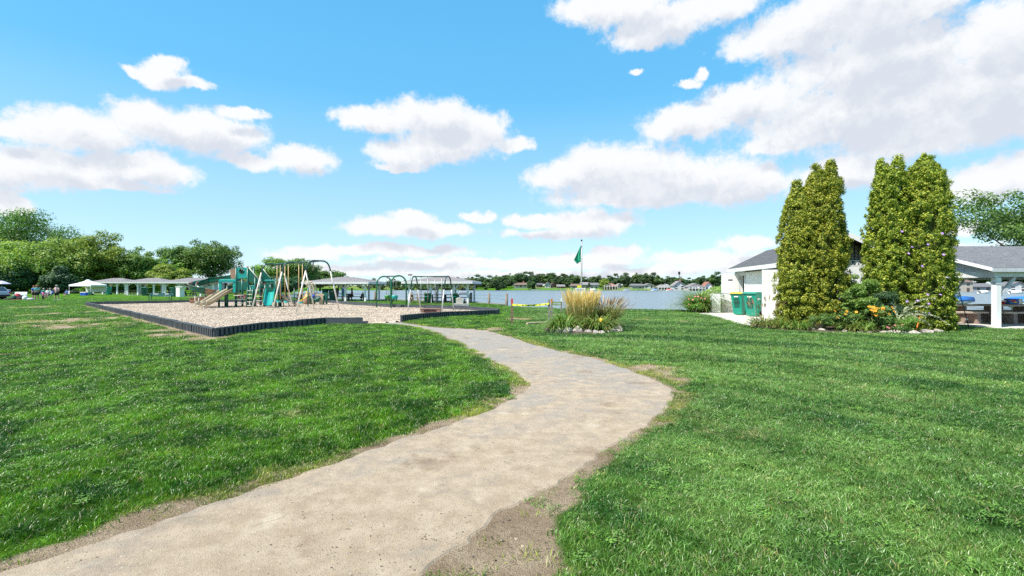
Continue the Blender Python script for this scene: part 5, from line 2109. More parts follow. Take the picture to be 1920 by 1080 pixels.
def picnic_table(x, y, rz, label, m=None, group='wooden picnic tables under the shelters', z=0.055, L=1.9):
    m = m or WOOD_GREY
    o = empty('picnic_table', (x, y, z), rz, label, 'picnic table', group)
    for k in range(5):
        MB().span(-L / 2, L / 2, -0.36 + k * 0.145, -0.36 + k * 0.145 + 0.135, 0.71, 0.75).build('top_board', m, o)
    for s in (-1, 1):
        for k in range(2):
            yy = s * 0.66 + (k - 0.5) * 0.145
            MB().span(-L / 2, L / 2, yy - 0.067, yy + 0.067, 0.42, 0.46).build('seat_board', m, o)
    for sx in (-1, 1):
        xx = sx * (L / 2 - 0.3)
        MB().bar((xx, -0.62, 0.0), (xx, -0.16, 0.70), 0.04, 0.13, up=(1, 0, 0)).build('leg', m, o)
        MB().bar((xx + 0.045, 0.62, 0.0), (xx + 0.045, 0.16, 0.70), 0.04, 0.13, up=(1, 0, 0)).build('leg', m, o)
        MB().span(xx - 0.06, xx - 0.022, -0.78, 0.78, 0.335, 0.415).build('cross_beam', m, o)
        MB().span(xx - 0.06, xx - 0.022, -0.34, 0.34, 0.625, 0.705).build('cross_beam', m, o)
    return o


def build_shelters():
    # three in a row at the left
    g = 'row of three picnic shelters at the left'
    for i, (pa, pb, d, lab) in enumerate([(166, 238, 96, 'leftmost of three joined picnic shelters, beside the white canopy'), (229, 309, 86, 'middle one of three joined white posted picnic shelters'), (299, 404, 76, 'right one of three joined picnic shelters, behind the green bench')]):
        xa, xb = GX(pa, d), GX(pb, d)
        L = xb - xa
        e = ZZ(529.5, d)
        rdg = ZZ(523.5, d + 3) + 0.15
        ps = [(-L / 2 + 0.8, -2.2), (-L / 2 + L * 0.34, -2.2), (L / 2 - L * 0.30, -2.2), (L / 2 - 0.7, -2.2), (-L / 2 + 0.9, 2.2), (0, 2.2), (L / 2 - 0.9, 2.2)]
        shelter('picnic_shelter', (xa + xb) / 2, d + 2.4, R(3), L, 5.6, e, rdg, ps, lab, ROOF_PALE, g, True, post_w=0.2)
    k = 0
    names = ['left end', 'left middle', 'right middle', 'right end']
    for (px, d, who) in [(205, 97.5, 'under the leftmost shelter, right of the yellow topped bin'), (226, 98.2, 'under the leftmost shelter at its right end'), (248, 88, 'under the middle shelter at its left end'), (262, 89.5, 'under the middle shelter, left of the standing bin'), (290, 88.5, 'under the middle shelter, above the left end of the bench'), (318, 78.5, 'under the right shelter behind the bench'), (352, 78.2, 'under the right shelter beside the white cabinet'), (372, 77.5, 'under the right shelter, left of the spiral slide'), (338, 80.5, 'at the back of the right shelter')]:
        picnic_table(GX(px, d), d, R(5), 'dark picnic table ' + who, WOOD_GREY if k % 2 else WOOD_DARK)
        k += 1
    # the two by the water
    d = 50.5
    xa, xb = GX(575, d), GX(702, d)
    L = xb - xa
    shelter('picnic_shelter', (xa + xb) / 2, d + 1.6, R(-4), L, 5.4, ZZ(529.5, d) - 0.02, ZZ(521, d + 2.7), [(-L / 2 + 0.7, -2.1), (L * 0.12, -2.1), (L / 2 - 0.6, -2.1), (-L * 0.18, 2.1), (L * 0.25, 2.1), (L / 2 - 0.6, 2.1)], 'grey roofed picnic shelter by the water behind the big swing', ROOF_PALE, 'picnic shelters at the water', True)
    d = 45.5
    xa, xb = GX(761, d), GX(893, d)
    L = xb - xa
    shelter('picnic_shelter', (xa + xb) / 2, d + 1.5, R(-5), L, 5.2, ZZ(529.0, d), ZZ(520.5, d + 2.6), [(-L / 2 + 0.55, -2.0), (-L * 0.11, -2.0), (L * 0.22, -2.0), (L / 2 - 0.55, -2.0), (-L * 0.16, 2.0), (L * 0.12, 2.0), (L / 2 - 0.6, 2.0)], 'grey roofed picnic shelter by the water behind the silver swing frame', ROOF_PALE, 'picnic shelters at the water', True)
    for (px, dd, lab) in [(640, 52.3, 'picnic table with seated people under the lakeside shelter'), (668, 51.4, 'picnic table at the right end of the lakeside shelter with people'), (575, 49.5, 'dark picnic table left of the pair of green bins'), (548, 47.5, 'dark picnic table seen between the swing chains'), (822, 46.6, 'dark picnic table in the middle of the shelter behind the silver swing'), (846, 47.0, 'dark picnic table right of the middle post behind the silver swing'), (785, 46.2, 'weathered picnic table at the left of the shelter behind the silver swing'), (866, 48.0, 'picnic table at the right end of the shelter behind the silver swing')]:
        picnic_table(GX(px, dd), dd, R(4), lab, WOOD_DARK if px not in (785,) else WOOD_TAN)
    # right-hand shelter beside the evergreens: ridge runs left-right
    o = empty('picnic_shelter', (18.05, 18.1, 0.0), 0, 'large open shelter with grey shingle roof at the right edge', 'shelter', None)
    L, y0, y1, ze, zr = 22.0, -0.25, 8.0, 2.22, 3.36
    ym = (y0 + y1) / 2
    mb = MB()
    th = 0.08
    mb.prism([(y0, ze), (ym, zr), (ym, zr + th), (y0, ze + th)], 'x', -0.2, L)
    mb.prism([(ym, zr), (y1, ze), (y1, ze + th), (ym, zr + th)], 'x', -0.2, L)
    mb.build('roof', ROOF_GREY, o)
    MB().span(-0.2, L, y0 - 0.04, y0 - 0.003, ze - 0.08, ze + 0.06).build('fascia', GREY_TRIM, o)
    mb = MB()
    mb.prism([(y0 - 0.03, ze - 0.05), (ym, zr - 0.05), (ym, zr + th + 0.01), (y0 - 0.03, ze + th - 0.01)], 'x', -0.238, -0.203)
    mb.prism([(ym, zr - 0.10), (y1 + 0.03, ze - 0.10), (y1 + 0.03, ze + th - 0.01), (ym, zr + th + 0.01)], 'x', -0.238, -0.203)
    mb.build('bargeboard', WHITE, o)
    # boarded gable
    zb = 2.18
    for k in range(26):
        yy = y0 + 0.45 + k * 0.29
        top = zr - 0.04 - abs(yy + 0.14 - ym) * (zr - ze) / (ym - y0) - 0.06
        if top - zb > 0.08:
            MB().span(0.02, 0.05, yy, yy + 0.28, zb + 0.002, top).build('gable_board', GREY_TRIM, o)
    MB().span(0.0, 0.16, y0 + 0.1, y1 - 0.1, zb - 0.24, zb).build('beam', WHITE_OLD, o)
    MB().span(0.17, L - 0.2, y0 + 0.12, y0 + 0.26, zb - 0.22, zb - 0.005).build('beam', WHITE_OLD, o)
    MB().span(0.17, L - 0.2, y1 - 0.30, y1 - 0.16, zb - 0.22, zb - 0.005).build('beam', WHITE_OLD, o)
    for xx in (0.18, 5.6, 11.0, 16.4):
        for yy in (y0 + 0.22, y1 - 0.24):
            p = MB().span(xx - 0.10, xx + 0.10, yy - 0.10, yy + 0.10, 0.04, zb - 0.245).build('post', WHITE, o, bevel=0.01)
            for s in (1,):
                MB().bar((xx + 0.12, yy, zb - 0.95), (xx + 0.68, yy, zb - 0.24), 0.09, 0.09).build('brace', GREY_TRIM, p)
            MB().span(xx - 0.115, xx + 0.115, yy - 0.115, yy + 0.115, zb - 0.50, zb - 0.42).build('collar', GREY_TRIM, p)
    poly = [(17.7, 17.45), (42, 17.45), (42, 26.6), (17.7, 26.6)]
    MB().prism([(a - 18.05, b - 18.1) for (a, b) in poly], 'z', -0.05, 0.06).build('floor_slab', CONC, o)
    NO_GRASS.append(poly)


build_shelters()


def concrete_table(x, y, rz, label, z=0.06):
    """concrete picnic table: thick slab tops on scooped end supports"""
    o = empty('concrete_table', (x, y, z), rz, label, 'picnic table', 'concrete picnic tables under the right shelter')
    top = mat('table_slab', (0.50, 0.40, 0.31), 0.8, 0.10, 2.0, 0.003, 40)
    leg = mat('table_leg', (0.27, 0.20, 0.17), 0.85, 0.15, 2.0, 0.004, 40)
    MB().span(-1.1, 1.1, -0.42, 0.42, 0.70, 0.78).build('top', top, o, bevel=0.01)
    for s in (-1, 1):
        MB().span(-1.05, 1.05, s * 0.78 - 0.16, s * 0.78 + 0.16, 0.43, 0.50).build('seat', top, o, bevel=0.01)
    for sx in (-1, 1):
        xx = sx * 0.62
        prof = [(-0.95, 0.0), (-0.72, 0.0)]
        prof += [(-0.72 + 0.42 * (1 - math.cos(a)) * 0.0 + 0.30 * math.sin(a) * 0 + (a / 1.571) * 0.30, 0.16 * math.sin(a * 2) * 0 + 0.15 * math.sin(a)) for a in (0.3, 0.8, 1.3)]
        prof += [(-0.36, 0.0), (0.36, 0.0), (0.42, 0.15), (0.60, 0.12), (0.72, 0.0), (0.95, 0.0), (0.93, 0.429), (0.62, 0.429), (0.48, 0.34), (0.36, 0.48), (0.34, 0.699), (-0.34, 0.699), (-0.36, 0.48), (-0.48, 0.34), (-0.62, 0.429), (-0.93, 0.429)]
        MB().prism(prof, 'x', xx - 0.08, xx + 0.08).build('support', leg, o)
    return o


def build_right_shelter_things():
    concrete_table(18.5, 20.6, R(2), 'brown concrete picnic table left of the white shelter post')
    concrete_table(21.1, 20.4, R(-2), 'concrete picnic table at the right edge, with a box and bowl on it')
    # red bowl with white lid
    o = empty('food_tub', (20.55, 20.2, 0.845), 0, 'red tub with pale lid on the concrete table', 'tub')
    MB().lathe([(0.11, 0.0), (0.15, 0.12), (0.16, 0.125)], seg=16).build('tub_body', RED_P, o, True)
    MB().lathe([(0.17, 0.128), (0.17, 0.155), (0.12, 0.17)], seg=16).build('lid', WHITE, o, True)
    # printed carton
    o = empty('snack_carton', (21.15, 20.25, 0.845), R(-12), 'blue printed carton on the concrete table at the right edge', 'box')
    MB().span(-0.24, 0.24, -0.14, 0.14, 0.0, 0.24).build('carton', mat('carton_blue', (0.02, 0.10, 0.42), 0.5, 0.1), o)
    mb = MB()
    for k, (cx, cz, w, h) in enumerate([(-0.10, 0.15, 0.16, 0.07), (-0.02, 0.09, 0.12, 0.05), (-0.16, 0.07, 0.05, 0.05)]):
        mb.cm = k
        mb.span(cx - w / 2, cx + w / 2, -0.1445 - 0.002 * k, -0.1415, cz - h / 2, cz + h / 2)
    mb.build('print', [RED_P, YELLOW_P, TEAL], o)
    MB().span(0.10, 0.238, -0.146, -0.1415, 0.01, 0.23).build('print_panel', WHITE, o)
    # leaning pole with blue cap
    o = empty('folded_umbrella', (GX(1818, 17.35), 17.35, 0.03), 0, 'thin dark pole with a blue bundled top leaning beside the shelter', 'umbrella')
    p0, p1 = Vector((0.0, 0.0, 0.0)), Vector((-0.36, 0.12, 1.72))
    MB().tube([p0, p0.lerp(p1, 0.5), p1], 0.014, 6).build('pole', BLACK, o, True)
    d = (p1 - p0).normalized()
    MB().tube([p1 - d * 0.16, p1 - d * 0.10, p1 + d * 0.03, p1 + d * 0.06], [0.07, 0.085, 0.075, 0.02], 9).build('bundled_top', BLUE_P, o, True)
    MB().box(tuple(p0.lerp(p1, 0.22)), (0.035, 0.035, 0.05)).build('clip', WHITE, o)
    # blue covered boats on the shore behind
    for i, (x, y, L, rz, lab) in enumerate([(27.0, 31.2, 6.4, R(4), 'boat under a long blue cover on the shore behind the shelter'), (33.5, 29.5, 5.6, R(-6), 'second blue covered boat, right of the shelter post')]):
        o = empty('covered_boat', (x, y, 0.18), rz, lab, 'boat', 'covered boats behind the shelter')
        secs = [(-L / 2, 0.25, 0.35), (-L / 2 + 0.5, 0.85, 0.6), (-L * 0.1, 1.0, 0.8), (L * 0.25, 0.85, 0.72), (L / 2, 0.12, 0.5)]
        rows = []
        for (sx, w, h) in secs:
            rows.append([(sx, w * math.cos(a), 0.45 + h * math.sin(a) * 0.55) for a in np.linspace(0, math.pi, 9)])
        mb = MB()
        mb.sheet(rows)
        mb.build('cover', BLUE_COVER, o, True, solid=0.02)
        rows = []
        for (sx, w, h) in secs:
            rows.append([(sx, w * 0.97 * math.cos(a), 0.47 - 0.5 * min(1, w) * math.sin(a)) for a in np.linspace(0, math.pi, 9)])
        mb = MB()
        mb.sheet(rows)
        mb.build('hull', WHITE, o, True, solid=0.02)
        for sx in (-L * 0.3, L * 0.2):
            MB().span(sx - 0.1, sx + 0.1, -0.9, 0.9, -0.19, 0.05).build('cradle', WOOD_TAN, o)


build_right_shelter_things()


# ------------------------------------------------------------------ playground edging
def panel_mesh():
    """one edging panel: cap rail, foot rail, back plate and six ribs, unit length along x, outside is -y"""
    mb = MB()
    mb.span(0.0, 1.0, -0.055, 0.05, 0.245, 0.29)
    mb.span(0.0, 1.0, 0.0, 0.04, -0.03, 0.2445)
    mb.span(0.004, 0.996, -0.048, -0.0005, -0.03, 0.02)
    for k in range(6):
        x = 0.02 + k * 0.163
        mb.span(x, x + 0.085, -0.05, -0.001, 0.0205, 0.244)
    return mb.mesh('border_panel', BORDERP)


PANEL = panel_mesh()


def edging(label, line, name='playground_edging'):
    o = empty(name, (0, 0, 0.02), 0, label, 'edging', 'playground edging')
    for (a, b) in zip(line[:-1], line[1:]):
        L = math.hypot(b[0] - a[0], b[1] - a[1])
        n = max(1, round(L / 1.2))
        ang = math.atan2(b[1] - a[1], b[0] - a[0])
        for k in range(n):
            c = bpy.data.objects.new('border_panel', PANEL)
            link(c, o)
            t = k / n
            c.location = (a[0] + (b[0] - a[0]) * t, a[1] + (b[1] - a[1]) * t, random.uniform(-0.012, 0.012))
            c.rotation_euler = (random.uniform(-0.02, 0.02), 0, ang + random.uniform(-0.01, 0.01))
            c.scale = (L / n * 0.996, 1, 1)
    return o


e1 = edging('long dark plastic edging round the left and front of the playground', [MULCH[16], (-17.0, 45.0), (-24.0, 46.5), (-30.5, 45.5), MULCH[0], MULCH[1], MULCH[2], MULCH[3]])
for _nm, _mb in (('ramp_block', MB().span(0, 1.5, -0.08, 0.10, -0.02, 0.30)), ('ramp_step', MB().span(0.05, 1.75, -0.12, -0.082, -0.02, 0.16))):
    _o = _mb.build(_nm, BORDERP, e1)
    _o.location = (MULCH[3][0], MULCH[3][1], 0.0)
    _o.rotation_euler = (0, 0, math.atan2(MULCH[4][1] - MULCH[3][1], MULCH[4][0] - MULCH[3][0]))
e2 = edging('curved dark edging round the rounded right end of the playground', MULCH[5:17])


# ------------------------------------------------------------------ play structure
def u_slide(parent, pts, w, wall, mats, name='slide', lanes=1, seg_alt=None, rail=0.03):
    """lofted trough along pts (list of (pos, side) vectors); lanes side by side"""
    rows = []
    tot = w * lanes
    for (p, s) in pts:
        p, s = Vector(p), Vector(s).normalized()
        row = []
        for l in range(lanes):
            a = -tot / 2 + l * w
            prof = [(a + 0.0, wall), (a + 0.035, wall + 0.012), (a + 0.06, wall * 0.55), (a + 0.10, 0.04), (a + w * 0.5, 0.0), (a + w - 0.10, 0.04), (a + w - 0.06, wall * 0.55), (a + w - 0.035, wall + 0.012)]
            row += prof
        row.append((tot / 2, wall))
        rows.append([p + s * u + Vector((0, 0, v)) for (u, v) in row])
    if seg_alt is None:
        mb = MB()
        mb.sheet(rows)
        return mb.build(name, mats[0], parent, True, solid=0.03)
    out = []
    for k, (a, b) in enumerate(seg_alt):
        mb = MB()
        mb.sheet(rows[a:b + 1])
        out.append(mb.build(name, mats[k % len(mats)], parent, True, solid=0.03))
    return out


def build_play_tower():
    OX, OY = GX(440, 35.2), 35.4
    o = empty('play_structure', (OX, OY, 0.07), R(4), 'large green and tan play structure with spiral and double slides', 'play structure')

    def post(x, y, h, r=0.068, m=GREEN):
        p = MB().tube([(x, y, -0.1), (x, y, h)], r, 10).build('post', m, o, True)
        MB().lathe([(r + 0.01, 0), (r + 0.012, 0.03), (r * 0.5, 0.055)], (x, y, h + 0.001), 10).build('cap', MAROON, p, True)
        return p
    T0, T1, TB = 0.0, 0.82, 0.95
    for (x, y, h) in ((0.0, 0, 2.95), (T1, 0, 2.95), (0.0, TB, 2.95), (T1, TB, 2.95), (-1.25, 0.05, 1.75), (-1.25, 0.95, 1.75), (-0.62, -0.02, 1.55), (1.35, 0.0, 2.2), (1.35, TB, 2.2), (2.05, 0.05, 1.7), (2.05, TB, 1.7), (2.80, 0.05, 2.15), (2.80, TB, 2.15), (2.92, 0.35, 2.2)):
        post(x, y, h)
    # decks
    for (x0, x1, y0, y1, z) in ((0.0, T1, 0, TB, 1.95), (-1.25, 0.0, 0.05, 0.95, 1.05), (T1, 2.05, 0, TB, 1.05), (2.05, 2.80, 0.05, TB, 1.1)):
        MB().span(x0 + 0.05, x1 - 0.05, y0 + 0.02, y1 - 0.02, z - 0.06, z).build('deck', MAROON, o)
    # upper panel with round window
    def holed_panel(x0, x1, z0, z1, y, cx, cz, r, m, ry=1.0):
        mb = MB()
        n = 24
        inner = [(cx + r * math.cos(6.283 * k / n), cz + r * ry * math.sin(6.283 * k / n)) for k in range(n)]
        outer = []
        for k in range(n):
            a = 6.283 * k / n
            dx, dz = math.cos(a), math.sin(a)
            tx = ((x1 - cx) / dx if dx > 1e-6 else ((x0 - cx) / dx if dx < -1e-6 else 1e9))
            tz = ((z1 - cz) / dz if dz > 1e-6 else ((z0 - cz) / dz if dz < -1e-6 else 1e9))
            t = min(tx, tz)
            outer.append((cx + dx * t, cz + dz * t))
        V = [(p[0], y, p[1]) for p in inner] + [(p[0], y, p[1]) for p in outer]
        mb.add(V, [(k, (k + 1) % n, n + (k + 1) % n, n + k) for k in range(n)])
        ob = mb.build('panel', m, o, solid=0.04)
        MB().tube([(cx + (r + 0.01) * math.cos(6.283 * k / n), y - 0.02, cz + (r + 0.01) * ry * math.sin(6.283 * k / n)) for k in range(n + 1)], 0.018, 6).build('window_ring', GREEN, ob, True)
        return ob
    holed_panel(0.055, T1 - 0.055, 2.12, 2.92, 0.0, 0.40, 2.66, 0.19, TEAL)
    holed_panel(0.055, T1 - 0.055, 2.12, 2.75, TB, 0.40, 2.50, 0.16, GREEN)
    # tan hood at the top of the spiral slide
    mb = MB()
    rows = [[(-0.02, 0.1, 2.1), (-0.02, 0.1, 2.85), (-0.02, 0.85, 2.85), (-0.02, 0.85, 2.1)], [(-0.42, 0.12, 2.05), (-0.5, 0.12, 2.76), (-0.5, 0.83, 2.76), (-0.42, 0.83, 2.05)]]
    mb.sheet(rows)
    mb.build('slide_hood', BROWN_P, o, solid=0.04)
    # spiral slide: about one and a quarter turns to the left
    cx, cy, rad = -2.3, 0.10, 0.78
    pts = [((-0.05, 0.5, 1.98), (0, 1, 0)), ((-0.6, 0.62, 1.96), (0.1, 1, 0)), ((-1.3, 0.80, 1.86), (0.15, 1, 0))]
    n = 29
    for k in range(n + 1):
        a = R(90) + R(360) * k / n
        z = 1.74 - 1.30 * k / n
        c, s = math.cos(a), math.sin(a)
        pts.append(((cx + rad * c, cy + rad * s, z), (c, s, 0)))
    pts.append(((cx - 0.4, cy + rad, 0.34), (0, 1, 0)))
    pts.append(((cx - 1.3, cy + rad - 0.1, 0.27), (0.1, 1, 0)))
    _sp = u_slide(o, pts, 0.56, 0.40, [TEAL, BROWN_P], 'spiral_slide', 1, [(0, 3), (3, 9), (9, 14), (14, 20), (20, 25), (25, 31), (31, 34)])
    for k, ch in enumerate(_sp):
        ch.data.materials[0] = (GREEN, GREEN, BROWN_P, GREEN, BROWN_P, GREEN, BROWN_P)[k]
    for (x, y, h) in ((cx, cy, 1.2), (-2.85, -0.1, 1.0), (-2.3, -0.62, 0.85), (-2.9, 0.86, 0.3)):
        MB().tube([(x, y, -0.1), (x, y, h)], 0.03, 8).build('slide_support', PIPE_PALE, o, True)
    # double slide towards the camera
    top = Vector((-0.62, 0.0, 1.08))
    end = Vector((-1.42, -1.95, 0.20))
    d = (end - top)
    dh = Vector((d.x, d.y, 0)).normalized()
    side = Vector((-dh.y, dh.x, 0))
    pts = []
    for k in range(13):
        t = k / 12
        q = top + Vector((d.x, d.y, 0)) * t
        f = t * t * (3 - 2 * t) * 0.55 + 0.45 * t
        z = 1.08 + (0.18 - 1.08) * min(1.0, f * 1.10) + (0.04 if t < 0.05 else 0)
        pts.append(((q.x, q.y, z), side))
    u_slide(o, pts, 0.54, 0.27, [TAN], 'double_slide', 2)
    # hood over the double slide
    mb = MB()
    for (x0, x1) in ((-1.22, -1.0), (-0.22, 0.0)):
        mb.span(x0, x1, -0.06, -0.01, 1.06, 1.85)
    mb.prism([(-1.22, 1.852), (-0.0, 1.852), (0.02, 1.98), (-0.10, 2.06), (-1.05, 2.06), (-1.2, 2.0)], 'y', -0.10, 0.55)
    mb.span(-0.045, -0.002, -0.009, 0.55, 1.06, 1.85)
    mb.build('slide_canopy', TEAL, o, bevel=0.02)
    # stairs from the upper deck to the right, with pale edged side panels
    for yy, x0, x1, za, zb in ((0.0, T1 + 0.06, 1.85, 2.92, 1.75), (TB, T1 + 0.62, 2.05, 2.92, 2.1)):
        mb = MB()
        mb.prism([(x0, za), (x0 + 0.02, za), (x1, zb), (x1, zb - 0.2), (x0, 1.9)], 'y', yy - 0.015, yy + 0.015)
        p = mb.build('stair_panel', GREEN, o)
        MB().tube([(x0, yy - 0.02, za + 0.03), (x1, yy - 0.02, zb + 0.03)], 0.026, 6).build('rail', PIPE_PALE, p, True)
    for k in range(4):
        z = 1.82 - k * 0.2
        MB().span(T1 + 0.1 + k * 0.2, T1 + 0.3 + k * 0.2, 0.05, TB - 0.05, z - 0.04, z).build('step', MAROON, o)
    # ladder in front
    for sx in (0.86, 1.24):
        MB().tube([(sx, -0.32, -0.1), (sx, -0.10, 1.5)], 0.035, 8).build('ladder_rail', GREEN, o, True)
    for k in range(5):
        z = 0.14 + k * 0.27
        MB().span(0.86, 1.24, -0.32 + 0.137 * z, -0.20 + 0.137 * z, z - 0.03, z + 0.02).build('ladder_step', PIPE_PALE, o)
    # guard rails
    for (x0, x1, y, z0) in ((T1, 2.05, TB, 1.05), (1.35, 2.05, 0.0, 1.05), (-1.25, 0, 0.95, 1.05)):
        for z in (z0 + 0.3, z0 + 0.62):
            MB().tube([(x0, y, z), (x1, y, z)], 0.022, 6).build('guard_rail', MAROON, o, True)
        for k in range(1, 6):
            xx = x0 + (x1 - x0) * k / 6
            MB().tube([(xx, y, z0 + 0.30), (xx, y, z0 + 0.62)], 0.012, 5).build('baluster', GREEN, o, True)
    # second tower with the teal single slide
    holed_panel(2.11, 2.74, 1.12, 1.92, 0.04, 2.50, 1.58, 0.14, GREEN, 1.25)
    MB().prism([(2.0, 1.925), (2.86, 1.925), (2.84, 2.02), (2.04, 2.02)], 'y', -0.02, TB).build('tower_roof', TEAL, o, bevel=0.02)
    pts = []
    for k in range(13):
        t = k / 12
        f = 0.35 * t + 0.65 * (t * t * (3 - 2 * t))
        pts.append(((2.45 + 0.55 * t, -0.02 - 1.75 * t, 1.10 - 0.93 * min(1, f * 1.06)), (1, 0.3, 0)))
    u_slide(o, pts, 0.62, 0.24, [TEAL], 'teal_slide', 1)
    # climbing net / ladder behind right, dark ramp
    for sx in (3.1, 3.5):
        MB().tube([(sx, 0.9, -0.1), (sx - 0.35, 0.9, 1.25)], 0.035, 8).build('ramp_rail', MAROON, o, True)
    MB().prism([(2.86, 1.06), (4.3, 0.05), (4.3, 0.0), (2.86, 0.98)], 'y', 0.2, 0.85).build('ramp', BROWN_P, o)
    # play panel low, with pink and white knobs
    MB().span(0.1, 0.72, -0.02, 0.015, 0.62, 0.95).build('play_panel', MAROON, o)
    for k in range(4):
        MB().lathe([(0.04, 0), (0.035, 0.03)], (0.2 + k * 0.14, -0.03, 0.66 + 0.06 * (k % 2)), 8).build('knob', WHITE, o)
    # more panels, climbers and rails
    for (x0, x1, y, z0, z1, m) in ((0.06, T1 - 0.06, 0.0, 1.25, 1.90, GREEN), (T1 + 0.08, 1.29, 0.0, 1.12, 1.62, TEAL), (1.41, 1.99, TB, 1.12, 1.75, GREEN), (-1.2, -0.05, 0.95, 1.1, 1.6, GREEN), (2.86, 2.9, 0.4, 1.1, 1.9, GREEN)):
        p = MB().span(x0, x1, y - 0.02, y + 0.02, z0, z1).build('panel', m, o, bevel=0.01)
    for (x, y, h) in ((0.42, 0.0, 2.1), (1.08, -0.12, 1.5), (1.7, 0.0, 1.9), (-0.3, 0.5, 1.0), (0.42, TB, 2.95), (2.42, TB, 1.9), (1.75, 0.5, 1.0)):
        post(x, y, h, 0.05)
    for k in range(6):
        MB().tube([(1.42, -0.10, 0.12 + k * 0.17), (2.0, -0.10, 0.12 + k * 0.17)], 0.022, 6).build('climber_rung', MAROON if k % 2 else PIPE_PALE, o, True)
    for sx in (1.42, 2.0):
        MB().tube([(sx, -0.10, -0.1), (sx, -0.10, 1.35)], 0.04, 8).build('climber_rail', GREEN, o, True)
    for k in range(3):
        MB().tube([(-0.02, -0.18 - 0.1 * k, 0.25 + 0.3 * k), (0.75, -0.18 - 0.1 * k, 0.30 + 0.3 * k)], 0.024, 6).build('balance_bar', PIPE_PALE, o, True)
    # spring bar with pale step bars at right
    for (x, y, h) in ((4.05, 0.3, 1.35), (4.95, 0.6, 1.45)):
        post(x, y, h, 0.045)
    MB().tube([(4.05, 0.3, 1.2), (4.95, 0.6, 1.3)], 0.03, 6).build('overhead_bar', GREEN, o, True)


build_play_tower()


def build_tot_climber():
    d = 40.0
    o = empty('toddler_climber', (GX(590, d), d, 0.07), 0, 'small tan and green climber with yellow rails beside the big swing', 'play structure')
    k = d / F_PX

    def P(px, py, dy=0.0):
        return (GX(px, d) - GX(590, d), dy, ZZ(py, d) - 0.07)
    arc = [P(573, 527), P(579, 529), P(585, 534), P(588.5, 541), P(589, 548), P(586, 560), P(585, 572)]
    arc2 = [P(570, 531), P(574, 534), P(578, 539), P(580, 546), P(580, 554), P(579, 562), P(578, 572)]
    for dy in (0.0, 0.55):
        MB().tube([(a[0], dy, a[2]) for a in arc], 0.05, 8).build('arch', TAN, o, True)
    for dy in (0.05, 0.5):
        MB().tube([(a[0], dy, a[2]) for a in arc2], 0.035, 8).build('inner_arch', TAN, o, True)
    for i in range(5):
        MB().bar((arc[i][0], 0.0, arc[i][2]), (arc2[i][0], 0.05, arc2[i][2]), 0.06, 0.05).build('rung', TAN, o)
        MB().bar((arc[i][0], 0.0, arc[i][2] - 0.03), (arc[i][0], 0.55, arc[i][2] - 0.03), 0.05, 0.05).build('rung', TAN, o)
    MB().tube([P(576, 549, -0.25), P(580, 548, -0.25), P(582, 551, -0.28), P(579, 556, -0.4), P(573, 561, -0.55), P(567, 567, -0.75)], 0.045, 8).build('yellow_rail', YELLOW_P, o, True)
    MB().tube([P(573, 548, 0.1), P(577, 547.5, 0.1), P(578, 551, 0.05), P(575, 556, -0.1), P(570, 562, -0.3), P(566, 567, -0.5)], 0.045, 8).build('yellow_rail', YELLOW_P, o, True)
    # boulder-like climbing base
    mb = MB()
    mb.lathe([(0.42, 0.0), (0.46, 0.3), (0.36, 0.75), (0.16, 1.05), (0.05, 1.1)], (P(574, 560)[0], 0.35, -0.05), 10)
    mb.build('climbing_rock', BROWN_P, o, True)
    # green cradle
    rows = []
    for t in np.linspace(0, 1, 9):
        x = P(584, 560)[0] * (1 - t) + P(602, 560)[0] * t
        sag = 0.34 * (1 - (2 * t - 1) ** 2)
        rows.append([(x, -0.28 + 0.56 * u, 0.62 - sag * math.sin(math.pi * (0.15 + 0.7 * u)) - (0.0 if t < 0.9 else 0.02)) for u in np.linspace(0, 1, 7)])
    mb = MB()
    mb.sheet(rows)
    mb.build('green_cradle', GREEN, o, True, solid=0.08)
    for (px, dy) in ((585.5, -0.25), (585.5, 0.3), (607, 0.0), (611.5, 0.0), (609, 0.45)):
        q = P(px, 560)
        MB().tube([(q[0], dy, -0.1), (q[0], dy, 1.15 if px < 590 else 0.95)], 0.05, 8).build('post', GREEN, o, True)
    MB().prism([(P(599, 0)[0], 0.0), (P(606, 0)[0], 0.0), (P(606, 0)[0], 0.72), (P(609, 0)[0], 0.86), (P(601, 0)[0], 0.98), (P(597, 0)[0], 0.88), (P(600, 0)[0], 0.7)], 'y', -0.06, 0.06).build('tan_panel', TAN, o)
    MB().tube([P(593, 557, -0.1), P(595, 552, -0.1), P(598, 554, -0.1), P(601, 558, -0.1)], 0.05, 7).build('tan_handle', TAN, o, True)
    MB().lathe([(0.02, 0), (0.12, 0.02), (0.13, 0.18), (0.05, 0.24)], (P(589, 0)[0], -0.15, 0.62), 10).build('blue_knob', BLUE_P, o, True)
    MB().span(P(605, 0)[0], P(613, 0)[0], -0.05, 0.4, 0.72, 1.0).build('green_panel', GREEN, o)


build_tot_climber()


def arch_pts(c, u, half, h, top_half, r, n=5):
    """splayed arch: from foot to foot; c centre on the ground, u direction across"""
    c, u = Vector(c), Vector(u).normalized()
    Z = Vector((0, 0, 1))
    pts = [c - u * half]
    a = c - u * (top_half + 0.10) + Z * (h - r)
    b = c - u * (top_half - r * 0.8) + Z * h
    k1 = c - u * (top_half) + Z * (h - 0.02)
    for i in range(n + 1):
        t = i / n
        pts.append((a * (1 - t) ** 2) + k1 * (2 * t * (1 - t)) + b * (t * t))
    a2 = c + u * (top_half - r * 0.8) + Z * h
    b2 = c + u * (top_half + 0.10) + Z * (h - r)
    k2 = c + u * top_half + Z * (h - 0.02)
    for i in range(n + 1):
        t = i / n
        pts.append((a2 * (1 - t) ** 2) + k2 * (2 * t * (1 - t)) + b2 * (t * t))
    pts.append(c + u * half)
    return pts


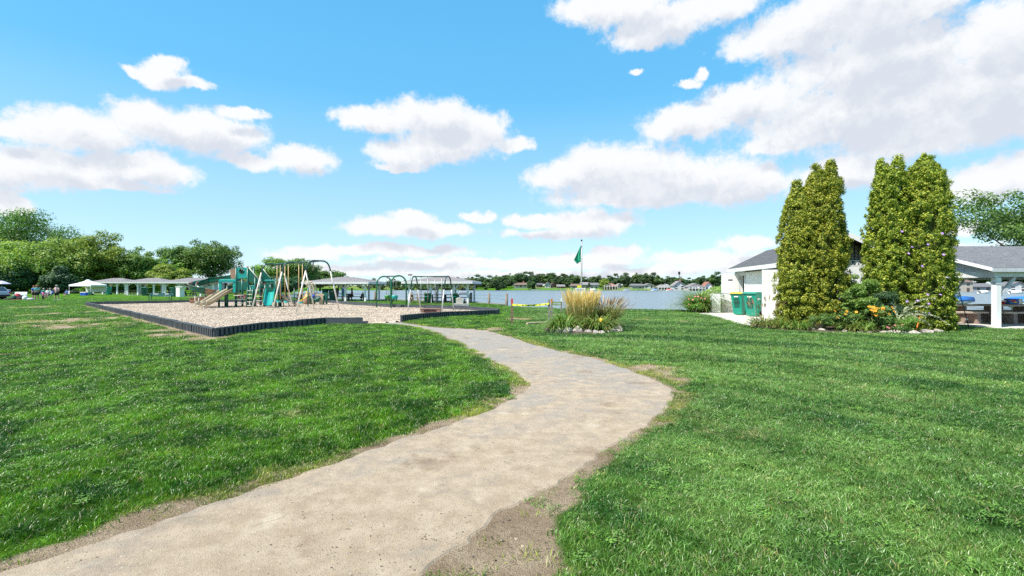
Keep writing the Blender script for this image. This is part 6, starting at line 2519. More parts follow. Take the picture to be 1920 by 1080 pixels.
def belt_swing(parent, top, along, length, seatm, sleeve=SLEEVE, gap=0.5, seat_label=None):
    """two chains in sleeves and a slung seat, a part of the swing set"""
    top = Vector(top)
    al = Vector(along).normalized()
    zs = top.z - length
    for s in (-1, 1):
        p0 = top + al * s * gap / 2
        p1 = Vector((p0.x, p0.y, zs))
        c = MB().tube([p0, p1], 0.014, 6).build('chain', CHAIN, parent, True)
        MB().tube([p0.lerp(p1, 0.07), p0.lerp(p1, 0.93)], 0.027, 7).build('sleeve', sleeve, c, True)
        MB().lathe([(0.03, -0.05), (0.035, 0.03)], tuple(p0), 8).build('hanger', BLACK, c)
    perp = Vector((-al.y, al.x, 0))
    rows = []
    for t in np.linspace(-1, 1, 9):
        q = top + al * t * gap / 2
        z = zs - 0.10 * (1 - t * t)
        rows.append([(q.x + perp.x * w, q.y + perp.y * w, z) for w in (-0.09, 0, 0.09)])
    mb = MB()
    mb.sheet(rows)
    return mb.build('swing_seat', seatm, parent, True, solid=0.035)


def build_big_swing():
    B3, B1 = Vector((GX(597, 28.7), 28.7, 0.07)), Vector((GX(512, 32.9), 32.9, 0.07))
    B2 = (B1 + B3) / 2
    u = Vector((0.66, 0.75, 0)).normalized()
    al = (B1 - B3).normalized()
    H = 3.06
    o = empty('swing_set', (0, 0, 0), 0, 'tall swing set of three splayed arches with tan sleeved chains', 'swing set')
    for c in (B3, B2, B1):
        pts = arch_pts(c, u, 1.38, H, 0.62, 0.42)
        low, hi = 1.0, len(pts)
        # upper bend dark green, lower legs pale
        a = pts[0].lerp(pts[1], 0.93)
        b = pts[-1].lerp(pts[-2], 0.93)
        MB().tube([a] + pts[1:-1] + [b], 0.045, 10).build('arch_bend', PIPE_GREEN, o, True)
        MB().tube([pts[0] - Vector((0, 0, 0.12)), a], 0.043, 10).build('leg', PIPE_PALE, o, True)
        MB().tube([b, pts[-1] - Vector((0, 0, 0.12))], 0.043, 10).build('leg', PIPE_PALE, o, True)
    z = Vector((0, 0, H - 0.02))
    MB().tube([B3 + z, B1 + z], 0.045, 10).build('top_beam', PIPE_GREEN, o, True)
    L = (B1 - B3).length
    for f in (0.17 + 0.5, 0.36 + 0.5, 0.36):
        t = B3 + al * L * f + z
        belt_swing(o, t, al, 2.48, TEAL)
    # the fourth swing is wound up round the beam
    t = B3 + al * L * 0.10 + z
    for s in (-0.09, 0.09):
        MB().tube([t + al * s, t + al * s * 0.3 - Vector((0, 0, 0.25)), t + al * s - Vector((0, 0, 0.55))], 0.014, 6).build('chain', CHAIN, o, True)
    MB().tube([t - Vector((0, 0, 0.05)), t - Vector((0, 0, 0.2))], 0.04, 8).build('wound_chain', BLACK, o, True)


build_big_swing()


def build_green_swing():
    A, B = Vector((GX(720.5, 35.0), 35.0, 0.07)), Vector((GX(747.5, 33.5), 33.5, 0.07))
    al = (B - A).normalized()
    u = Vector((-al.y, al.x, 0))
    if u.x < 0:
        u = -u
    o = empty('toddler_swing', (0, 0, 0), 0, 'low green swing of two round arches with bucket seats', 'swing set')
    H = 2.28
    for c, hh in ((A, H - 0.02), (B, H)):
        r = 0.60
        pts = [c - u * r - Vector((0, 0, 0.1))]
        for k in range(13):
            a = math.pi * (1 - k / 12)
            pts.append(c + u * (r * math.cos(a)) + Vector((0, 0, hh - r * 0.95 + r * 0.95 * math.sin(a))))
        pts.append(c + u * r - Vector((0, 0, 0.1)))
        MB().tube(pts, 0.052, 10).build('arch', mat('green_arch', (0.006, 0.13, 0.062), 0.35, 0.1), o, True)
    z = Vector((0, 0, H - 0.03))
    MB().tube([A + z, B + z], 0.04, 8).build('top_beam', PIPE_GREEN, o, True)
    for f, m, lab in ((0.24, mat('bright_green_plastic', (0.03, 0.20, 0.03), 0.45, 0.1), 'bright green bucket seat'), (0.74, TEAL, 'teal bucket seat')):
        t = A.lerp(B, f)
        zs = 0.72
        b = empty('bucket_swing', (0, 0, 0))
        b.parent = o
        for s in (-0.17, 0.17):
            MB().tube([t + z + al * s, Vector((t.x, t.y, zs + 0.2)) + al * s], 0.011, 6).build('chain', CHAIN, b, True)
        mb = MB()
        mb.lathe([(0.10, 0.0), (0.19, 0.04), (0.22, 0.20), (0.23, 0.31), (0.20, 0.31), (0.18, 0.20), (0.14, 0.07)], (t.x, t.y, zs - 0.06), 14)
        q = mb.build('bucket_seat', m, b, True)
        q['label'] = lab
        for s in (-1, 1):
            MB().tube([Vector((t.x, t.y, zs + 0.1)) + u * s * 0.1, Vector((t.x, t.y, zs - 0.18)) + u * s * 0.13], 0.05, 8).build('leg_hole_rim', RUBBER, b, True)


build_green_swing()


def build_silver_swing():
    o = empty('small_swing_frame', (0, 0, 0), 0, 'silver swing frame with green bends before the lakeside shelter', 'swing set')
    zf = 0.07
    PIPE_S = mat('silver_pipe', (0.55, 0.53, 0.52), 0.4, 0.12, metal=0.3)
    ends = []
    for (n_, f_, tp) in (((GX(764, 28.8), 28.8), (GX(789, 30.8), 30.8), None), ((GX(828, 28.9), 28.9), (GX(851, 30.6), 30.6), None)):
        c = Vector(((n_[0] + f_[0]) / 2, (n_[1] + f_[1]) / 2, zf))
        u = Vector((f_[0] - n_[0], f_[1] - n_[1], 0))
        half = u.length / 2
        pts = arch_pts(c, u, half, 2.15, 0.30, 0.30)
        a = pts[0].lerp(pts[1], 0.72)
        b = pts[-1].lerp(pts[-2], 0.72)
        MB().tube([a] + pts[1:-1] + [b], 0.042, 9).build('arch_bend', PIPE_GREEN, o, True)
        MB().tube([pts[0] - Vector((0, 0, 0.1)), a], 0.04, 9).build('leg', PIPE_S, o, True)
        MB().tube([b, pts[-1] - Vector((0, 0, 0.1))], 0.04, 9).build('leg', PIPE_S, o, True)
        ends.append(c + Vector((0, 0, 2.14)))
    MB().tube(ends, 0.036, 8).build('top_beam', PIPE_GREEN, o, True)
    al = (ends[1] - ends[0]).normalized()
    for f in (0.3, 0.72):
        t = ends[0].lerp(ends[1], f)
        belt_swing(o, t, al, 1.55, RUBBER, CHAIN, 0.42)
    # low brown block seat in the chips behind the kerb
    b = empty('block_bench', (GX(808, 27.6), 27.6, 0.05), R(-2), 'low brown brick bench with a dark middle under the silver swing', 'bench')
    BR = mat('brown_brick', (0.26, 0.15, 0.11), 0.85, 0.25, 3.0, 0.004, 30)
    BR2 = mat('dark_brick', (0.10, 0.045, 0.038), 0.85, 0.25, 3.0, 0.004, 30)
    for sx in (-1, 1):
        for row in range(2):
            MB().span(sx * 0.36 if sx > 0 else -0.56, 0.56 if sx > 0 else -0.36, -0.2, 0.2, row * 0.122, row * 0.122 + 0.117).build('brick_block', BR, b)
    for row in range(2):
        MB().span(-0.352, 0.352, -0.18, 0.18, row * 0.122, row * 0.122 + 0.113).build('brick_block', BR2, b)
    MB().span(-0.58, 0.58, -0.22, 0.22, 0.242, 0.285).build('top_slab', BR, b)
    # concrete drinking fountain
    f = empty('drinking_fountain', (GX(864, 37.0), 37.0, 0.03), R(4), 'pale concrete drinking fountain block on a low plinth near the kerb', 'fountain')
    MB().span(-0.62, 0.64, -0.42, 0.45, -0.05, 0.24).build('plinth', CONC_GREY, f, bevel=0.01)
    MB().span(-0.36, 0.18, -0.25, 0.28, 0.242, 0.66).build('block', CONC, f, bevel=0.01)
    MB().lathe([(0.16, 0.0), (0.18, 0.05), (0.13, 0.06), (0.10, 0.02)], (-0.09, 0, 0.661), 14).build('basin', CONC_GREY, f, True)
    MB().tube([(0.06, 0.05, 0.66), (0.06, 0.05, 0.76), (0.0, 0.02, 0.78)], 0.015, 6).build('spout', CHAIN, f, True)
    MB().tube([(0.3, 0.1, 0.24), (0.3, 0.1, 0.62)], 0.05, 8).build('valve_post', BLACK, f)


build_silver_swing()


# ------------------------------------------------------------------ sea wall, stakes, flag, sign
def build_seawall():
    line = [(-0.45, 40.6), (-4.9, 47.4), (-10.2, 51.9), (-16.2, 56.3)]
    o = empty('sea_wall', (0, 0, 0), 0, 'low timber sea wall with posts along the water behind the shelters', 'sea wall')
    dist = 0.0
    for (a, b) in zip(line[:-1], line[1:]):
        L = math.hypot(b[0] - a[0], b[1] - a[1])
        n = max(1, round(L / 2.4))
        for k in range(n):
            p0 = Vector((a[0] + (b[0] - a[0]) * k / n, a[1] + (b[1] - a[1]) * k / n, 0))
            p1 = Vector((a[0] + (b[0] - a[0]) * (k + 0.99) / n, a[1] + (b[1] - a[1]) * (k + 0.99) / n, 0))
            for r_ in range(4):
                z = -0.95 + r_ * 0.285
                MB().bar(p0 + Vector((0, 0, z)), p1 + Vector((0, 0, z)), 0.09, 0.275).build('plank', WOOD_GREY, o)
            MB().bar(p0 + Vector((0, 0, 0.10)), p1 + Vector((0, 0, 0.10)), 0.24, 0.06).build('cap_board', WOOD_GREY, o)
    # posts as they stand in the photograph: photo x, distance
    tops = []
    for px in (950, 917, 883.5, 849, 820, 797, 784, 772, 704, 690):
        # where the sight line meets the wall line
        tx = (px - 960) / F_PX
        best = None
        for (a, b) in zip(line[:-1], line[1:]):
            den = (b[0] - a[0]) - tx * (b[1] - a[1])
            t = (tx * a[1] - a[0]) / den
            if -0.01 <= t <= 1.01:
                best = (a[0] + (b[0] - a[0]) * t, a[1] + (b[1] - a[1]) * t)
        if best is None:
            continue
        p = MB().tube([(best[0], best[1] - 0.16, -0.9), (best[0], best[1] - 0.16, 1.0)], 0.115, 9).build('post', mat('piling', (0.20, 0.165, 0.125), 0.85, 0.25, 3.0, 0.01, 20), o, True)
        tops.append((best[0], best[1] - 0.16))
    for z in (0.50, 0.78):
        MB().tube([(t[0], t[1], z + 0.02 * (i % 2)) for i, t in enumerate(tops)], 0.010, 5).build('cable', CHAIN, o)


build_seawall()


def build_stakes():
    g = 'wooden stakes carrying caution tape'
    S_ = {}
    RED_T = mat('red_paint_tip', (0.60, 0.03, 0.02), 0.6, 0.1)
    RUST = mat('rusty_stake', (0.22, 0.12, 0.09), 0.85, 0.25)
    for key, (px, py, top, m, tipm, lab) in {
        'a': (960, 609, 560, RUST, RED_T, 'brown stake with a red tip, left end of the caution tape'),
        'b': (1029.5, 609, 562, WOOD_GREY, None, 'grey stake at the end of the ground timber, front of the pair'),
        'c': (1034.5, 601, 560, WOOD_GREY, mat('orange_tip', (0.55, 0.18, 0.03), 0.6, 0.1), 'brown tipped stake behind the front grey one'),
        'e': (1052.5, 588, 559, WOOD_GREY, WHITE, 'white tipped stake beside the reed grass'),
    }.items():
        x, y = G(px, py)
        h = ZZ(top, y)
        o = empty('tape_stake', (x, y, 0.0), 0, lab, 'stake', g)
        MB().span(-0.04, 0.04, -0.03, 0.03, -0.15, h - 0.22).build('shaft', m, o)
        MB().span(-0.041, 0.041, -0.031, 0.031, h - 0.2195, h).build('tip', tipm or m, o)
        S_[key] = (x, y, h)
    a, b, c, e = S_['a'], S_['b'], S_['c'], S_['e']

    def tape(p, q, z0, z1, label, twist=0.0, seed=0):
        n = 26
        rows = []
        for k in range(n + 1):
            t = k / n
            x, y = p[0] + (q[0] - p[0]) * t, p[1] + (q[1] - p[1]) * t - 0.05
            z = z0 + (z1 - z0) * t - 0.05 * math.sin(math.pi * t)
            tw = twist * math.sin(3 * math.pi * t + seed)
            rows.append([(x, y - 0.038 * math.sin(tw), z - 0.038 * math.cos(tw)), (x, y + 0.038 * math.sin(tw), z + 0.038 * math.cos(tw))])
        o = empty('caution_tape', (0, 0, 0), 0, label, 'tape', 'yellow caution tape')
        mb = MB()
        mb.sheet(rows)
        mb.build('ribbon', TAPE_Y, o, solid=0.004)
        # printed black lettering blocks
        for k in range(3, n - 1, 4):
            mb = MB()
            r0, r1 = rows[k], rows[k + 1]
            q4 = [Vector(r0[0]).lerp(Vector(r0[1]), 0.22), Vector(r1[0]).lerp(Vector(r1[1]), 0.22), Vector(r1[0]).lerp(Vector(r1[1]), 0.78), Vector(r0[0]).lerp(Vector(r0[1]), 0.78)]
            mb.add([v + Vector((0, -0.006, 0)) for v in q4], [(0, 1, 2, 3)])
            mb.build('print', BLACK, o)
    tape(a, b, ZZ(571, a[1]), ZZ(569.5, b[1]), 'yellow caution tape between the red tipped stake and the grey stake', 0.5)
    tape(c, e, ZZ(569.5, c[1]), ZZ(570, e[1]), 'lower strip of caution tape running behind the reed grass', 0.4, 1.0)
    tape(c, (e[0], e[1] + 0.12), ZZ(565.5, c[1]), ZZ(566, e[1]), 'upper strip of caution tape running behind the reed grass', 0.3, 2.0)
    x0, y0 = G(988, 611)
    x1, y1 = G(1028, 609)
    t = MB().bar((x0, y0, 0.08), (x1, y1 + 0.05, 0.08), 0.14, 0.10).build('ground_timber', WOOD_TAN, None, bevel=0.01)
    tag(t, 'tan timber lying on the grass left of the island bed', 'timber')


build_stakes()


def build_flag_and_sign():
    d = 27.0
    x = GX(1090.5, d)
    H = ZZ(452, d)
    o = empty('flagpole', (x, d, 0.0), 0, 'thin pole flying a limp green flag beyond the island bed', 'flagpole')
    MB().tube([(0, 0, -0.2), (0, 0, H * 0.55), (0, 0, H)], [0.045, 0.04, 0.028], 8).build('pole', mat('pole_grey', (0.46, 0.44, 0.42), 0.5, 0.12, metal=0.3), o, True)
    MB().lathe([(0.045, 0), (0.05, 0.05), (0.02, 0.09)], (0, 0, H), 9).build('finial', BLACK, o, True)
    zt, zb = ZZ(460, d), ZZ(491, d)
    rows = []
    for i in range(15):
        t = i / 14
        z = zt + (zb - zt) * t
        wd = 0.40 * min(1.0, t * 1.25 + 0.02) * (1.0 if t < 0.8 else 1 - (t - 0.8) * 2.2)
        row = []
        for j in range(9):
            u = j / 8
            row.append((-0.04 - wd * u, 0.07 * math.sin(u * 9 + t * 2.5) * u - 0.02, z - 0.10 * u * t + 0.02 * math.sin(u * 5)))
        rows.append(row)
    mb = MB()
    mb.sheet(rows)
    mb.build('flag', FLAG, o, True, solid=0.006)
    MB().tube([(-0.035, -0.03, H - 0.05), (-0.05, -0.03, H * 0.6), (-0.04, -0.03, 1.0)], 0.006, 5).build('halyard', WHITE, o)
    MB().box((-0.14, -0.05, ZZ(537.5, d)), (0.24, 0.02, 0.13)).build('notice_plate', TAPE_Y, o)
    MB().box((0.03, -0.05, zb + 0.25), (0.10, 0.05, 0.06)).build('cleat', WHITE, o)
    # white notice board behind the reed grass
    d = 20.5
    o = empty('notice_board', (GX(1088, d), d, 0.0), 0, 'white notice board with small print behind the reed grass', 'sign')
    w, z0, z1 = 19.5 / F_PX * d, ZZ(563, d), ZZ(540, d)
    MB().span(-w / 2, w / 2, -0.015, 0.015, z0, z1).build('board', WHITE, o)
    for s in (-1, 1):
        MB().span(s * w * 0.36 - 0.04, s * w * 0.36 + 0.04, 0.017, 0.09, -0.2, z1 - 0.02).build('post', WOOD_GREY, o)
    mb = MB()
    for k in range(5):
        ww = (0.36, 0.30, 0.34, 0.22, 0.30)[k]
        mb.span(-ww / 2, ww / 2, -0.0185, -0.0155, z1 - 0.05 - k * 0.028, z1 - 0.04 - k * 0.028)
    mb.build('print_line', mat('faded_print', (0.30, 0.30, 0.30), 0.7, 0.1), o)
    mb = MB()
    mb.span(-0.10, -0.01, -0.019, -0.0155, z1 - 0.30, z1 - 0.22)
    mb.cm = 1
    mb.span(-0.07, 0.0, -0.0195, -0.0192, z1 - 0.26, z1 - 0.235)
    mb.build('symbol', [BLACK, ORANGE], o)


build_flag_and_sign()
# ------------------------------------------------------------------ people
SKIN = mat('skin', (0.46, 0.28, 0.20), 0.6, 0.08)
SKIN_D = mat('skin_tan', (0.33, 0.19, 0.13), 0.6, 0.08)


def cloth(name, c):
    return mat('cloth_' + name, c, 0.85, 0.10, 12.0, 0.004, 60.0)


HAIR_B = mat('hair_brown', (0.06, 0.035, 0.02), 0.7, 0.2)
HAIR_D = mat('hair_dark', (0.015, 0.012, 0.010), 0.7, 0.2)
HAIR_G = mat('hair_grey', (0.38, 0.35, 0.31), 0.7, 0.2)
HAIR_R = mat('hair_red', (0.30, 0.08, 0.03), 0.7, 0.2)


def skin_mesh(name, V, E, rad, m, parent, root=0, sub=1):
    me = bpy.data.meshes.new(name)
    me.from_pydata([tuple(v) for v in V], E, [])
    me.materials.append(m)
    o = bpy.data.objects.new(name, me)
    link(o, parent)
    md = o.modifiers.new('skin', 'SKIN')
    md.use_smooth_shade = True
    if not me.skin_vertices:
        return o
    for i, r_ in enumerate(rad):
        sv = me.skin_vertices[0].data[i]
        sv.radius = (r_, r_) if not hasattr(r_, '__len__') else r_
        sv.use_root = (i == root)
    ss = o.modifiers.new('sub', 'SUBSURF')
    ss.levels = ss.render_levels = sub
    return o


def person(x, y, rz, h, label, shirt, shorts, hair=HAIR_B, skin=SKIN, pose='stand', arms='down', shoes=None, z=None, group=None, girth=1.0, seat=0.46, long_legs=False, lean=0.0, name='person', long_hair=False):
    o = empty(name, (x, y, gz1(x, y) if z is None else z), rz, label, 'person', group)
    k = h / 1.75
    o.scale = (k, k, k)
    g = girth
    if pose == 'stand':
        pel = Vector((0, 0, 0.94))
        legs = {s: [Vector((s * 0.09, 0, 0.90)), Vector((s * 0.13, -0.02 * 1, 0.50)), Vector((s * 0.15, 0.02, 0.09)), Vector((s * 0.17, -0.13, 0.035))] for s in (-1, 1)}
    elif pose == 'stance':
        pel = Vector((0, 0, 0.91))
        legs = {s: [Vector((s * 0.09, 0, 0.87)), Vector((s * 0.18, -0.02, 0.48)), Vector((s * 0.25, 0.02, 0.09)), Vector((s * 0.29, -0.13, 0.035))] for s in (-1, 1)}
    else:
        pel = Vector((0, 0, seat + 0.09))
        legs = {s: [Vector((s * 0.09, 0, seat + 0.08)), Vector((s * 0.14, -0.43, seat + 0.06)), Vector((s * 0.14, -0.46, 0.09)), Vector((s * 0.15, -0.60, 0.035))] for s in (-1, 1)}
    up = Vector((0, -lean, 1)).normalized()
    ch = pel + up * 0.36
    nk = pel + up * 0.55
    hd = nk + up * 0.13 + Vector((0, -0.02, 0))
    ht = hd + up * 0.10
    sh = {s: pel + up * 0.47 + Vector((s * 0.185, 0, 0)) for s in (-1, 1)}
    if arms == 'hips':
        arm = {s: [sh[s] + Vector((s * 0.23, 0.06, -0.22)), sh[s] + Vector((s * 0.03, -0.06, -0.38)), sh[s] + Vector((-s * 0.03, -0.10, -0.42))] for s in (-1, 1)}
    elif arms == 'crossed':
        arm = {s: [sh[s] + Vector((s * 0.07, -0.06, -0.27)), sh[s] + Vector((-s * 0.16, -0.23, -0.22)), sh[s] + Vector((-s * 0.24, -0.22, -0.19))] for s in (-1, 1)}
    elif arms == 'lap':
        arm = {s: [sh[s] + Vector((s * 0.05, -0.06, -0.28)), sh[s] + Vector((-s * 0.03, -0.30, -0.32)), sh[s] + Vector((-s * 0.06, -0.37, -0.31))] for s in (-1, 1)}
    else:
        arm = {s: [sh[s] + Vector((s * 0.07, 0.02, -0.28)), sh[s] + Vector((s * 0.10, -0.05, -0.53)), sh[s] + Vector((s * 0.10, -0.07, -0.60))] for s in (-1, 1)}
    V = [pel, pel + up * 0.18, ch, nk, hd, ht, hd + Vector((0, -0.10, -0.01))]
    rad = [(0.15 * g, 0.11 * g), (0.14 * g, 0.105 * g), (0.155 * g, 0.11 * g), 0.06, 0.095, 0.075, 0.018]
    E = [(0, 1), (1, 2), (2, 3), (3, 4), (4, 5), (4, 6)]
    for s in (-1, 1):
        b = len(V)
        V += legs[s]
        rad += [0.10 * g, 0.068 * g, 0.042, 0.035]
        E += [(0, b), (b, b + 1), (b + 1, b + 2), (b + 2, b + 3)]
        b = len(V)
        V += [sh[s]] + arm[s]
        rad += [0.062, 0.045, 0.032, 0.034]
        E += [(2, b), (b, b + 1), (b + 1, b + 2), (b + 2, b + 3)]
        # thumb and four fingers
        hdir = (arm[s][2] - arm[s][1]).normalized()
        sd = hdir.cross(Vector((0, 0, 1)))
        if sd.length < 0.1:
            sd = Vector((1, 0, 0))
        sd.normalize()
        for q, (off, ln) in enumerate(((-0.03, 0.075), (-0.01, 0.085), (0.01, 0.08), (0.03, 0.065))):
            i = len(V)
            V += [arm[s][2] + hdir * ln + sd * off]
            rad += [0.009]
            E += [(b + 3, i)]
        i = len(V)
        V += [arm[s][2] + hdir * 0.02 + sd * -0.06]
        rad += [0.010]
        E += [(b + 3, i)]
    skin_mesh('body', V, E, rad, skin, o)
    # shirt with short sleeves
    V = [pel + up * 0.02, pel + up * 0.18, ch, nk - up * 0.04]
    rad = [(0.172 * g, 0.135 * g), (0.168 * g, 0.135 * g), (0.180 * g, 0.135 * g), 0.085]
    E = [(0, 1), (1, 2), (2, 3)]
    for s in (-1, 1):
        b = len(V)
        V += [sh[s], sh[s].lerp(arm[s][0], 0.65)]
        rad += [0.085, 0.068]
        E += [(2, b), (b, b + 1)]
    skin_mesh('shirt', V, E, rad, shirt, o)
    V = [pel + up * 0.03]
    rad = [(0.175 * g, 0.138 * g)]
    E = []
    for s in (-1, 1):
        b = len(V)
        f = 0.85
        V += [legs[s][0] - up * 0.02, legs[s][0].lerp(legs[s][1], f)]
        rad += [0.125 * g, 0.098 * g]
        E += [(0, b), (b, b + 1)]
        if long_legs:
            V += [legs[s][1], legs[s][2]]
            rad += [0.085 * g, 0.06]
            E += [(b + 1, b + 2), (b + 2, b + 3)]
    skin_mesh('trousers' if long_legs else 'shorts', V, E, rad, shorts, o)
    mb = MB()
    mb.lathe([(0.104, -0.02), (0.112, 0.04), (0.10, 0.10), (0.06, 0.145), (0.01, 0.155)], tuple(hd + Vector((0, 0.018, 0.02))), 12)
    if long_hair:
        mb.lathe([(0.06, -0.20), (0.085, -0.12), (0.09, 0.0)], tuple(hd + Vector((0, 0.05, 0.0))), 10)
    mb.build('hair', hair, o, True)
    for s in (-1, 1):
        a, t = legs[s][2], legs[s][3]
        dd = Vector((t.x - a.x, t.y - a.y, 0)).normalized()
        p0 = Vector((a.x, a.y, 0.045)) - dd * 0.05
        mb = MB()
        mb.tube([p0 - dd * 0.02, p0 + dd * 0.02, p0 + dd * 0.14, p0 + dd * 0.24], [0.03, 0.05, 0.045, 0.022], 8)
        mb.build('shoe', shoes or cloth('shoe_dark', (0.03, 0.03, 0.03)), o, True)
    return o


C_TEAL = cloth('teal', (0.06, 0.42, 0.42))
C_BLACK = cloth('black', (0.015, 0.015, 0.018))
C_PINK = cloth('pink', (0.72, 0.12, 0.36))
C_MAUVE = cloth('mauve', (0.58, 0.38, 0.42))
C_WHITE = cloth('white', (0.75, 0.74, 0.74))
C_BLUE = cloth('blue', (0.05, 0.18, 0.55))
C_RED = cloth('red', (0.42, 0.03, 0.05))
C_NAVY = cloth('navy', (0.02, 0.03, 0.10))
C_LIME = cloth('sea_green', (0.04, 0.36, 0.34))
C_GREY = cloth('grey', (0.42, 0.42, 0.45))


def folding_chair(x, y, rz, m, label):
    o = empty('folding_chair', (x, y, 0.03), rz, label, 'chair', 'folding chairs of the group on the lawn')
    MB().span(-0.25, 0.25, -0.25, 0.2, 0.40, 0.43).build('seat', m, o)
    MB().box((0, 0.24, 0.66), (0.5, 0.03, 0.46), rx=R(-12)).build('backrest', m, o)
    for sx in (-1, 1):
        MB().tube([(sx * 0.26, -0.25, 0.0), (sx * 0.26, 0.22, 0.42)], 0.012, 6).build('leg', CHAIN, o)
        MB().tube([(sx * 0.235, 0.28, 0.0), (sx * 0.235, -0.22, 0.40)], 0.012, 6).build('leg', CHAIN, o)
        MB().span(sx * 0.27 - 0.02, sx * 0.27 + 0.02, -0.25, 0.22, 0.60, 0.625).build('arm', CHAIN, o)


def build_left_people():
    g = 'people on the lawn at the left'
    d = 55.0
    person(GX(69, d), d, R(70), 1.68, 'person in a teal shirt and black shorts with folded arms', C_TEAL, C_BLACK, HAIR_R, arms='crossed', group=g, girth=1.25)
    person(GX(63.5, d + 0.6), d + 0.6, R(85), 1.64, 'person in blue half hidden behind the teal shirt', C_BLUE, C_BLACK, HAIR_R, arms='down', group=g, girth=1.15)
    person(GX(81, d - 0.3), d - 0.3, R(-10), 1.02, 'child in a pink top and dark leggings', C_PINK, C_BLACK, HAIR_B, group=g, long_legs=True, girth=0.95, long_hair=True)
    person(GX(106, d - 0.7), d - 0.7, R(175), 1.74, 'person in a mauve shirt and black shorts, hands on hips', C_MAUVE, C_BLACK, HAIR_G, pose='stance', arms='hips', shoes=C_WHITE, group=g)
    d2 = 66.0
    for px, dd, lab, sh, hr, rz in ((82, 66, 'person in green seated in a folding chair, left of the seated group', C_LIME, HAIR_G, R(60)), (90, 64.5, 'person in white seated in front in the folding chair group', C_WHITE, HAIR_B, R(20)), (94, 68, 'person in blue grey seated behind the person in white', C_GREY, HAIR_G, R(-20))):
        folding_chair(GX(px, dd), dd, rz, C_BLUE if px != 90 else C_WHITE, 'folding chair under the ' + lab.split(' seated')[0])
        person(GX(px, dd), dd, rz, 1.70, lab, sh, C_NAVY, hr, pose='sit', arms='lap', group=g, seat=0.43, girth=1.1)
    folding_chair(GX(125, 73), 73, R(10), C_WHITE, 'white folding chair under the child left of the canopy')
    person(GX(125, 73), 73, R(10), 1.45, 'child in blue seated left of the white canopy tent', C_BLUE, C_NAVY, HAIR_B, pose='sit', arms='lap', group=g, seat=0.43)
    # lakeside shelter
    g = 'people under the lakeside shelter'
    person(GX(644, 50.8), 50.8, R(150), 1.62, 'person in blue and sea green standing at the picnic table', C_BLUE, C_LIME, HAIR_D, SKIN_D, arms='crossed', group=g, z=0.055)
    person(GX(631, 53.0), 53.0, R(10), 1.70, 'person in pale grey seated left of the standing person', C_GREY, C_NAVY, HAIR_D, SKIN_D, 'sit', 'lap', group=g, z=0.055, seat=0.47)
    person(GX(626, 53.2), 53.2, R(20), 1.70, 'person in dark navy seated beside the green bins', C_NAVY, C_BLACK, HAIR_D, SKIN_D, 'sit', 'lap', group=g, z=0.055, seat=0.47)
    person(GX(660, 52.2), 52.2, R(-70), 1.70, 'person in a red shirt seated right of the shelter post', C_RED, C_NAVY, HAIR_D, SKIN_D, 'sit', 'lap', group=g, z=0.055, seat=0.47)
    person(GX(677, 52.3), 52.3, R(80), 1.20, 'small child in red leaning on the picnic table', C_RED, C_NAVY, HAIR_B, SKIN, 'sit', 'lap', group=g, z=0.055, seat=0.47, lean=0.5)


build_left_people()


# ------------------------------------------------------------------ belongings, canopy, car, bench and bins on the left
def soft_bag(x, y, w, d, h, m, label, rz=0.0, z=0.03, name='bag', cat='bag', strap=True):
    o = empty(name, (x, y, z), rz, label, cat, 'belongings on the lawn at the left')
    mb = MB()
    mb.lathe([(0.44, 0.0), (0.50, 0.15), (0.49, 0.55), (0.40, 0.85), (0.18, 1.0)], seg=12)
    b = mb.build('sack', m, o, True)
    b.scale = (w, d, h)
    if strap:
        MB().tube([(-w * 0.25, -d * 0.2, h * 0.8), (-w * 0.15, -d * 0.25, h * 1.25), (w * 0.15, -d * 0.25, h * 1.25), (w * 0.25, -d * 0.2, h * 0.8)], 0.015, 6).build('strap', BLACK, o, True)
    return o


def cooler(x, y, body, lid, label, rz=0.0, z=0.03, s=1.0):
    o = empty('cooler', (x, y, z), rz, label, 'cooler', 'coolers on the lawn')
    o.scale = (s,) * 3
    MB().span(-0.32, 0.32, -0.19, 0.19, 0.0, 0.32).build('box', body, o, bevel=0.02)
    MB().span(-0.335, 0.335, -0.205, 0.205, 0.322, 0.40).build('lid', lid, o, bevel=0.015)
    MB().tube([(-0.335, -0.1, 0.28), (-0.39, -0.1, 0.25), (-0.39, 0.1, 0.25), (-0.335, 0.1, 0.28)], 0.012, 6).build('handle', WHITE, o)
    return o


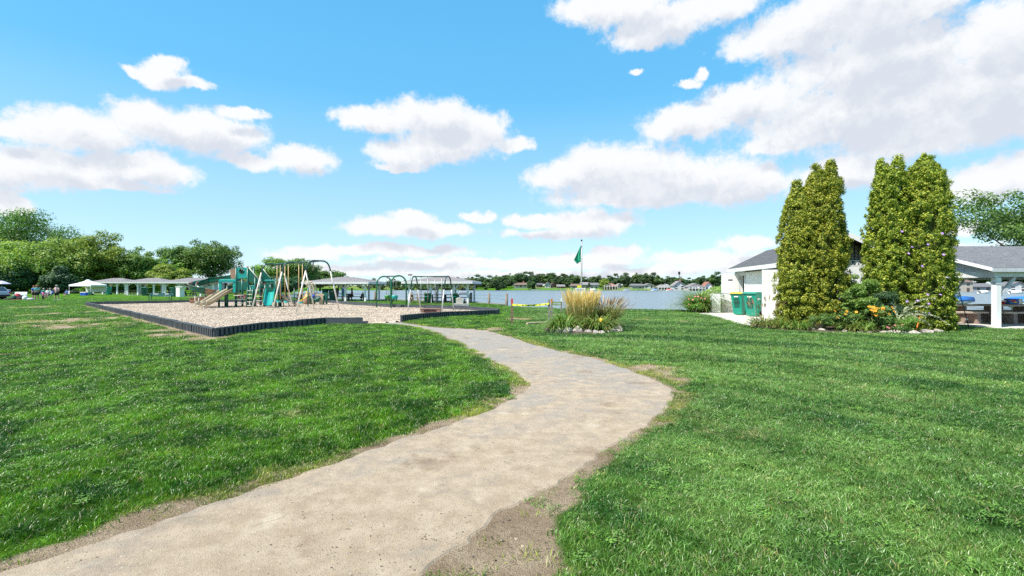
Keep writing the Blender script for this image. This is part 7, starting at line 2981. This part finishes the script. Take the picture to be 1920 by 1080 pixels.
def build_left_things():
    d = 56.0
    cooler(GX(33, 58), 58, BLUE_P, WHITE, 'blue cooler with white lid in the pile on the lawn', R(8), s=1.35)
    soft_bag(GX(26, d), d, 0.62, 0.5, 0.55, mat('dark_green_fabric', (0.02, 0.09, 0.05), 0.8, 0.15), 'dark green bag, left in the pile on the lawn')
    soft_bag(GX(38, d), d, 0.8, 0.5, 0.38, C_BLACK, 'black bag in the middle of the pile on the lawn')
    soft_bag(GX(47, d), d, 0.55, 0.45, 0.50, C_WHITE, 'white bag, right in the pile on the lawn', strap=False)
    soft_bag(GX(33, 57.2), 57.2, 0.7, 0.5, 0.72, C_RED, 'red bundled towel on top of the pile on the lawn', strap=False)
    soft_bag(GX(57, d - 0.6), d - 0.6, 0.75, 0.5, 0.24, C_GREY, 'flat pale grey bag lying beside the teal shirted person', strap=False)
    soft_bag(GX(16, d - 0.4), d - 0.4, 1.0, 0.6, 0.22, C_BLACK, 'flat black bag lying behind the car', strap=False)
    # towel on the grass
    t = MB().box((GX(33, d - 1.2), d - 1.2, 0.075), (0.95, 0.6, 0.03), R(7)).build('beach_towel', C_RED, None, bevel=0.01)
    tag(t, 'red towel spread on the grass before the pile of bags', 'towel')
    # park bench of white board behind
    b = empty('white_bench', (GX(36, 62), 62, 0.03), 0, 'plain grey white bench behind the pile of bags', 'bench')
    MB().span(-0.8, 0.8, -0.2, 0.2, 0.40, 0.46).build('seat', WHITE_OLD, b)
    MB().box((0, 0.24, 0.68), (1.6, 0.04, 0.36), rx=R(-8)).build('backrest', WHITE_OLD, b)
    for sx in (-1, 1):
        MB().span(sx * 0.65 - 0.04, sx * 0.65 + 0.04, -0.18, 0.18, 0, 0.399).build('leg', WHITE_OLD, b)
    # folding table with a cooler, and an umbrella, at the left edge
    t = empty('folding_table', (GX(9, 68), 68, 0.03), 0, 'folding table at the left edge under the patio umbrella', 'table')
    MB().span(-0.9, 0.9, -0.38, 0.38, 0.71, 0.745).build('top', WHITE_OLD, t)
    for sx in (-1, 1):
        for sy in (-1, 1):
            MB().tube([(sx * 0.78, sy * 0.3, 0), (sx * 0.72, sy * 0.3, 0.709)], 0.018, 6).build('leg', CHAIN, t)
    cooler(GX(14, 68), 68, BLUE_P, WHITE, 'blue cooler with white lid on the folding table at the left edge', 0, 0.78, 0.9)
    u = empty('patio_umbrella', (GX(3, 70), 70, 0.03), 0, 'pale lilac umbrella at the left edge of the photo', 'umbrella')
    MB().tube([(0, 0, 0), (0, 0, 2.35)], 0.025, 8).build('pole', CHAIN, u, True)
    MB().lathe([(1.0, 1.92), (0.98, 1.95), (0.55, 2.2), (0.05, 2.4)], seg=8).build('canopy', cloth('lilac', (0.50, 0.48, 0.62)), u)
    # canopy tent
    d = 84.0
    cxa, cxb = GX(128, d), GX(174, d)
    W = cxb - cxa
    o = empty('canopy_tent', ((cxa + cxb) / 2, d + W / 2 * 0.7, 0.0), R(-6), 'white pop-up canopy tent with a back wall beside the shelters', 'canopy')
    e, h = ZZ(534, d), ZZ(526.0, d + 1.4)
    w = W / 2
    mb = MB()
    prof = [(1.0, e), (0.62, e + (h - e) * 0.30), (0.28, e + (h - e) * 0.72), (0.13, h)]
    rows = []
    for (f, z) in prof:
        rows.append([(-w * f, -w * 0.7 * f, z), (0, -w * 0.7 * f * 1.0, z - 0.03), (w * f, -w * 0.7 * f, z), (w * f, w * 0.7 * f, z), (-w * f, w * 0.7 * f, z), (-w * f, -w * 0.7 * f, z)])
    mb.sheet(rows)
    mb.build('roof', CANVAS, o, solid=0.02)
    MB().lathe([(w * 0.16, h - 0.02), (w * 0.13, h + 0.12), (0.05, h + 0.18)], seg=8).build('vent_cap', CANVAS, o)
    for (a, b) in (((-w, -w * 0.7), (w, -w * 0.7)), ((w, -w * 0.7), (w, w * 0.7)), ((-w, w * 0.7), (-w, -w * 0.7))):
        MB().bar((a[0], a[1], e - 0.13), (b[0], b[1], e - 0.13), 0.02, 0.25).build('valance', CANVAS, o)
    for sx in (-1, 1):
        for sy in (-1, 1):
            MB().tube([(sx * (w - 0.05), sy * (w * 0.7 - 0.05), 0), (sx * (w - 0.05), sy * (w * 0.7 - 0.05), e)], 0.03, 6).build('leg', WHITE_OLD, o, True)
    MB().span(-w + 0.1, w - 0.1, w * 0.7 - 0.03, w * 0.7, 0.55, e - 0.1).build('back_wall', CANVAS, o)
    t = empty('folding_table', ((cxa + cxb) / 2, d - 0.2, 0.03), R(-4), 'long dark table in front of the white canopy tent', 'table')
    MB().span(-1.6, 1.6, -0.4, 0.4, 0.70, 0.74).build('top', WOOD_DARK, t)
    for sx in (-1, 1):
        for sy in (-1, 1):
            MB().tube([(sx * 1.4, sy * 0.32, 0), (sx * 1.35, sy * 0.32, 0.699)], 0.02, 6).build('leg', CHAIN, t)
    cooler(GX(158, 82.5), 82.5, BLUE_P, WHITE, 'blue cooler under the table before the canopy tent', 0, s=1.5)
    # green bench
    d = 54.5
    o = empty('park_bench', (GX(300.5, d), d, 0.03), R(2), 'long dark green bench with pale lettering on its back', 'bench')
    BG = mat('bench_green', (0.008, 0.085, 0.075), 0.5, 0.1)
    L = 44 / F_PX * d
    MB().box((0, 0.22, 0.66), (L, 0.04, 0.34), rx=R(-10)).build('backrest', BG, o)
    for k in range(3):
        MB().span(-L / 2, L / 2, -0.22 + k * 0.14, -0.10 + k * 0.14, 0.42, 0.455).build('seat_board', BG, o)
    for f in (-0.42, 0.42):
        MB().span(f * L - 0.03, f * L + 0.03, -0.2, -0.15, 0, 0.419).build('leg', BG, o)
        MB().bar((f * L, 0.2, 0), (f * L, 0.245, 0.84), 0.05, 0.05).build('leg', BG, o)
        MB().span(f * L - 0.03, f * L + 0.03, -0.25, 0.2, 0.60, 0.63).build('arm', BG, o)
    mb = MB()
    for (cx, w) in ((-0.85, 0.08), (-0.70, 0.12), (-0.52, 0.10), (-0.40, 0.08), (0.45, 0.08), (0.58, 0.12), (0.74, 0.10)):
        mb.box((cx, 0.183, 0.70), (w, 0.008, 0.10), rx=R(-10))
    mb.build('lettering', WHITE, o)
    # bins among the shelters
    for (px, d, lidm, lab, s) in ((167.5, 88, LID_Y, 'green bin with a tan yellow lid left of the picnic shelters', 1.2), (202.5, 90, CART, 'green bin between the posts of the leftmost shelter', 1.25), (271.5, 80, CART_DARK, 'dark green bin between the middle shelter posts above the bench', 1.25), (326, 72.5, CART_DARK, 'dark green bin left of the white cabinet', 1.2)):
        wheeled_cart(GX(px, d), d, R(random.uniform(-25, 25)), lidm, lab, s, CART if lidm is not CART_DARK else CART_DARK, 'bins by the picnic shelters', 0.03, mark=False)
    for (px, d, lab) in ((610, 52.5, 'left of the two green bins beside the lakeside shelter'), (622.5, 51.5, 'right of the two green bins beside the lakeside shelter')):
        wheeled_cart(GX(px, d), d, R(20), CART_DARK, lab, 1.12, CART_DARK, 'bins by the lakeside shelter', 0.03, mark=(px > 620))
    # round green litter barrels by the silver-swing shelter
    for (px, d, lab) in ((802, 44.0, 'round green litter barrel left of the middle post behind the silver swing'), (851.5, 43.2, 'round green litter barrel right of the posts behind the silver swing')):
        o = empty('litter_barrel', (GX(px, d), d, 0.04), 0, lab, 'bin', 'green litter barrels')
        MB().lathe([(0.26, 0.0), (0.29, 0.02), (0.31, 0.86), (0.335, 0.88), (0.335, 0.94), (0.30, 0.95), (0.28, 0.3)], seg=18).build('barrel', CART_DARK, o, True)
        MB().lathe([(0.31, 0.0), (0.33, 0.03), (0.31, 0.05)], (0, 0, 0.60), 18).build('hoop', CART, o, True)
    # white cabinet
    d = 71.5
    o = empty('white_cabinet', (GX(338, d), d, 0.03), R(-20), 'tall white cabinet by the post of the right picnic shelter', 'cabinet')
    MB().span(-0.42, 0.42, -0.35, 0.35, 0.0, 1.45).build('body', WHITE, o)
    MB().span(-0.5, 1.0, -0.42, 0.42, 1.452, 1.56).build('top', WHITE_OLD, o)
    MB().span(-0.40, 0.40, -0.375, -0.352, 0.06, 1.40).build('door', WHITE, o)
    # stone-grey parked car, only its tail in the picture
    d = 56.5
    o = empty('parked_car', (GX(6, d) - 2.15, d, 0.03), 0, 'silver blue car with red tail light cut by the left edge', 'car')
    PAINT = mat('car_paint', (0.30, 0.38, 0.46), 0.25, 0.05, spec=0.6)
    prof = [(-2.1, 0.35), (2.05, 0.35), (2.12, 0.60), (2.08, 0.95), (1.95, 1.0), (1.45, 1.50), (-0.55, 1.52), (-1.15, 1.02), (-2.05, 0.88), (-2.15, 0.6)]
    MB().prism(prof, 'y', -0.86, 0.86).build('body', PAINT, o, bevel=0.05)
    MB().prism([(1.28, 1.03), (1.80, 1.03), (1.42, 1.42), (1.28, 1.42)], 'y', -0.872, -0.862).build('side_window', GLASS, o)
    MB().prism([(0.35, 1.03), (1.2, 1.03), (1.2, 1.42), (0.35, 1.42)], 'y', -0.872, -0.862).build('side_window', GLASS, o)
    MB().prism([(-0.95, 1.03), (0.27, 1.03), (0.27, 1.42), (-0.5, 1.42)], 'y', -0.872, -0.862).build('side_window', GLASS, o)
    mb = MB()
    mb.add([(1.955, -0.74, 1.02), (1.955, 0.74, 1.02), (1.475, 0.68, 1.485), (1.475, -0.68, 1.485)], [(0, 1, 2, 3)])
    mb.build('rear_window', GLASS, o, solid=0.015)
    for sy in (-1, 1):
        MB().span(1.90, 2.115, sy * 0.885 - 0.03 * sy, sy * 0.70, 0.74, 0.95).build('tail_light', RED_P, o)
    MB().span(2.06, 2.2, -0.8, 0.8, 0.40, 0.58).build('bumper', RUBBER, o, bevel=0.02)
    for sx in (-1.32, 1.32):
        for sy in (-1, 1):
            w_ = MB().tube([(sx, sy * 0.66, 0.33), (sx, sy * 0.885, 0.33)], 0.33, 18).build('wheel', RUBBER, o, True)
            MB().tube([(sx, sy * 0.80, 0.33), (sx, sy * 0.895, 0.33)], 0.20, 14).build('rim', CHAIN, w_, True)


build_left_things()


# ------------------------------------------------------------------ houses, docks and boats across the lake
def wallm(c):
    return mat('siding_%02d%02d%02d' % tuple(int(x * 99) for x in c), c, 0.7, 0.08, 0.8)


def house(px0, px1, d, py_base, py_eave, py_ridge, wall, roofm, label, kind='side', storeys=1, porch=False, depth=9.0, chimney=False, name='lake_house'):
    """house facing the water; gable to the side or to the front, windows with frames, a door, a porch"""
    xa, xb = GX(px0, d), GX(px1, d)
    w = xb - xa
    zb, ze, zr = ZZ(py_base, d), ZZ(py_eave, d), ZZ(py_ridge, d)
    x0 = (xa + xb) / 2
    o = empty(name, (x0, d, zb), math.atan2(-x0, d) * 0.35, label, 'house', 'houses across the lake')
    H = ze - zb
    Rr = zr - zb
    h = w / 2
    wm = wallm(wall)
    if kind == 'front':
        MB().prism([(-h, -2.0), (h, -2.0), (h, H), (0, Rr - 0.25), (-h, H)], 'y', 0, depth).build('wall', wm, o)
        mb = MB()
        ov = 0.5
        sl = (Rr - H) / h
        for s in (-1, 1):
            mb.prism([(0, Rr - 0.15), (s * (h + ov), H - ov * sl - 0.15), (s * (h + ov), H - ov * sl + 0.15), (0, Rr + 0.15)], 'y', -0.7, depth + 0.5)
        r_ = mb.build('roof', roofm, o)
    else:
        MB().span(-h, h, 0, depth, -2.0, H).build('wall', wm, o)
        mb = MB()
        if kind == 'hip':
            k = h * 0.45
            V = [(-h - 0.6, -0.7, H), (h + 0.6, -0.7, H), (h + 0.6, depth + 0.6, H), (-h - 0.6, depth + 0.6, H), (-k, depth / 2, Rr), (k, depth / 2, Rr)]
            mb.add([(a, b, c + 0.02) for a, b, c in V], [(0, 1, 5, 4), (1, 2, 5), (2, 3, 4, 5), (3, 0, 4), (3, 2, 1, 0)])
        else:
            mb.prism([(-0.7, H - 0.1), (depth / 2, Rr), (depth + 0.7, H - 0.1), (depth + 0.7, H - 0.35), (-0.7, H - 0.35)], 'x', -h - 0.5, h + 0.5)
        r_ = mb.build('roof', roofm, o)
    if chimney:
        MB().span(h * 0.3, h * 0.3 + 0.9, depth * 0.5, depth * 0.5 + 0.9, H, Rr + 1.2).build('chimney', wallm((0.30, 0.15, 0.11)), r_)
    fl = H / storeys
    nwin = max(2, int(w / 2.6))
    for s in range(storeys):
        for k in range(nwin):
            cx = -h + w * (k + 0.5) / nwin
            if s == 0 and k == nwin // 2:
                MB().span(cx - 0.55, cx + 0.55, -0.06, -0.003, 0.05, min(2.1, fl * 0.85)).build('door', mat('house_door', (0.08, 0.06, 0.05), 0.5, 0.1), o)
                continue
            ww, zh = min(1.5, w / nwin * 0.6), min(1.5, fl * 0.5)
            zc = s * fl + fl * 0.55
            f = MB().span(cx - ww / 2 - 0.1, cx + ww / 2 + 0.1, -0.05, -0.003, zc - zh / 2 - 0.1, zc + zh / 2 + 0.1).build('window', WHITE, o)
            MB().span(cx - ww / 2, cx + ww / 2, -0.075, -0.053, zc - zh / 2, zc + zh / 2).build('pane', GLASS, f)
    if porch:
        p = MB().span(-h - 0.4, h + 0.4, -3.2, -0.08, fl - 0.2, fl + 0.02).build('deck', WHITE_OLD, o)
        MB().span(-h - 0.4, h + 0.4, -3.25, -3.18, fl + 0.75, fl + 0.85).build('rail', WHITE, p)
        n = 6
        for k in range(n):
            cx = -h - 0.3 + (w + 0.6) * k / (n - 1)
            MB().span(cx - 0.1, cx + 0.1, -3.2, -3.0, -1.5, fl + 0.76).build('post', WHITE, p)
    return o


def build_houses():
    cream, white, grey, tan_, red, beige = (0.48, 0.43, 0.36), (0.52, 0.51, 0.50), (0.30, 0.31, 0.33), (0.40, 0.25, 0.16), (0.20, 0.05, 0.045), (0.38, 0.33, 0.27)
    house(965, 988.5, 322, 538.5, 533.5, 530.0, cream, ROOF_BROWN, 'long cream house with brown roof, leftmost across the lake', 'side', 1, chimney=True)
    house(1006, 1017, 330, 538.5, 533.5, 530.5, red, ROOF_DARK, 'dark red house left of the white gabled one across the lake', 'side')
    house(1023, 1032.5, 322, 538.5, 533.0, 528.5, white, ROOF_GREY, 'white gabled house with a red neighbour across the lake', 'front', 2)
    house(1033.5, 1040, 326, 539, 533.5, 530.5, (0.36, 0.09, 0.07), ROOF_BROWN, 'small brick red house right of the white gabled one', 'front')
    house(1045.5, 1058.5, 318, 540, 536.5, 533.5, (0.33, 0.08, 0.07), ROOF_PALE, 'low red cottage near the water, left of the flagpole', 'side')
    house(1072, 1089, 314, 541, 535.5, 532.0, grey, ROOF_BROWN, 'low blue grey house behind the flagpole', 'side', 1, porch=False)
    house(1090.5, 1104, 314, 541, 533.5, 529.0, beige, ROOF_PALE, 'beige house with tall roof just right of the flagpole', 'side', 2)
    house(1106, 1122, 312, 541, 534.0, 530.0, (0.62, 0.58, 0.54), ROOF_GREY, 'white grey house right of the narrow conifer across the lake', 'side', 2)
    house(1133, 1156, 304, 542, 536.5, 531.0, tan_, ROOF_RED, 'orange tan house with spreading red brown roof and deck', 'hip', 1, porch=True)
    house(1157, 1166, 312, 540.5, 535.5, 531.5, (0.55, 0.50, 0.46), ROOF_PALE, 'small pale house squeezed right of the tan house', 'front')
    house(1185, 1205.5, 306, 540.5, 535.0, 532.0, grey, ROOF_GREY, 'white trimmed grey house under the tall tree clump', 'side', 2)
    house(1208, 1226, 304, 540.5, 535.0, 531.5, (0.50, 0.49, 0.48), ROOF_PALE, 'grey house right of the clump, before the pavilion', 'front', 1)
    house(1234, 1258.5, 296, 543, 538.5, 533.5, white, ROOF_PALE, 'white pavilion-like house with a low hipped roof at the shore', 'hip', 1, porch=True)
    house(1263, 1284.5, 284, 543.5, 535.0, 527.0, white, ROOF_PALE, 'large white house with a high roof under the mast', 'front', 2, chimney=True)
    house(1291, 1318, 268, 543.5, 537.0, 531.5, (0.50, 0.44, 0.40), ROOF_PALE, 'wide grey roofed house behind the silver grass mound', 'front', 2, porch=True)
    house(1321, 1337, 268, 543.0, 538.0, 528.5, (0.70, 0.68, 0.66), ROOF_RED, 'steep gabled house with red roof left of the white door', 'front', 1)
    house(1792, 1821, 222, 548, 529.0, 521.5, beige, ROOF_BROWN, 'beige two-storey house seen under the shelter beam', 'hip', 2)
    house(1829, 1858, 226, 547, 537.0, 531.0, grey, ROOF_GREY, 'long grey house left behind the white shelter post', 'side', 1)
    house(1894, 1924, 224, 546, 536.0, 528.5, white, ROOF_GREY, 'white gabled house at the right edge across the lake', 'front', 2)
    house(374, 396, 122, 536.0, 531.5, 526.5, white, ROOF_GREY, 'grey roofed house behind the right picnic shelter', 'hip', 1)
    # docks and moored boats
    r = random.Random(3)
    for i, (px, d, m, lab) in enumerate([(1003, 297, WHITE_OLD, 'short pale dock below the dark red house'), (1055, 292, WOOD_GREY, 'grey dock below the red cottage'), (1100, 291, WOOD_GREY, 'grey dock right of the notice board on the far shore'), (1140, 288, WOOD_DARK, 'dark dock below the tan house'), (1205, 284, WOOD_GREY, 'grey dock below the grey houses'), (1242, 280, WHITE_OLD, 'pale dock below the white pavilion house'), (896, 300, WOOD_DARK, 'dark dock on the far shore left of the wood')]):
        x = GX(px, d)
        o = empty('dock', (x, d, WATER_Z), 0, lab, 'dock', 'docks on the far shore')
        w = 2.6 if px != 896 else 3.0
        MB().span(-w, w, 0.0, 4.0, 0.35, 0.5).build('deck', m, o)
        for sx in (-1, 0, 1):
            MB().tube([(sx * w * 0.9, 0.1, -1.0), (sx * w * 0.9, 0.1, 0.9)], 0.12, 6).build('pile', WOOD_DARK, o)
    for i, (px, d, cov, lab) in enumerate([(1175.5, 284, mat('navy_cover', (0.03, 0.06, 0.16), 0.6, 0.1), 'navy covered boat moored on the far shore'), (1227.5, 280, BLUE_COVER, 'bright blue covered boat moored on the far shore'), (1256, 276, RED_P, 'red boat moored at the right of the far docks'), (1112, 287, WHITE, 'white boat moored right of the notice board'), (1845, 172, WHITE, 'white boat moored left of the shelter post'), (1905, 165, WHITE, 'white boat moored at the right edge')]):
        o = empty('moored_boat', (GX(px, d), d, WATER_Z), r.uniform(-0.2, 0.2), lab, 'boat', 'boats moored on the far shore')
        L = 3.8
        secs = [(-L / 2, 0.75, 0.55), (0, 0.85, 0.6), (L * 0.3, 0.65, 0.65), (L / 2, 0.05, 0.8)]
        mb = MB()
        mb.sheet([[(sx, w * math.cos(a), h - (h + 0.1) * math.sin(a)) for a in np.linspace(0, math.pi, 7)] for (sx, w, h) in secs])
        mb.build('hull', WHITE, o, True, solid=0.05)
        mb = MB()
        mb.sheet([[(sx, w * math.cos(a), h + 0.6 * w * math.sin(a)) for a in np.linspace(0, math.pi, 7)] for (sx, w, h) in secs])
        mb.build('cover', cov, o, True, solid=0.05)
    # pontoon boat out on the water
    d = 165.0
    o = empty('pontoon_boat', (GX(869, d), d, WATER_Z), R(10), 'white pontoon boat on the open water behind the shelter', 'boat')
    for sy in (-0.8, 0.8):
        MB().tube([(-1.5, sy, 0.15), (1.1, sy, 0.15), (1.55, sy, 0.35)], [0.3, 0.3, 0.08], 9).build('pontoon', CHAIN, o, True)
    MB().span(-1.5, 1.4, -1.1, 1.1, 0.42, 0.52).build('deck', WHITE, o)
    MB().span(-1.4, 1.1, -1.08, -1.0, 0.525, 1.05).build('side_fence', mat('boat_side', (0.55, 0.56, 0.62), 0.5, 0.1), o)
    MB().span(-1.4, 1.1, 1.0, 1.08, 0.525, 1.05).build('side_fence', mat('boat_side', (0.55, 0.56, 0.62), 0.5, 0.1), o)
    MB().span(-0.9, 0.5, -0.6, 0.6, 0.53, 1.15).build('seats', C_NAVY, o)
    MB().span(-1.2, 0.2, -1.0, 1.0, 1.9, 1.98).build('bimini', C_NAVY, o)
    for sx in (-1.1, 0.1):
        for sy in (-0.95, 0.95):
            MB().tube([(sx, sy, 0.5), (sx, sy, 1.91)], 0.03, 5).build('strut', CHAIN, o)
    # red awning boat beyond the lakeside shelter
    d = 120.0
    o = empty('awning_boat', (GX(617, d), d, WATER_Z), 0, 'boat lift with a red canopy seen under the lakeside shelter', 'boat lift')
    MB().prism([(-1.0, 1.62), (0, 1.85), (1.0, 1.62), (1.0, 1.55), (-1.0, 1.55)], 'x', -1.3, 1.0).build('canopy', RED_P, o)
    for sx in (-1.1, 0.8):
        for sy in (-0.9, 0.9):
            MB().tube([(sx, sy, -1), (sx, sy, 1.6)], 0.05, 6).build('post', CHAIN, o)
    MB().span(-1.2, 1.0, -0.8, 0.8, 0.5, 0.9).build('hull', WHITE, o, bevel=0.2)
    # radio mast and light pole
    d = 330.0
    o = empty('radio_mast', (GX(1273.5, d), d, 5.0), 0, 'slim radio mast above the big white house across the lake', 'mast')
    h = ZZ(510, d) - 5
    MB().tube([(0, 0, 0), (0, 0, h)], [0.45, 0.3], 8).build('shaft', CHAIN, o, True)
    for z in (0.74, 0.82, 0.90):
        MB().lathe([(0.7, 0.0), (0.75, 0.9)], (0, 0, h * z), 8).build('antenna_ring', BLACK, o)
    d = 150.0
    o = empty('light_pole', (GX(769, 300), 300, 0.0), 0, 'tall floodlight pole above the roof of the silver swing shelter', 'light pole')
    h = ZZ(514, 300)
    MB().tube([(0, 0, -1), (0, 0, h)], 0.22, 7).build('shaft', CHAIN, o, True)
    for sx in (-1, 0, 1):
        MB().span(sx * 0.9 - 0.35, sx * 0.9 + 0.35, -0.25, 0.25, h - 0.9, h).build('floodlight', WOOD_DARK, o)


build_houses()

# ------------------------------------------------------------------ small scatter last
build_grass()
build_chips()
build_pebbles()
